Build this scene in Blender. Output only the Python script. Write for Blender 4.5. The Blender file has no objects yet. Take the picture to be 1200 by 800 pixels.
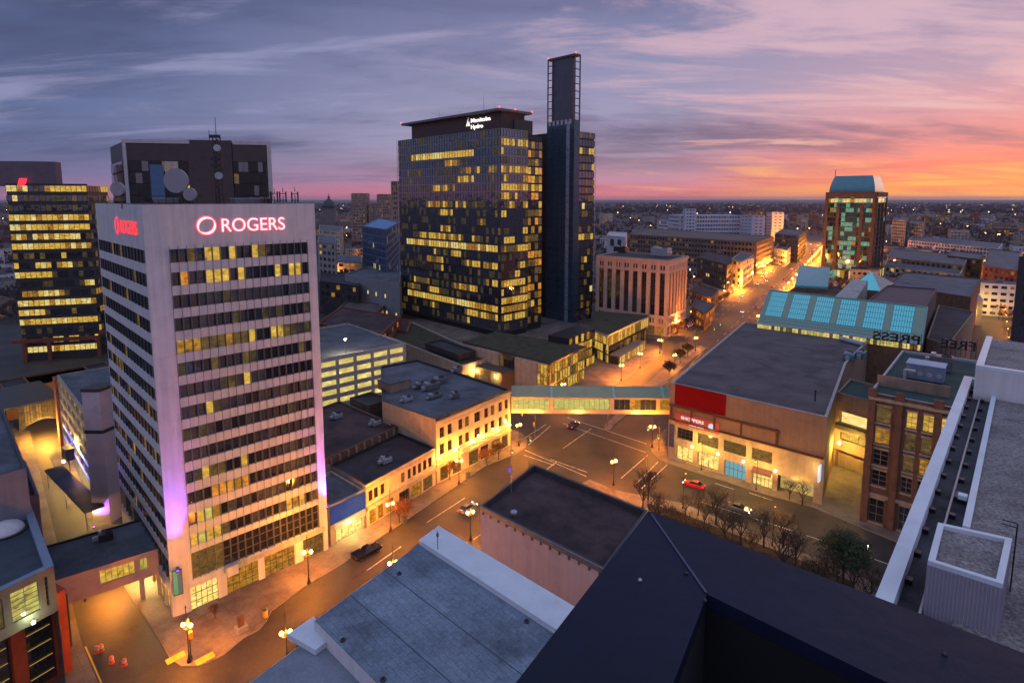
import bpy, math, random
from mathutils import Vector, Matrix
R = math.radians
rnd = random.Random(7)
sc = bpy.context.scene
COL = sc.collection

# ------------------------------------------------------------------ camera
EYE = 64.0
PITCH = math.atan(83 / 680.0)
cam_d = bpy.data.cameras.new('camera')
cam = bpy.data.objects.new('camera', cam_d); COL.objects.link(cam)
cam.location = (0, 0, EYE); cam.rotation_euler = (math.pi / 2 - PITCH, 0, 0)
cam_d.sensor_width = 36; cam_d.lens = 36 * 680 / 1200.0
cam_d.shift_y = -84 / 1200.0
cam_d.clip_start = 0.1; cam_d.clip_end = 60000
sc.camera = cam
sc.view_settings.view_transform = 'Standard'; sc.view_settings.look = 'None'
sc.view_settings.exposure = 0.0; sc.view_settings.gamma = 1
sc.render.engine = 'CYCLES'
sc.cycles.use_denoising = True
sc.cycles.max_bounces = 4; sc.cycles.diffuse_bounces = 2; sc.cycles.glossy_bounces = 3
sc.cycles.sample_clamp_indirect = 3.0; sc.cycles.caustics_reflective = False; sc.cycles.caustics_refractive = False

# ------------------------------------------------------------------ dusk sky
def nd(nt, typ, **kw):
    n = nt.nodes.new(typ)
    for k, v in kw.items():
        if k == 'inp':
            for a, b in v.items(): n.inputs[a].default_value = b
        else: setattr(n, k, v)
    return n
def ramp(nt, stops, interp='LINEAR'):
    n = nt.nodes.new('ShaderNodeValToRGB'); cr = n.color_ramp; cr.interpolation = interp
    while len(cr.elements) < len(stops): cr.elements.new(0.5)
    for e, (p, c) in zip(cr.elements, stops):
        e.position = p; e.color = (*c, 1) if len(c) == 3 else c
    return n
def lin(*c): return tuple(((x / 255 + .055) / 1.055) ** 2.4 if x > 10 else x / 255 / 12.92 for x in c)

world = bpy.data.worlds.new("World"); sc.world = world; world.use_nodes = True
nt = world.node_tree; nt.nodes.clear(); L = nt.links.new
out = nd(nt, 'ShaderNodeOutputWorld'); bg = nd(nt, 'ShaderNodeBackground'); L(bg.outputs[0], out.inputs[0])
tc = nd(nt, 'ShaderNodeTexCoord'); sep = nd(nt, 'ShaderNodeSeparateXYZ'); L(tc.outputs['Generated'], sep.inputs[0])
def M(op, a, b=None, c=None, clamp=False):
    n = nd(nt, 'ShaderNodeMath', operation=op, use_clamp=clamp)
    for i, x in enumerate((a, b, c)):
        if x is None: continue
        if isinstance(x, (int, float)): n.inputs[i].default_value = x
        else: L(x, n.inputs[i])
    return n.outputs[0]
def MIX(f, a, b, mode='MIX'):
    n = nd(nt, 'ShaderNodeMix', data_type='RGBA', blend_type=mode)
    for i, x in ((0, f), (6, a), (7, b)):
        if isinstance(x, (int, float)): n.inputs[i].default_value = x
        elif isinstance(x, tuple): n.inputs[i].default_value = (*x, 1)
        else: L(x, n.inputs[i])
    return n.outputs[2]
def MR(x, a, b, c=0., d=1.):
    n = nd(nt, 'ShaderNodeMapRange', interpolation_type='SMOOTHSTEP')
    L(x, n.inputs[0])
    for i, v in enumerate((a, b, c, d)): n.inputs[i + 1].default_value = v
    return n.outputs[0]
X, Y, Z = sep.outputs
el = M('MAXIMUM', Z, 0.0)
hl = M('SQRT', M('ADD', M('MULTIPLY', X, X), M('MULTIPLY', Y, Y)))
SUN_AZ = 44.0
sx, sy = math.sin(R(SUN_AZ)), math.cos(R(SUN_AZ))
ca = M('DIVIDE', M('ADD', M('MULTIPLY', X, sx), M('MULTIPLY', Y, sy)), hl)      # cosine of the angle from the sunset
west = MR(ca, 0.48, 1.0)                                                            # 1 towards the sunset
up = [(.6, lin(156, 174, 216)), (1, lin(166, 186, 230))]
left = ramp(nt, [(0, lin(190, 116, 146)), (.012, lin(164, 118, 154)), (.03, lin(126, 118, 160)), (.06, lin(102, 112, 154)), (.13, lin(98, 112, 156)), (.30, lin(84, 96, 138))] + up)
mid = ramp(nt, [(0, lin(232, 124, 126)), (.012, lin(218, 126, 142)), (.03, lin(194, 140, 166)), (.07, lin(176, 154, 180)), (.12, lin(160, 154, 186)), (.20, lin(146, 144, 180)), (.30, lin(116, 120, 160))] + up)
right = ramp(nt, [(0, lin(255, 184, 76)), (.012, lin(255, 168, 86)), (.035, lin(250, 136, 112)), (.075, lin(238, 142, 142)), (.12, lin(212, 152, 166)), (.17, lin(180, 154, 180)), (.30, lin(144, 134, 168))] + up)
for r_ in (left, mid, right): L(el, r_.inputs[0])
base = MIX(MR(ca, .10, .84), left.outputs[0], mid.outputs[0])
base = MIX(MR(ca, .86, 1.0), base, right.outputs[0])
# cloud sheet: direction carried up to a flat layer
zz = M('ADD', el, 0.12)
cmb = nd(nt, 'ShaderNodeCombineXYZ'); L(M('DIVIDE', X, zz), cmb.inputs[0]); L(M('DIVIDE', Y, zz), cmb.inputs[1])
mp = nd(nt, 'ShaderNodeMapping'); L(cmb.outputs[0], mp.inputs[0])
mp.inputs['Rotation'].default_value = (0, 0, R(-22)); mp.inputs['Scale'].default_value = (.32, .72, 1)
n1 = nd(nt, 'ShaderNodeTexNoise', inp={'Scale': .85, 'Detail': 8, 'Roughness': .56, 'Distortion': .35}); L(mp.outputs[0], n1.inputs['Vector'])
mp2 = nd(nt, 'ShaderNodeMapping'); L(cmb.outputs[0], mp2.inputs[0])
mp2.inputs['Rotation'].default_value = (0, 0, R(-30)); mp2.inputs['Scale'].default_value = (.42, 1.3, 1); mp2.inputs['Location'].default_value = (3.1, 7.7, 0)
n2 = nd(nt, 'ShaderNodeTexNoise', inp={'Scale': 1.25, 'Detail': 9, 'Roughness': .62, 'Distortion': .6}); L(mp2.outputs[0], n2.inputs['Vector'])
n4 = nd(nt, 'ShaderNodeTexNoise', inp={'Scale': 3.6, 'Detail': 9, 'Roughness': .62, 'Distortion': .4}); L(mp.outputs[0], n4.inputs['Vector'])
nmix = M('ADD', M('MULTIPLY', n1.outputs['Fac'], .72), M('MULTIPLY', n4.outputs['Fac'], .28))
c1 = MR(nmix, .44, .60)
c2 = MR(M('ADD', M('MULTIPLY', n2.outputs['Fac'], .75), M('MULTIPLY', n4.outputs['Fac'], .25)), .49, .63)
hi = MR(el, .015, .09)
dark = MIX(west, lin(72, 80, 118), lin(112, 98, 132))
col = MIX(M('MULTIPLY', M('MULTIPLY', c1, .88), hi), base, dark)
litc = ramp(nt, [(0, lin(255, 190, 100)), (.06, lin(255, 172, 116)), (.13, lin(248, 176, 162)), (.22, lin(190, 164, 188)), (.4, lin(140, 140, 178))]); L(el, litc.inputs[0])
col = MIX(M('MULTIPLY', M('MULTIPLY', c2, .8), MR(ca, .74, 1.0)), col, litc.outputs[0])
pale = MIX(west, lin(148, 150, 188), lin(216, 178, 192))
col = MIX(M('MULTIPLY', M('MULTIPLY', c2, .8), MR(el, .04, .12)), col, pale)
# low bank streaks right at the horizon
mp3 = nd(nt, 'ShaderNodeMapping'); L(tc.outputs['Generated'], mp3.inputs[0]); mp3.inputs['Scale'].default_value = (3.5, 3.5, 70)
n3 = nd(nt, 'ShaderNodeTexNoise', inp={'Scale': 1.0, 'Detail': 5, 'Roughness': .6, 'Distortion': .6}); L(mp3.outputs[0], n3.inputs['Vector'])
s3 = M('MULTIPLY', MR(n3.outputs['Fac'], .46, .68), M('SUBTRACT', 1.0, MR(el, .03, .10)))
col = MIX(M('MULTIPLY', s3, .5), col, MIX(west, lin(110, 98, 138), lin(206, 98, 110)))
# the brighter eastern half of the dusk sky, behind the viewer
east = ramp(nt, [(0, lin(164, 152, 188)), (.25, lin(178, 174, 212)), (.6, lin(168, 182, 224)), (1, lin(166, 186, 230))]); L(el, east.inputs[0])
col = MIX(MR(Y, .10, -.45), col, east.outputs[0])
col = MIX(MR(Z, -.002, -.02), col, lin(60, 44, 52))
sky = nd(nt, 'ShaderNodeTexSky', sky_type='NISHITA', sun_disc=False)
sky.sun_elevation = R(1.0); sky.sun_rotation = R(SUN_AZ)
skym = MIX(1.0, sky.outputs[0], (.015, .015, .015), 'MULTIPLY')
col = MIX(1.0, col, skym, 'ADD')
L(col, bg.inputs[0]); bg.inputs[1].default_value = 1.0

sun_d = bpy.data.lights.new('sun', 'SUN'); sun_d.energy = .35; sun_d.angle = R(14); sun_d.color = (1, .55, .36)
sun = bpy.data.objects.new('sun', sun_d); COL.objects.link(sun)
sun.rotation_euler = Vector((-sx * math.cos(R(3)), -sy * math.cos(R(3)), -math.sin(R(3)))).to_track_quat('-Z', 'Y').to_euler()

# ------------------------------------------------------------------ helpers
CT, ST = math.cos(PITCH), math.sin(PITCH)
def P(px, py, z=0.0):
    """ground plan point where the sight line of photo pixel (px, py) meets height z"""
    d = (py - 316) / 680.0; t = (EYE - z) / (d * CT + ST)
    return Vector(((px - 600) / 680.0 * t, (CT - d * ST) * t))
def PZ(px, py, y):
    d = (py - 316) / 680.0; f = CT - d * ST
    return (px - 600) / 680.0 * y / f, EYE - (d * CT + ST) * y / f
def V2(p): return Vector((p[0], p[1]))
def ccw(poly):
    poly = [V2(p) for p in poly]
    a = sum(p.x * q.y - q.x * p.y for p, q in zip(poly, poly[1:] + poly[:1]))
    return poly if a > 0 else poly[::-1]
def inset(poly, d):
    n = len(poly); o = []
    for i in range(n):
        p, q, r = poly[i - 1], poly[i], poly[(i + 1) % n]
        e1 = (q - p).normalized(); e2 = (r - q).normalized()
        n1 = Vector((-e1.y, e1.x)); n2 = Vector((-e2.y, e2.x))
        b = (n1 + n2); k = b.dot(n1)
        o.append(q + b * (d / max(k, .3)))
    return o
def az(a): return Vector((math.sin(R(a)), math.cos(R(a))))

class MB:
    def __init__(s): s.v = []; s.f = []; s.m = []
    def face(s, pts, m=0):
        i = len(s.v); s.v += [tuple(p) for p in pts]; s.f.append(tuple(range(i, i + len(pts)))); s.m.append(m)
    def ob(s, o, d, l, w, z0, z1, m=0, mt=None):
        """box: corner o, l along d, w to the left of d"""
        d = V2(d).normalized(); n = Vector((-d.y, d.x)); o = V2(o)
        s.prism([o, o + d * l, o + d * l + n * w, o + n * w], z0, z1, m, mt)
    def box(s, x0, y0, z0, x1, y1, z1, m=0, mt=None):
        s.prism([(x0, y0), (x1, y0), (x1, y1), (x0, y1)], z0, z1, m, mt)
    def cbox(s, c, d, l, w, z0, z1, m=0, mt=None):
        d = V2(d).normalized(); n = Vector((-d.y, d.x)); o = V2(c) - d * l / 2 - n * w / 2
        s.ob(o, d, l, w, z0, z1, m, mt)
    def prism(s, poly, z0, z1, m=0, mt=None):
        k = len(poly); i = len(s.v)
        z0s = z0 if isinstance(z0, (list, tuple)) else [z0] * k
        z1s = z1 if isinstance(z1, (list, tuple)) else [z1] * k
        s.v += [(p[0], p[1], a) for p, a in zip(poly, z0s)] + [(p[0], p[1], a) for p, a in zip(poly, z1s)]
        for j in range(k):
            s.f.append((i + j, i + (j + 1) % k, i + k + (j + 1) % k, i + k + j)); s.m.append(m)
        s.f.append(tuple(i + k + j for j in range(k))); s.m.append(m if mt is None else mt)
        s.f.append(tuple(i + j for j in reversed(range(k)))); s.m.append(m)
    def tube(s, p, q, r0, r1=None, n=6, m=0):
        r1 = r0 if r1 is None else r1; p = Vector(p); q = Vector(q); ax = (q - p).normalized()
        t = Vector((0, 0, 1)) if abs(ax.z) < .9 else Vector((1, 0, 0))
        a = ax.cross(t).normalized(); b = ax.cross(a); i = len(s.v)
        for c, r in ((p, r0), (q, r1)):
            for k in range(n):
                w = 2 * math.pi * k / n; s.v.append(tuple(c + (a * math.cos(w) + b * math.sin(w)) * r))
        for k in range(n):
            s.f.append((i + k, i + (k + 1) % n, i + n + (k + 1) % n, i + n + k)); s.m.append(m)
        s.f.append(tuple(i + k for k in reversed(range(n)))); s.m.append(m)
        s.f.append(tuple(i + n + k for k in range(n))); s.m.append(m)
    def lathe(s, c, prof, n=10, m=0, axis='z'):
        i = len(s.v); c = Vector(c)
        for r, z in prof:
            for k in range(n):
                w = 2 * math.pi * k / n
                s.v.append(tuple(c + (Vector((r * math.cos(w), r * math.sin(w), z)) if axis == 'z' else Vector((r * math.cos(w), z, r * math.sin(w))))))
        for j in range(len(prof) - 1):
            for k in range(n):
                s.f.append((i + j * n + k, i + j * n + (k + 1) % n, i + (j + 1) * n + (k + 1) % n, i + (j + 1) * n + k)); s.m.append(m)
        s.f.append(tuple(i + k for k in reversed(range(n)))); s.m.append(m)
        e = i + (len(prof) - 1) * n; s.f.append(tuple(e + k for k in range(n))); s.m.append(m)
    def wall(s, A, B, z0, z1, holes=(), depth=.3, m=0, mr=None):
        """a facade from A to B (outside on the right) with real openings"""
        A = V2(A); B = V2(B); Ln = (B - A).length; d = (B - A) / Ln; n = Vector((d.y, -d.x)); mr = m if mr is None else mr
        us = sorted({0.0, Ln} | {round(x, 3) for h in holes for x in h[:2]})
        vs = sorted({z0, z1} | {round(x, 3) for h in holes for x in h[2:4]})
        def pt(u, v, k=0.0):
            q = A + d * u - n * k; return (q.x, q.y, v)
        for a, b in zip(vs, vs[1:]):
            run = None
            for u, w in zip(us, us[1:]):
                inside = any(h[0] - .002 <= u and w <= h[1] + .002 and h[2] - .002 <= a and b <= h[3] + .002 for h in holes)
                if inside:
                    if run is not None: s.face([pt(run, a), pt(u, a), pt(u, b), pt(run, b)], m); run = None
                elif run is None: run = u
            if run is not None: s.face([pt(run, a), pt(Ln, a), pt(Ln, b), pt(run, b)], m)
        for u0, u1, v0, v1 in [h[:4] for h in holes]:
            s.face([pt(u0, v0), pt(u1, v0), pt(u1, v0, depth), pt(u0, v0, depth)], mr)
            s.face([pt(u0, v1, depth), pt(u1, v1, depth), pt(u1, v1), pt(u0, v1)], mr)
            s.face([pt(u0, v0), pt(u0, v0, depth), pt(u0, v1, depth), pt(u0, v1)], mr)
            s.face([pt(u1, v0, depth), pt(u1, v0), pt(u1, v1), pt(u1, v1, depth)], mr)
    def build(s, name, mats, parent=None, smooth=False, loc=None):
        me = bpy.data.meshes.new(name)
        off = WL.get(parent.name, Vector((0, 0, 0))) if parent else Vector(loc) if loc else Vector((0, 0, 0))
        me.from_pydata([(x - off.x, y - off.y, z - off.z) for x, y, z in s.v], [], s.f)
        if not isinstance(mats, (list, tuple)): mats = [mats]
        for m in mats: me.materials.append(m)
        me.polygons.foreach_set('material_index', s.m)
        if smooth: me.polygons.foreach_set('use_smooth', [True] * len(s.f))
        me.update()
        o = bpy.data.objects.new(name, me); COL.objects.link(o)
        if parent: o.parent = parent; WL[o.name] = off
        else: o.location = off; WL[o.name] = off
        return o
WL = {}
def tag(o, label, cat, group=None):
    o['label'] = label; o['category'] = cat
    if group: o['group'] = group
    return o
def thing(name, label, cat, loc, group=None, rz=0.0):
    o = bpy.data.objects.new(name, None); COL.objects.link(o); o.location = loc; o.rotation_euler = (0, 0, rz)
    o.empty_display_size = .5; WL[o.name] = Vector(loc); tag(o, label, cat, group); return o
def struct(mb, name, mats):
    o = mb.build(name, mats); o['kind'] = 'structure'; return o
def kids(o): return [c for c in CH.get(o.name, ())]
CH = {}
def index_children():
    CH.clear()
    for o in bpy.data.objects:
        if o.parent: CH.setdefault(o.parent.name, []).append(o)
def copy_tree(src, loc, rz=0., label=None, scale=1.0, skip=()):
    r = src.copy(); COL.objects.link(r); r.location = loc; r.rotation_euler = (0, 0, rz); r.scale = (scale,) * 3
    if label: r['label'] = label
    def rec(a, b):
        for c in kids(a):
            if c.name.split('.')[0] in skip: continue
            k = c.copy(); COL.objects.link(k); k.parent = b; rec(c, k)
    rec(src, r); return r

# ------------------------------------------------------------------ materials
MC = {}
def mat(name, col, rough=.8, var=.18, scale=.35, metal=0., spec=.5, emit=None, es=0., bump=0., streak=0., ior=1.5, fine=0., seam=None):
    if name in MC: return MC[name]
    m = bpy.data.materials.new(name); m.use_nodes = True; t = m.node_tree; b = t.nodes['Principled BSDF']
    b.inputs['Roughness'].default_value = rough; b.inputs['Metallic'].default_value = metal
    b.inputs['Specular IOR Level'].default_value = spec; b.inputs['IOR'].default_value = ior
    g = t.nodes.new('ShaderNodeNewGeometry'); lk = t.links.new
    if var:
        n = nd(t, 'ShaderNodeTexNoise', inp={'Scale': scale, 'Detail': 6, 'Roughness': .62}); lk(g.outputs['Position'], n.inputs['Vector'])
        r = ramp(t, [(.28, tuple(c * (1 - var * 1.6) for c in col)), (.5, col), (.74, tuple(min(1, c * (1 + var)) for c in col))]); lk(n.outputs['Fac'], r.inputs[0]); src = r.outputs[0]
        if streak:
            mp = nd(t, 'ShaderNodeMapping'); mp.inputs['Scale'].default_value = (1.3, 1.3, .06); lk(g.outputs['Position'], mp.inputs[0])
            n2 = nd(t, 'ShaderNodeTexNoise', inp={'Scale': 1., 'Detail': 4}); lk(mp.outputs[0], n2.inputs['Vector'])
            r2 = ramp(t, [(.35, (1 - streak,) * 3), (.6, (1, 1, 1))]); lk(n2.outputs['Fac'], r2.inputs[0])
            x = nd(t, 'ShaderNodeMix', data_type='RGBA', blend_type='MULTIPLY'); x.inputs[0].default_value = 1; lk(src, x.inputs[6]); lk(r2.outputs[0], x.inputs[7]); src = x.outputs[2]
        if fine:
            n4 = nd(t, 'ShaderNodeTexNoise', inp={'Scale': scale * 22, 'Detail': 3, 'Roughness': .7}); lk(g.outputs['Position'], n4.inputs['Vector'])
            r4 = ramp(t, [(.3, (1 - fine,) * 3), (.7, (1 + 0 * fine, 1, 1))]); lk(n4.outputs['Fac'], r4.inputs[0])
            x = nd(t, 'ShaderNodeMix', data_type='RGBA', blend_type='MULTIPLY'); x.inputs[0].default_value = 1; lk(src, x.inputs[6]); lk(r4.outputs[0], x.inputs[7]); src = x.outputs[2]
        if seam:
            mp = nd(t, 'ShaderNodeMapping'); mp.inputs['Rotation'].default_value = (0, 0, R(seam[2])); lk(g.outputs['Position'], mp.inputs[0])
            bk_ = nd(t, 'ShaderNodeTexBrick', inp={'Scale': 1., 'Mortar Size': .025, 'Mortar Smooth': .4, 'Brick Width': seam[0], 'Row Height': seam[1], 'Color1': (1, 1, 1, 1), 'Color2': (.86, .86, .86, 1), 'Mortar': (.55, .55, .55, 1)}); lk(mp.outputs[0], bk_.inputs['Vector'])
            n6 = nd(t, 'ShaderNodeTexNoise', inp={'Scale': .11, 'Detail': 5, 'Roughness': .6, 'Distortion': .8}); lk(g.outputs['Position'], n6.inputs['Vector'])
            r6 = ramp(t, [(.36, (.62, .62, .64)), (.47, (.92, .92, .93)), (.62, (1.12, 1.1, 1.08))]); lk(n6.outputs['Fac'], r6.inputs[0])
            for o_ in (bk_.outputs['Color'], r6.outputs[0]):
                x = nd(t, 'ShaderNodeMix', data_type='RGBA', blend_type='MULTIPLY'); x.inputs[0].default_value = 1; lk(src, x.inputs[6]); lk(o_, x.inputs[7]); src = x.outputs[2]
        lk(src, b.inputs['Base Color'])
    else: b.inputs['Base Color'].default_value = (*col, 1)
    if bump:
        n3 = nd(t, 'ShaderNodeTexNoise', inp={'Scale': scale * 6, 'Detail': 4}); lk(g.outputs['Position'], n3.inputs['Vector'])
        bp = nd(t, 'ShaderNodeBump'); bp.inputs['Strength'].default_value = bump; bp.inputs['Distance'].default_value = .1
        lk(n3.outputs['Fac'], bp.inputs['Height']); lk(bp.outputs[0], b.inputs['Normal'])
    if emit: b.inputs['Emission Color'].default_value = (*emit, 1); b.inputs['Emission Strength'].default_value = es
    MC[name] = m; return m
def glass(name, col, rough=.05, wob=.05, spec=1., ior=1.7, scale=.25):
    """coated window glass: dark body, clear reflection, slightly uneven panes"""
    if name in MC: return MC[name]
    m = mat(name, col, rough, .35, .6, 0, spec, ior=ior); t = m.node_tree; b = t.nodes['Principled BSDF']; lk = t.links.new
    g = t.nodes.new('ShaderNodeNewGeometry')
    n = nd(t, 'ShaderNodeTexNoise', inp={'Scale': scale, 'Detail': 2}); lk(g.outputs['Position'], n.inputs['Vector'])
    bp = nd(t, 'ShaderNodeBump'); bp.inputs['Strength'].default_value = wob; bp.inputs['Distance'].default_value = 1.
    lk(n.outputs['Fac'], bp.inputs['Height']); lk(bp.outputs[0], b.inputs['Normal']); return m
def lit(name, c_lo, c_hi, es, scale=1.1, lo=.36, hi=.62):
    """a window with the lights on: uneven room light painted into the emission"""
    if name in MC: return MC[name]
    m = bpy.data.materials.new(name); m.use_nodes = True; t = m.node_tree; b = t.nodes['Principled BSDF']; lk = t.links.new
    b.inputs['Base Color'].default_value = (.03, .03, .03, 1); b.inputs['Roughness'].default_value = .08
    g = t.nodes.new('ShaderNodeNewGeometry')
    mp = nd(t, 'ShaderNodeMapping'); mp.inputs['Scale'].default_value = (1, 1, 1.7); lk(g.outputs['Position'], mp.inputs[0])
    n = nd(t, 'ShaderNodeTexNoise', inp={'Scale': scale, 'Detail': 5, 'Roughness': .7}); lk(mp.outputs[0], n.inputs['Vector'])
    v = nd(t, 'ShaderNodeTexVoronoi', inp={'Scale': scale * .55}); lk(mp.outputs[0], v.inputs['Vector'])
    a = nd(t, 'ShaderNodeMath', operation='MULTIPLY_ADD'); lk(v.outputs['Distance'], a.inputs[0]); a.inputs[1].default_value = -.18; lk(n.outputs['Fac'], a.inputs[2])
    r = ramp(t, [(lo - .16, tuple(x * .2 for x in c_lo)), (lo - .03, tuple(x * .75 + y * .25 for x, y in zip(c_lo, c_hi))), (hi - .07, tuple(y * .8 for y in c_hi)), (hi + .03, tuple(min(1.6, y * 1.35) for y in c_hi))]); lk(a.outputs[0], r.inputs[0])
    lk(r.outputs[0], b.inputs['Emission Color']); b.inputs['Emission Strength'].default_value = es
    MC[name] = m; return m
def glow(name, c, es): return mat(name, (.05, .05, .05), .5, 0, emit=c, es=es)

white_panel = mat('white_panel', (.61, .60, .61), .6, .07, .5, streak=.16)
white_wall = mat('white_wall', (.70, .66, .66), .7, .08, .4, streak=.14)
grey_conc = mat('grey_concrete', (.30, .29, .28), .85, .2, .5, streak=.2)
lt_conc = mat('light_concrete', (.44, .40, .36), .85, .15, .5, streak=.2)
buff = mat('buff_stone', (.42, .33, .24), .85, .16, .5, streak=.18)
pinkbuff = mat('pink_stone', (.46, .35, .28), .85, .14, .6, streak=.18)
tan = mat('tan_brick', (.30, .21, .15), .9, .16, .5, streak=.15)
brown_brick = mat('brown_brick', (.17, .085, .05), .9, .25, .8, streak=.2)
red_brick = mat('red_brick', (.24, .075, .045), .9, .25, .8, streak=.2)
dk_metal = mat('dark_metal', (.03, .03, .035), .45, .2, 1)
blk_metal = mat('black_metal', (.012, .012, .014), .4, 0)
grey_metal = mat('grey_metal', (.16, .165, .18), .45, .15, .8, metal=.4)
lt_metal = mat('light_metal', (.40, .41, .45), .4, .1, .8, metal=.3)
coping = mat('white_coping', (.66, .70, .75), .5, .08, .6)
roof_dark = mat('dark_roofing', (.045, .042, .05), .9, .35, .25, bump=.2, fine=.3, seam=(7, 1.2, 42))
roof_grey = mat('grey_roofing', (.125, .14, .17), .9, .3, .16, bump=.2, fine=.3, seam=(8, 1.5, 42))
roof_blue = mat('blue_grey_membrane', (.25, .315, .40), .8, .3, .16, bump=.3, fine=.4, seam=(1.2, .6, 47))
roof_brown = mat('brown_roofing', (.08, .045, .047), .9, .5, .22, bump=.3, fine=.4, seam=(9, 1.8, 42))
roof_purple = mat('mauve_roofing', (.135, .105, .108), .9, .16, .15, bump=.1, fine=.25, seam=(14, 3., 32))
roof_green = mat('green_roofing', (.02, .05, .045), .85, .3, .3)
sedum = mat('sedum_roof', (.055, .05, .022), .95, .5, .4, bump=.6, fine=.5)
gravel = mat('roof_gravel', (.38, .32, .31), .95, .3, .35, bump=.9, fine=.8)
pave = mat('pavement_concrete', (.20, .165, .14), .85, .3, .25, fine=.3, seam=(1.8, 1.8, 42))
kerb = mat('kerb_concrete', (.34, .30, .26), .85, .15, .6)
asphalt = mat('asphalt', (.042, .038, .037), .7, .45, .12, bump=.1, fine=.4)
paint = mat('road_paint', (.50, .48, .45), .7, .5, 1.2)
yellow_paint = mat('tactile_yellow', (.65, .40, .03), .7, .2, 2)
redp = mat('red_panel', (.20, .002, .003), .85, .1, .6, spec=.1)
teal_roof = mat('teal_metal_roof', (.22, .29, .19), .45, .12, .5, metal=.2)
teal_clad = mat('teal_cladding', (.07, .24, .27), .4, .15, .4, metal=.3)
orange_clad = mat('orange_red_cladding', (.42, .06, .02), .6, .15, .5)
blue_clad = mat('blue_cladding', (.008, .045, .50), .8, .1, .5, spec=.1)
navy = mat('navy_coping_metal', (.0075, .0115, .032), .55, .3, .5, metal=.0, bump=.08, spec=.22, fine=.25)
black_int = mat('black_interior', (.004, .004, .005), .95, 0)
g_dark = glass('dark_glass', (.012, .013, .016))
g_blue = glass('blue_glass', (.012, .022, .044), wob=.07, ior=2.0, spec=1.)
g_low = glass('smoked_glass', (.010, .013, .014), .06, .05, .35, 1.45)
g_teal = glass('teal_glass', (.01, .08, .09), wob=.06)
g_grey = glass('grey_blind_glass', (.10, .105, .11), .15, .03, .6)
g_slate = glass('slate_glass', (.035, .045, .055), .08, .05, .9)
l_yel = lit('lit_yellow', (.30, .17, .01), (1., .62, .10), 1.0)
l_pale = lit('lit_pale', (.40, .28, .06), (1., .80, .30), 1.1)
l_amb = lit('lit_amber', (.12, .05, .004), (.75, .36, .03), .8)
l_dim = lit('lit_dim', (.03, .02, .005), (.26, .16, .03), .75)
l_faint = lit('lit_faint', (.006, .005, .003), (.11, .08, .025), .8)
l_org = lit('lit_orange', (.25, .07, .01), (1., .40, .04), 1.1)
l_green = lit('lit_greenish', (.20, .18, .02), (.86, .76, .18), .95)
l_teal = lit('lit_teal', (.02, .10, .08), (.20, .62, .42), .9)
l_shop = lit('lit_shop', (.42, .24, .03), (1., .74, .22), 1.7, 1.6)
bulb = glow('sodium_bulb', (1, .44, .07), 24)
bulb_w = glow('warm_bulb', (1, .78, .35), 16)
GL = [g_dark, g_slate, g_grey, l_yel, l_amb, l_dim, l_pale, l_green, l_org, l_teal, l_shop, g_blue, g_teal, l_faint, g_low]
GI = {m.name: i for i, m in enumerate(GL)}
def gi(m): return GI[m.name]

LAMP_GAIN = 3.6
def lamp_light(name, loc, col, power, parent=None, r=.25, spot=None, to=None):
    if not spot and power < 7000: power *= LAMP_GAIN
    d = bpy.data.lights.new(name, 'SPOT' if spot else 'POINT'); d.energy = power; d.color = col; d.shadow_soft_size = r
    if spot: d.spot_size = R(spot); d.spot_blend = .8
    o = bpy.data.objects.new(name, d); COL.objects.link(o)
    loc = Vector(loc)
    if to is not None: o.rotation_euler = (Vector(to) - loc).to_track_quat('-Z', 'Y').to_euler()
    if parent: o.parent = parent; o.location = loc - WL[parent.name]
    else: o.location = loc
    return o

# ------------------------------------------------------------------ building kit
def rows(A, B, us, vs): return [(u0, u1, v0, v1) for v0, v1 in vs for u0, u1 in us]
def bays(Ln, n, w, m0=0., m1=0.):
    s = (Ln - m0 - m1) / n; return [(m0 + s * (i + .5) - w / 2, m0 + s * (i + .5) + w / 2) for i in range(n)]
WIN = {}
WCOUNT = {}; WREST = {}
def window(root, A, B, rect, depth, gm, frame=None, nx=2, ny=2, name='window'):
    """one framed window set in its opening; a part of its own"""
    frame = frame or dk_metal
    A = V2(A); B = V2(B); d = (B - A).normalized(); n = Vector((d.y, -d.x)); u0, u1, v0, v1 = rect[:4]; w, h = u1 - u0, v1 - v0
    q = A + d * (u0 + u1) / 2 - n * depth
    c = WCOUNT[root.name] = WCOUNT.get(root.name, 0) + 1
    key = (round(w, 2), round(h, 2), gm.name, frame.name, nx, ny)
    if key not in WIN:
        b = MB(); b.face([(-w/2, .0, 0), (w/2, 0, 0), (w/2, 0, h), (-w/2, 0, h)], 1)
        t = min(.08, w * .08)
        for i in range(nx + 1):
            x = -w/2 + w * i / nx; x0 = max(-w/2, x - t/2); x1 = min(w/2, x + t/2)
            b.box(x0, -.05, 0, x1, -.004, h)
        for i in range(ny + 1):
            z = h * i / ny; b.box(-w/2, -.06, max(0, z - t/2), w/2, -.006, min(h, z + t/2))
        o = b.build(name, [frame, gm]); WIN[key] = o.data; bpy.data.objects.remove(o)
    o = bpy.data.objects.new(name, WIN[key]); COL.objects.link(o); o.parent = root
    L0 = WL[root.name]; o.location = (q.x - L0.x, q.y - L0.y, v0 - L0.z); o.rotation_euler = (0, 0, math.atan2(d.y, d.x))
    return o
def windows(root, A, B, rects, depth, pick, **kw):
    for r in rects:
        if WCOUNT.get(root.name, 0) >= 98:
            WREST.setdefault(root.name, []).append((root, A, B, r, depth, pick(r))); continue
        window(root, A, B, r, depth, pick(r), **kw)
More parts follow.
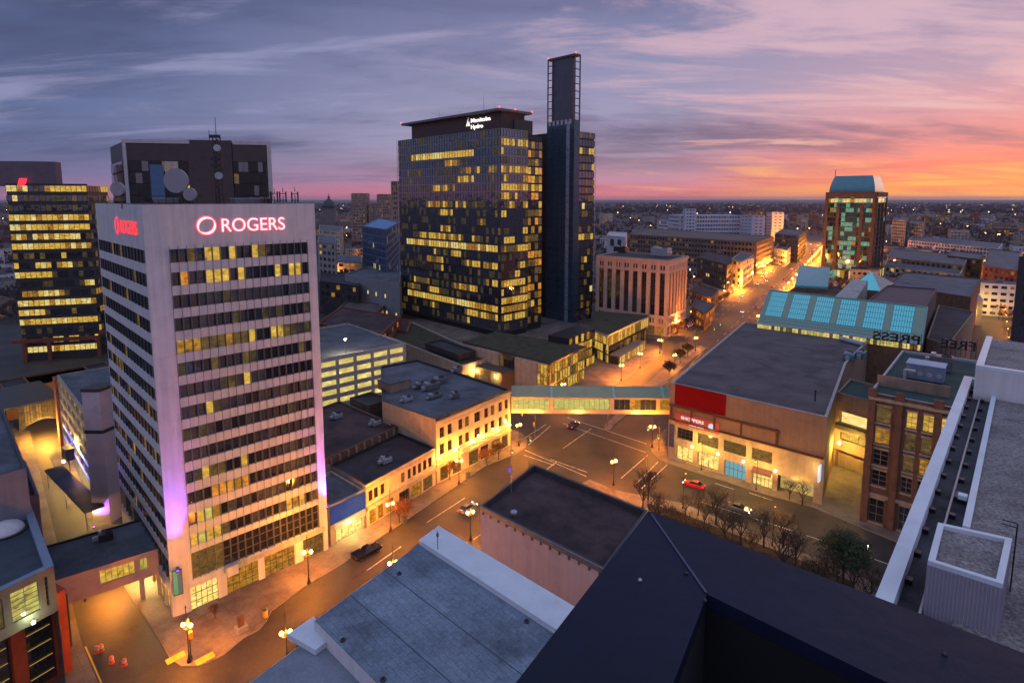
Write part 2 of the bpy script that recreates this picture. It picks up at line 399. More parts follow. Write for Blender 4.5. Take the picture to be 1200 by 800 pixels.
def finish_rest():
    for k, L_ in WREST.items():
        b = MB()
        for root, A, B, r, dp, gm in L_:
            A = V2(A); B = V2(B); d = (B - A).normalized(); n = Vector((d.y, -d.x))
            p = A + d * r[0] - n * dp; q = A + d * r[1] - n * dp
            b.face([(p.x, p.y, r[2]), (q.x, q.y, r[2]), (q.x, q.y, r[3]), (p.x, p.y, r[3])], gi(gm))
        o = b.build('window', GL, root); o['kind'] = 'stuff'
def ribbon(root, A, B, z0, z1, n, pick, depth=.12, frame=None, mul=.07, name='ribbon_window', proud=.06, sub=0):
    """one band of glazing: n panes and their mullions, one part"""
    A = V2(A); B = V2(B); Ln = (B - A).length; d = (B - A) / Ln; nn = Vector((d.y, -d.x)); b = MB(); k = len(GL)
    for i in range(n):
        p = A + d * (Ln * i / n) - nn * depth; q = A + d * (Ln * (i + 1) / n) - nn * depth
        m = gi(pick(i))
        b.face([(p.x, p.y, z0), (q.x, q.y, z0), (q.x, q.y, z1), (p.x, p.y, z1)], m)
    for i in range(n + 1):
        if mul: b.cbox(A + d * min(max(Ln * i / n, mul / 2), Ln - mul / 2) - nn * (depth - proud) / 2, d, mul, depth + proud, z0, z1, k)
    for j in range(1, sub + 1):
        z = z0 + (z1 - z0) * j / (sub + 1); b.ob(A - nn * (depth), d, Ln, -.06 - depth * 0, z - .05, z + .05, k)
    return b.build(name, GL + [frame or dk_metal], root)
def flat_roof(root, poly, z1, rm, pm, w=.4, drop=.6, cm=None):
    poly = ccw(poly); ins = inset(poly, w); b = MB(); n = len(poly)
    b.face([(p.x, p.y, z1 - drop) for p in ins], 0); b.build('roof', rm, root)
    b = MB()
    for i in range(n):
        j = (i + 1) % n
        b.face([(*poly[i], z1), (*poly[j], z1), (*ins[j], z1), (*ins[i], z1)])
        b.face([(*ins[i], z1 - drop), (*ins[j], z1 - drop), (*ins[j], z1), (*ins[i], z1)])
    b.build('parapet', cm or pm, root)
def block(name, label, cat, poly, z0, z1, wm, rm, holes=None, depth=.25, group=None, drop=.6, w=.4, cm=None, root=None, wall_name='wall'):
    """a building: walls with openings, roof, parapet. holes: {edge index: rects}"""
    poly = ccw(poly)
    c = sum(poly, Vector((0, 0))) / len(poly)
    root = root or thing(name, label, cat, (c.x, c.y, z0), group)
    b = MB(); n = len(poly)
    for i in range(n):
        b.wall(poly[i], poly[(i + 1) % n], z0, z1, (holes or {}).get(i, ()), depth)
    b.build(wall_name, wm, root)
    flat_roof(root, poly, z1, rm, wm, w, drop, cm)
    return root, poly
def backer(root, A, B, z0, z1, depth, m=None):
    """dark rooms behind the openings of a facade, so that nothing shows through"""
    A = V2(A); B = V2(B); d = (B - A).normalized(); n = Vector((d.y, -d.x)); b = MB()
    p, q = A - n * depth, B - n * depth
    b.face([(*p, z0), (*q, z0), (*q, z1), (*p, z1)]); return b.build('interior', m or black_int, root)
def choose(*opts):
    """weighted random pick"""
    ms, ws = zip(*opts); return lambda *_: rnd.choices(ms, ws)[0]
def text_mesh(s, size, depth=.06, bold=.0):
    c = bpy.data.curves.new('lettering', 'FONT'); c.body = s; c.size = size; c.extrude = depth; c.offset = bold; c.align_x = 'LEFT'
    o = bpy.data.objects.new('lettering', c); COL.objects.link(o)
    dg = bpy.context.evaluated_depsgraph_get(); me = bpy.data.meshes.new_from_object(o.evaluated_get(dg)); bpy.data.objects.remove(o); return me
def text(s, root, A, B, u, z, size, m, name='lettering', proud=.12, width=None, bold=0., depth=.06, flip=False):
    """lettering standing on a facade A-B, starting u metres along, base at z"""
    me = text_mesh(s, size, depth, bold); me.materials.clear(); me.materials.append(m)
    xs = [v.co.x for v in me.vertices]; w = max(xs) - min(xs)
    A = V2(A); B = V2(B); d = (B - A).normalized(); n = Vector((d.y, -d.x)); q = A + d * u + n * proud
    o = bpy.data.objects.new(name, me); COL.objects.link(o)
    k = width / w if width else 1.
    rot = Matrix.Rotation(math.atan2(d.y, d.x), 4, 'Z') @ Matrix.Rotation(math.pi / 2, 4, 'X') @ Matrix.Diagonal((k, 1, 1, 1))
    L0 = WL[root.name] if root else Vector((0, 0, 0))
    me.transform(Matrix.Translation((q.x - L0.x, q.y - L0.y, z - L0.z)) @ rot)
    if root: o.parent = root
    return o
def proj(p, z):
    zz = p[1] * CT - (z - EYE) * ST; u = p[1] * ST + (z - EYE) * CT
    return 600 + 680 * p[0] / zz, 316 - 680 * u / zz
def uof(A, B, px, z=0.):
    """distance along A-B at height z of the point seen in photo column px"""
    A = V2(A); B = V2(B); a = proj(A, z); b = proj(B, z); t = (px - a[0]) / (b[0] - a[0])
    q = P(px, a[1] + (b[1] - a[1]) * t, z); return (q - A).dot((B - A).normalized())
def along(A, d, px, z):
    """first point from A along d whose photo column at height z is px"""
    lo, hi = 0., 400.; A = V2(A); s0 = proj(A, z)[0] < px
    for _ in range(50):
        m = (lo + hi) / 2
        if (proj(A + d * m, z)[0] < px) == s0: lo = m
        else: hi = m
    return A + d * lo

def runs(n, p, mats, off=None, mean=4):
    """lit panes come in runs along a storey: list of n materials, share p lit"""
    o = []; off = off or [(g_dark, 6), (g_slate, 1), (l_dim, .8), (l_faint, 2.5)]
    while len(o) < n:
        k = max(1, int(rnd.expovariate(1. / mean) + .6))
        if rnd.random() < p: m = choose(*mats)(); o += [m if rnd.random() < .5 else choose(*mats)() for _ in range(k)]
        else: o += [choose(*off)() for _ in range(k)]
    return o[:n]

# ================================================================== GROUND, STREETS, PAVEMENTS
land = mat('far_land', (.075, .052, .056), .95, .5, .004)
b = MB(); b.face([(-30000, -300, 0), (30000, -300, 0), (30000, 42000, 0), (-30000, 42000, 0)]); struct(b, 'ground', land)
b = MB(); b.face([(-420, -60, .004), (520, -60, .004), (520, 900, .02), (-420, 900, .02)]); struct(b, 'road', asphalt)
PA = az(31.2)                                  # the avenue beyond the crossing
PL = Vector((31.0, 205.0))                     # its left building line
AN = Vector((PA.y, -PA.x))
def pavement(poly, name='pavement'):
    b = MB(); q = ccw(poly); b.prism(q, .0, .14, 1, 0)
    return struct(b, name, [pave, kerb])
bk = az(-46)
c0 = P(612, 508)
blockA = [P(*p) for p in [(58, 535), (91, 592), (104, 614), (147, 689), (190, 755), (199, 771), (212, 781), (235, 780), (261, 768), (285, 748), (305, 737), (312, 728), (318, 716), (359, 686), (400, 661), (570, 545), (605, 532), (616, 524), (618, 516), (612, 508)]] + [c0 + bk * 90, c0 + bk * 90 + Vector((-70, -30))]
pavement(blockA)
h0 = P(700, 462)
blockH = [h0, P(735, 443), P(751, 430.5), P(772, 419), P(777, 412), P(772, 406)]
hq = P(772, 406)
blockH += [hq + bk * 110, h0 + bk * 150]
pavement(blockH)
# following blocks on the left of the avenue
lp = PL + AN * 5.5
def strip(s0, s1, off, wid):
    o = PL + AN * off; return [o + PA * s0, o + PA * s1, o + PA * s1 + AN * wid, o + PA * s0 + AN * wid]
s_med = (P(781, 395) - PL).dot(PA)
pavement([PL + AN * 5 + PA * (s_med - 6), PL + AN * 5 + PA * 330, PL - AN * 90 + PA * 330, PL - AN * 90 + PA * (s_med - 6)])
pavement([PL + AN * 5 + PA * 345, PL + AN * 5 + PA * 620, PL - AN * 90 + PA * 620, PL - AN * 90 + PA * 345])
# Shoppers / mall block
sc0 = P(792, 545)
blockS = [P(762, 521), P(764, 530), P(770, 536), P(780, 542), P(900, 580), P(952, 594), P(1062, 640), P(1160, 690)]
rr = PL + AN * 38
blockS += [P(1160, 690) + az(42) * 60, rr + PA * 330 + AN * 90, rr + PA * 330, rr + PA * 40]
pavement(blockS)
pavement([rr + PA * 345, rr + PA * 600, rr + PA * 600 + AN * 80, rr + PA * 345 + AN * 80])
# near block (this side of the avenue)
nb = az(131)
n0 = P(691, 562)
blockN = [P(655, 560), n0, P(706, 573), P(745, 579), P(790, 592), P(1000, 672)]
pavement([P(640, 590), n0, P(719, 574), P(748, 580), P(800, 590), P(1010, 676), P(1010, 676) + Vector((20, -40)), Vector((30, 20)), Vector((-40, 20)), Vector((-34, 42))])
# left corner block
blockL = [P(96, 755), P(115, 800), P(115, 800) + az(134) * 25, P(115, 800) + az(134) * 25 + az(-120) * 60, P(0, 470) + az(-110) * 30, P(35, 505)]
pavement(blockL)
# median beyond the skywalk
b = MB(); m0 = P(707, 504); mq = [m0, P(716, 503), P(719, 498), P(828, 407), P(820, 405), P(772, 437), P(709, 498)]
b.prism(ccw(mq), 0, .16, 1, 0); struct(b, 'median', [pave, kerb])
# painted lines, a few of them standing for headlight trails
def line(p, q, w=.22, z=.009):
    A, B = P(*p), P(*q); d = (B - A).normalized(); n = Vector((-d.y, d.x)) * w / 2
    LNB.face([(*(A + n), z), (*(B + n), z), (*(B - n), z), (*(A - n), z)])
LNB = MB()
for a, c in [((614, 533), (650, 545)), ((615, 527), (687, 558)), ((645, 538), (688, 553)),
             ((665, 489), (758, 520)), ((660, 496), (757, 530)), ((728, 560), (759, 533)), ((745, 567), (771, 541)), ((752, 572), (782, 544)),
             ((604, 520), (640, 497)), ((619, 521), (645, 499)),
             ((633, 556), (652, 541)), ((660, 525), (693, 502)), ((555, 632), (590, 606)), ((500, 612), (545, 583)), ((430, 668), (470, 640)),  # strokes along car light streaks, painted as lane lines
             ((822, 588), (870, 603)), ((880, 606), (930, 622)), ((945, 627), (990, 642)), ((1000, 646), (1050, 664)), ((838, 566), (860, 573)), ((878, 577), (905, 586)),
             ((742, 462), (775, 438)), ((752, 460), (780, 440)), ((760, 462), (783, 446)), ((828, 402), (862, 376)), ((824, 399), (838, 389))]:
    line(a, c, .2)
for k in range(26):
    for off in (12, 15.4, 26, 29.4):
        o = PL + AN * off + PA * (75 + k * 16); e = o + PA * 6; n = AN * .1
        LNB.face([(*(o + n), .03), (*(e + n), .03), (*(e - n), .03), (*(o - n), .03)])
A, B = P(100, 757), P(119, 800); d = (B - A).normalized()
struct(LNB, 'markings_and_trails', paint)
b = MB(); n = Vector((-d.y, d.x)) * .1
b.face([(*(A + n), .011), (*(B + d * 8 + n), .011), (*(B + d * 8 - n), .011), (*(A - n), .011)])
for p in ((206, 770), (240, 771)):
    q = P(*p, .15); b.cbox(q, az(43), 2.4, 1.2, .141, .15)
struct(b, 'kerb_marking', yellow_paint)

# ================================================================== ROGERS TOWER
C0 = P(203, 724); F0 = P(221, 718); F1 = P(385, 644)
FD = (F1 - F0).normalized(); LD = Vector((-FD.y, FD.x))
LB = along(C0, LD, 112, 62.); RB = F1 + LD * 25
rt = thing('office_tower', 'white office tower with dark ribbon windows and red glowing roof signs on two sides', 'office tower', (*((C0 + RB) / 2), 0))
ZT = 63.2
LF = (F1 - F0).length; LLs = (C0 - LB).length
rowz = [(56.7 - 3.4 * k - 1.98, 56.7 - 3.4 * k) for k in range(14)]
u_f = (.9, LF - 1.6)
holes_f = [(u_f[0], u_f[1], a, c) for a, c in rowz] + [(u_f[0], u_f[1], 5.15, 9.5)]
shop_px = [(225, 257), (267, 304), (311, 346), (356, 380)]
shops = [(uof(F0, F1, a), uof(F0, F1, c), .05, 3.9) for a, c in shop_px]
holes_f += shops
holes_l = [(.5, LLs - .3, a, c) for a, c in rowz] + [(.5, LLs - .3, 5.6, 9.3)]
arc = [(LLs - 3.6, LLs - .8, .05, 3.9), (LLs - 7.6, LLs - 4.8, .05, 3.9), (LLs - 11.6, LLs - 8.8, .05, 3.9), (LLs - 15.6, LLs - 12.8, .05, 3.9)]
holes_l += arc
b = MB()
b.wall(LB, C0, 0, ZT, holes_l, .3); b.wall(C0, F0, 0, ZT); b.wall(F0, F1, 0, ZT, holes_f, .35); b.wall(F1, RB, 0, ZT); b.wall(RB, LB, 0, ZT)
b.build('wall', white_panel, rt)
flat_roof(rt, [LB, C0, F0, F1, RB], ZT, roof_dark, white_panel, .35, .7, mat('roof_edge_trim', (.16, .11, .09), .7, .2, 1))
# spandrel panel joints
pats = {0: '..d.yy.y..yd......', 1: '.o..yyy.y....y.yy.', 2: '.......ggggggg.g..', 3: '..................', 4: 'aaadddaddy..yyd...', 5: '....d.............', 6: 'g..g....y.........', 7: '...y.g............', 8: '.....g..g.........', 9: 'ssssssss..s.......', 10: '..yd...y..........', 11: '...oooao...........', 12: 'gyYa.....ggg......', 13: 'yYyyd........yay..'}
key = {'.': g_dark, 'g': g_grey, 's': g_slate, 'y': l_yel, 'Y': l_green, 'a': l_amb, 'd': l_dim, 'o': l_org}
for k, (z0, z1) in enumerate(rowz):
    A = F0 + FD * u_f[0]; B = F0 + FD * u_f[1]; pt = pats[k]
    pk = lambda i, pt=pt: key[pt[i]] if pt[i] != '.' else rnd.choices([g_dark, g_slate, g_grey, l_dim, l_faint], [6, 1.8, 1.4, .3, 1.6])[0]
    ribbon(rt, A, B, z0, z1, 18, pk, depth=.32, frame=grey_metal, mul=.09, proud=.26)
    A = LB + (C0 - LB).normalized() * .5; B = LB + (C0 - LB).normalized() * (LLs - .3)
    ribbon(rt, A, B, z0, z1, 16, (lambda i, k=k: rnd.choices([g_dark, g_slate, l_dim, l_amb], [6, 2, .5 + .05 * k, .12 * (k > 8)])[0]), depth=.10, frame=dk_metal, mul=.03, proud=.01)
o = ribbon(rt, F0 + FD * u_f[0], F0 + FD * u_f[1], 5.15, 9.5, 18, lambda i: l_dim if i < 4 else rnd.choices([g_dark, l_dim], [9, 1])[0], depth=.32, frame=grey_metal, mul=.09, proud=.2, sub=2)
ribbon(rt, LB + (C0 - LB).normalized() * .5, LB + (C0 - LB).normalized() * (LLs - .3), 5.6, 9.3, 16, choose((g_dark, 5), (l_dim, 2)), depth=.2, frame=grey_metal, mul=.06, proud=.02, sub=1)
# thin fins running down the front between panels
b = MB()
for i in range(19):
    q = F0 + FD * (u_f[0] + (u_f[1] - u_f[0]) * i / 18); b.cbox(q - LD * .03, FD, .07, .12, 9.6, 57.2)
b.build('facade_fin', mat('fin_metal', (.26, .22, .23), .5, .1, 1), rt)
for i, s in enumerate(shops):
    window(rt, F0, F1, s, .33, [l_shop, l_amb, l_amb, l_dim][i], blk_metal, 5, 3, name='shop_window')
for s in arc:
    window(rt, LB, C0, s, .28, l_amb if s[1] < LLs - 6 else l_yel, grey_metal, 2, 2, name='shop_window')
b = MB(); q = F0 + FD * (uof(F0, F1, 266, 4.2) - .2); b.ob(q - LD * .9, FD, 1.7, .9, 3.6, 5.2); b.build('sign_box', white_panel, rt)
b = MB(); A = F0 + FD * (shops[1][0] - .4); b.ob(A - LD * .25, FD, LF - shops[1][0] - .2, .25, 4.1, 4.9); b.build('fascia', lt_conc, rt)
# roof signs
neon = glow('sign_pink_white', (1, .42, .46), 2.2); neon_r = glow('sign_red', (1, .03, .05), 1.7)
def swirl(root, A, B, u, z, r, m_, m2, proud):
    A = V2(A); B = V2(B); d = (B - A).normalized(); n = Vector((d.y, -d.x))
    for mm, grow, pr in ((m2, .13, proud - .05), (m_, 0, proud)):  # wider red copy behind the emblem stands for its glow halo
        b = MB()
        for ph in (0, math.pi):
            N = 18; ring = []
            for i in range(N + 1):
                t = i / N; a = ph + R(28) + t * R(205); th = .30 * r * math.sin(math.pi * min(1, t * 1.02)) ** .75 + grow
                ro = r + grow; ri = max(ro - th, .2 * r); q = A + d * u + n * pr
                ring.append([((q.x + d.x * rr_ * math.cos(a)), (q.y + d.y * rr_ * math.cos(a)), z + rr_ * math.sin(a)) for rr_ in (ro, ri)])
            for p0, p1 in zip(ring, ring[1:]): b.face([p0[0], p1[0], p1[1], p0[1]])
        b.build('emblem', mm, root)
zs = 58.85
for (A, B, x0, x1, xe, zb, sz, er) in ((F0, F1, 257, 331, 241.5, 59.0, 2.9, 1.35), (LB, C0, 142, 160.5, 138, 58.7, 2.9, 1.3)):
    L_ = (V2(B) - V2(A)).length; u0, u1 = uof(A, B, x0, 60), uof(A, B, x1, 60)
    front = A is F0
    text('ROGERS', rt, A, B, u0, zb, sz, neon_r if front else glow('sign_red_soft', (1, .05, .07), 1.1), proud=.12, width=u1 - u0 + .12, bold=.03 if front else -.01)  # on the front, this wider red copy imitates the letters' halo
    if front: text('ROGERS', rt, A, B, u0 + .06, zb, sz, neon, proud=.22, width=u1 - u0, bold=.0)
    swirl(rt, A, B, uof(A, B, xe, 60), zb + 1.0, er, neon if front else neon_r, neon_r, .2)
# purple corner washes
def uplight(loc, to, col, pw, label, name='floodlight', spot=70, group=None):
    t = thing(name, label, 'floodlight', loc, group)
    b = MB(); x, y, z = loc; b.box(x - .18, y - .14, z, x + .18, y + .14, z + .12); b.tube((x, y, z + .12), (x, y, z + .22), .14, .2, 8); b.build('housing', blk_metal, t)
    b = MB(); b.lathe((x, y, z + .225), [(.17, 0), (.17, .02)], 8); b.build('lens', glow('lens_' + name + str(col), col, 6), t)
    lamp_light('lamp', (x, y, z + .3), col, pw, t, .15, spot, to); return t
FN = -LD
cm_ = (C0 + F0) / 2; cn = Vector(((F0 - C0).y, -(F0 - C0).x)).normalized()
q = cm_ + cn * 1.7; uplight((*q, 8.2), (*(cm_ + cn * .5), 36.), (.17, .055, 1), 52000, 'purple floodlight washing the tower corner above the green banner', 'floodlight', 40)
q = F1 - FD * .35 + FN * .9; uplight((*q, 8.6), (*(F1 - FD * .25), 36.), (.18, .055, 1), 42000, 'purple floodlight on the tower corner beside the blue shop', 'floodlight', 50)
b = MB(); b.cbox(cm_ + cn * .9, cn, 1.7, .4, 7.8, 8.2); b.build('bracket', grey_metal, rt)
# hanging banner at the corner
bt = thing('banner_sign', 'green and blue vertical banner hung on the white corner pier above the pavement', 'banner', (*cm_, 4))
bd = (F0 - C0).normalized(); q = cm_ + cn * .6 - bd * .1
b = MB(); b.cbox(q, bd, 1.3, .16, 3.9, 8.0); b.build('frame', blk_metal, bt)
b = MB(); e = q + cn * .09
for i, (u0, u1, m) in enumerate(((-.58, .02, 0), (.05, .58, 1))):
    p0 = e + bd * u0; p1 = e + bd * u1; b.face([(*p0, 4.05), (*p1, 4.05), (*p1, 7.9), (*p0, 7.9)], m)
b.build('banner', [glow('banner_green', (.05, .5, .22), .5), glow('banner_teal', (.02, .16, .20), .5)], bt)

# rooftop antennas, each a thing
zr = ZT - .7
def on_roof(px, py=236): return P(px, py + 2, zr) if False else None
RD = LD
def roofpt(px, back): # a spot on the roof seen in photo column px, `back` metres behind the front parapet
    return along(F0 + LD * back - FD * 6, FD, px, ZT)
def mast(px, back, h, label, lattice=True):
    p = roofpt(px, back); t = thing('antenna_mast', label, 'antenna mast', (*p, zr)); b = MB()
    x, y = p; r = .65
    if lattice:
        c3 = [(x + r * math.cos(a), y + r * math.sin(a)) for a in (0, 2.09, 4.19)]
        for c in c3: b.tube((*c, zr), (*c, zr + h * .8), .10, .08, 5)
        k = int(h * .8 / .8)
        for i in range(k):
            for j in range(3): b.tube((*c3[j], zr + i * .8), (*c3[(j + 1) % 3], zr + (i + 1) * .8), .055, n=4)
    else: b.tube((x, y, zr), (x, y, zr + h * .6), .09, .06, 6)
    b.build('mast', blk_metal, t)
    b = MB(); b.tube((x, y, zr + h * .75), (x, y, zr + h), .07, .04, 5); b.build('whip', blk_metal, t); return t, p
def dish(px, back, z, r, label, m=lt_metal):
    p = roofpt(px, back); x, y = p; t = thing('satellite_dish', label, 'dish', (x, y, zr)); b = MB()
    b.tube((x, y + .5, zr), (x, y + .5, zr + z), .07, .06, 6); b.tube((x, y + .5, zr + z), (x, y, zr + z), .06, n=5); b.build('pole', blk_metal, t)
    b = MB(); b.lathe((x, y, zr + z), [(r, -.34), (r, .12), (r * .93, .13), (r * .9, -.02), (r * .5, .1), (.05, .14)], 24, 0, 'y'); b.build('reflector', mat('dish_grey', (.30, .28, .31), .6, .1, 1), t); return t
mt, mp_ = mast(258, 7, 14.5, 'tall lattice antenna mast with drums on the white tower roof')
for dz, r in ((9.6, .55), (5.2, .6)):
    b = MB(); b.tube((mp_.x + .3, mp_.y - .5, zr + dz), (mp_.x + .5, mp_.y - .9, zr + dz), r, r, 14); b.build('drum_antenna', lt_metal, mt)
b = MB()
for dz in (6.6, 7.6, 11.2): b.cbox(mp_ + Vector((0, -.5)), (1, .1), 1.7, .25, zr + dz, zr + dz + .5)
b.build('panel_antenna', blk_metal, mt)
dish(209, 8, 4.3, 1.9, 'largest grey satellite dish on the white tower roof')
dish(224, 6, 2.2, 1.0, 'small dish low beside the largest dish on the roof')
dish(140, 12, 3.0, 1.05, 'pale dish at the far left edge of the tower roof')
mast(250, 8, 12.5, 'thin whip antenna just behind the tall lattice mast', False)
for px, hh, lb in ((314, 7.0, 'tall thin whip at the right end of the tower roof'), (332, 3.4, 'short stub antenna second from the right roof end'), (346, 3.6, 'short stub antenna at the very right roof end'), (322, 3.2, 'bent stub antenna next to the tall whip')):
    t, p = mast(px, 3, hh, lb, False); b = MB()
    for dz in (1.2, 2.3): b.cbox(p, (1, .3), 1.1, .12, zr + dz, zr + dz + .12)
    b.cbox(p + Vector((.5, 0)), (1, .3), .22, .2, zr + .9, zr + 2.7); b.cbox(p - Vector((.5, .1)), (1, .3), .22, .2, zr + .9, zr + 2.7)
    b.build('crossarm', blk_metal, t)
for px, back, w, lb in ((195, 9, 3.0, 'grey equipment cabin under the big dish on the tower roof'), (295, 5, 6.0, 'long low plant box on the right of the tower roof')):
    p = roofpt(px, back); t = thing('rooftop_unit', lb, 'rooftop unit', (*p, zr)); b = MB(); b.cbox(p, FD, w, 2, zr, zr + 1.5); b.build('housing', grey_metal, t)
    b = MB(); b.cbox(p, FD, w + .2, 2.2, zr + 1.5, zr + 1.62); b.build('lid', lt_metal, t)
b = MB(); fr = thing('antenna_rack', 'dark pipe frame carrying dishes along the tower roof edge', 'antenna rack', (*roofpt(200, 7), zr))
for px in range(168, 240, 9):
    p = roofpt(px, 7); b.tube((*p, zr), (*p, zr + 1.2 + 2.2 * rnd.random()), .05, n=5)
p, q = roofpt(165, 7), roofpt(240, 7)
for dz in (.9, 1.9): b.tube((*p, zr + dz), (*q, zr + dz), .045, n=5)
b.build('rail', blk_metal, fr)

# ================================================================== GLASS TOWER BEHIND (left) and LOGO TOWER
def tower_floor_glazing(root, A, B, z0, n, fh, gh, cols, pick, depth=.1, frame=dk_metal, mul=.08, proud=.05):
    for k in range(n):
        ribbon(root, A, B, z0 + k * fh + (fh - gh), z0 + (k + 1) * fh, cols, (lambda i, k=k: pick(k, i)), depth, frame, mul, 'floor_glazing', proud)
# framed glass tower directly behind the white tower
y0 = 175.; ax, zt1 = PZ(143, 163, y0); bx, zt2 = PZ(307, 169, y0 + 2); A = Vector((ax, y0)); B = Vector((bx, y0 + 8)); lx, _ = PZ(127, 165, y0 + 20); C = Vector((lx - 1, y0 + 22))
D = B + (C - A); zt = zt1
ft = thing('glass_tower', 'dark glass tower with a pale frame round its face, behind the dishes', 'tower', (*((A + D) / 2), 0))
b = MB(); b.prism(ccw([A + Vector((.3, .4)), B + Vector((-.3, .4)), D, C]), 0, zt - .5); b.build('body', dk_metal, ft)
dd = (B - A).normalized(); nn = Vector((dd.y, -dd.x)); Lt = (B - A).length
b = MB(); b.ob(A + nn * .4, dd, 1.0, 1.2, 0, zt); b.ob(B - dd * 1.0 + nn * .4, dd, 1.0, 1.2, 0, zt)
b.ob(A + dd * 1.0 + nn * .4, dd, Lt * .42, 1.2, zt - 1.1, zt); b.ob(A + dd * (Lt * .74) + nn * .4, dd, Lt * .26 - 1.0, 1.2, zt - 1.1, zt); b.build('frame', lt_metal, ft)
b = MB(); b.ob(A + dd * (Lt * .43) + nn * .35, dd, Lt * .3, .8, 40, zt + .1); b.build('core_panel', mat('core_brown', (.05, .04, .045), .7, .2, .5), ft)
b = MB(); b.ob(A + dd * 1.05 + nn * .2, dd, Lt * .42 - .6, .5, zt - 6.2, zt - 1.2); b.build('louvre_band', mat('core_brown', (0, 0, 0)), ft); b = MB(); b.ob(A + dd * Lt * .735 + nn * .2, dd, Lt * .26 - 1.1, .5, zt - 6.2, zt - 1.2); b.build('louvre_band', mat('core_brown', (0, 0, 0)), ft)
for k in range(8):
    z1 = zt - 6.3 - k * 3.6
    ribbon(ft, A + dd * 1.05 - nn * 0 + nn * .15, A + dd * (Lt * .43) + nn * .15, z1 - 3.0, z1, 9, (lambda i, k=k: rnd.choices([g_low, g_dark, l_dim, l_yel], [6, 1, .7, .4 * (k in (2, 4, 5))])[0]), 0, dk_metal, .07, 'floor_glazing', .05)
    ribbon(ft, A + dd * (Lt * .735) + nn * .15, B - dd * 1.05 + nn * .15, z1 - 3.0, z1, 7, (lambda i, k=k: rnd.choices([g_low, g_dark, l_dim, l_yel], [6, 1, .7, .8 * (k in (1, 2, 5))])[0]), 0, dk_metal, .07, 'floor_glazing', .05)
    q0, q1 = C, A
    ribbon(ft, q0 + (q1 - q0) * .03, q0 + (q1 - q0) * .97, z1 - 3.0, z1, 5, choose((g_low, 5), (g_dark, 3)), -.35, dk_metal, .07, 'floor_glazing', .05)
b = MB(); q = A + dd * Lt * .27 + nn * .45; b.ob(q, dd, Lt * .09, .2, zt - 13, zt - 6.4); b.build('pale_panel', lt_conc, ft)  # paler flat panel laid over the glass
b = MB(); q = A + dd * Lt * .17 + nn * .45; b.ob(q, dd, Lt * .09, .2, zt - 18, zt - 7.4); b.build('blue_panel', mat('blue_panel', (.05, .13, .26), .4, .1, 1), ft)
# tower with red emblem, far left
y0 = 225.; ax, zA = PZ(6, 218, y0); A = Vector((ax, y0)); bx, _ = PZ(101, 213, y0 + 8); B = Vector((bx, y0 + 8)); cx, _ = PZ(122, 213, y0 + 22); C = Vector((cx, y0 + 24))
lt_ = thing('glass_tower', 'dark glass office tower with many lit floors and a red emblem on top', 'tower', (*((A + C) / 2), 0))
D = A + (C - B) * 1.2; zt = zA + .5
b = MB(); b.prism(ccw([A + Vector((.1, .3)), B + Vector((-.2, .3)), C + Vector((-.4, .2)), D]), 0, zt - .2); b.build('body', dk_metal, lt_)
fh = 3.75; nf = 17
lw = [.5, .35, .25, .55, .4, .2, .5, .25, .15, .25, .6, .6, .5, .85, .4, .03, .2, .85]
zb = zt - 18 * fh
for k in range(18):
    p = lw[k]
    if zb + k * fh < 1: continue
    z0, z1 = zb + k * fh + .9, zb + (k + 1) * fh
    ra = runs(15, p * 1.1, [(l_pale, 2), (l_yel, 3), (l_amb, 1.5)], None, 4); rb_ = runs(8, p * .5, [(l_amb, 2), (l_dim, 2), (l_yel, 1)], None, 3)
    ribbon(lt_, A, B, z0 + .3, z1 - .3, 15, (lambda i: ra[i]), .05, dk_metal, .12, 'floor_glazing', .06)
    ribbon(lt_, B, C, z0 + .3, z1 - .3, 8, (lambda i: rb_[i]), .05, dk_metal, .12, 'floor_glazing', .06)
b = MB(); q = A + Vector((-1, 6)); b.prism(ccw([A + Vector((-8, 3)), A + Vector((8, 4)), A + Vector((14.5, 7)), A + Vector((13, 12)), A + Vector((3, 24)), A + Vector((-20, 24))]), zt - .2, PZ(30, 189, y0 + 4)[1]); b.build('penthouse', mat('penthouse_mauve', (.13, .10, .12), .7, .1, .4), lt_)
b = MB(); b.ob(A + Vector((0, -.1)), B - A, (B - A).length + .2, .4, zt - .25, zt + .5); b.build('roof_trim', dk_metal, lt_)
# red emblem: a tilted block crossed by two bars
ed = (B - A).normalized(); en = Vector((ed.y, -ed.x)); q = A + ed * 4.0 + en * .35
b = MB()
for j in range(4):
    z0 = zt - .4 + j * .75; o_ = .22 * j
    p0 = q + ed * (o_); p1 = q + ed * (o_ + 2.6 - .3 * (j == 0) ); b.face([(*p0, z0), (*p1, z0), (*(p1 + ed * .18), z0 + .62), (*(p0 + ed * .18), z0 + .62)])
b.build('emblem', glow('emblem_red', (1, .02, .04), 2.), lt_)
# orange-red canopy frame low on the tower
cf = thing('entrance_canopy', 'rust red steel frame around the base of the tower with the red emblem', 'canopy', (*A, 0))
b = MB(); zc = 9.0; o2 = A + Vector((-1, -3)); e2 = B + Vector((2, -3)); dd2 = (e2 - o2).normalized(); Lc = (e2 - o2).length
b.ob(o2, dd2, Lc, 1.2, zc - 1.4, zc); b.ob(e2, az(35), 26, 1.2, zc + .2, zc + 1.6)
for u in (3, Lc * .38, Lc - 1.2): b.ob(o2 + dd2 * u + Vector((0, .05)), dd2, 1.2, 1.1, 0, zc - 1.41)
b.build('beam', mat('rust_frame', (.22, .05, .025), .7, .2, .4), cf)

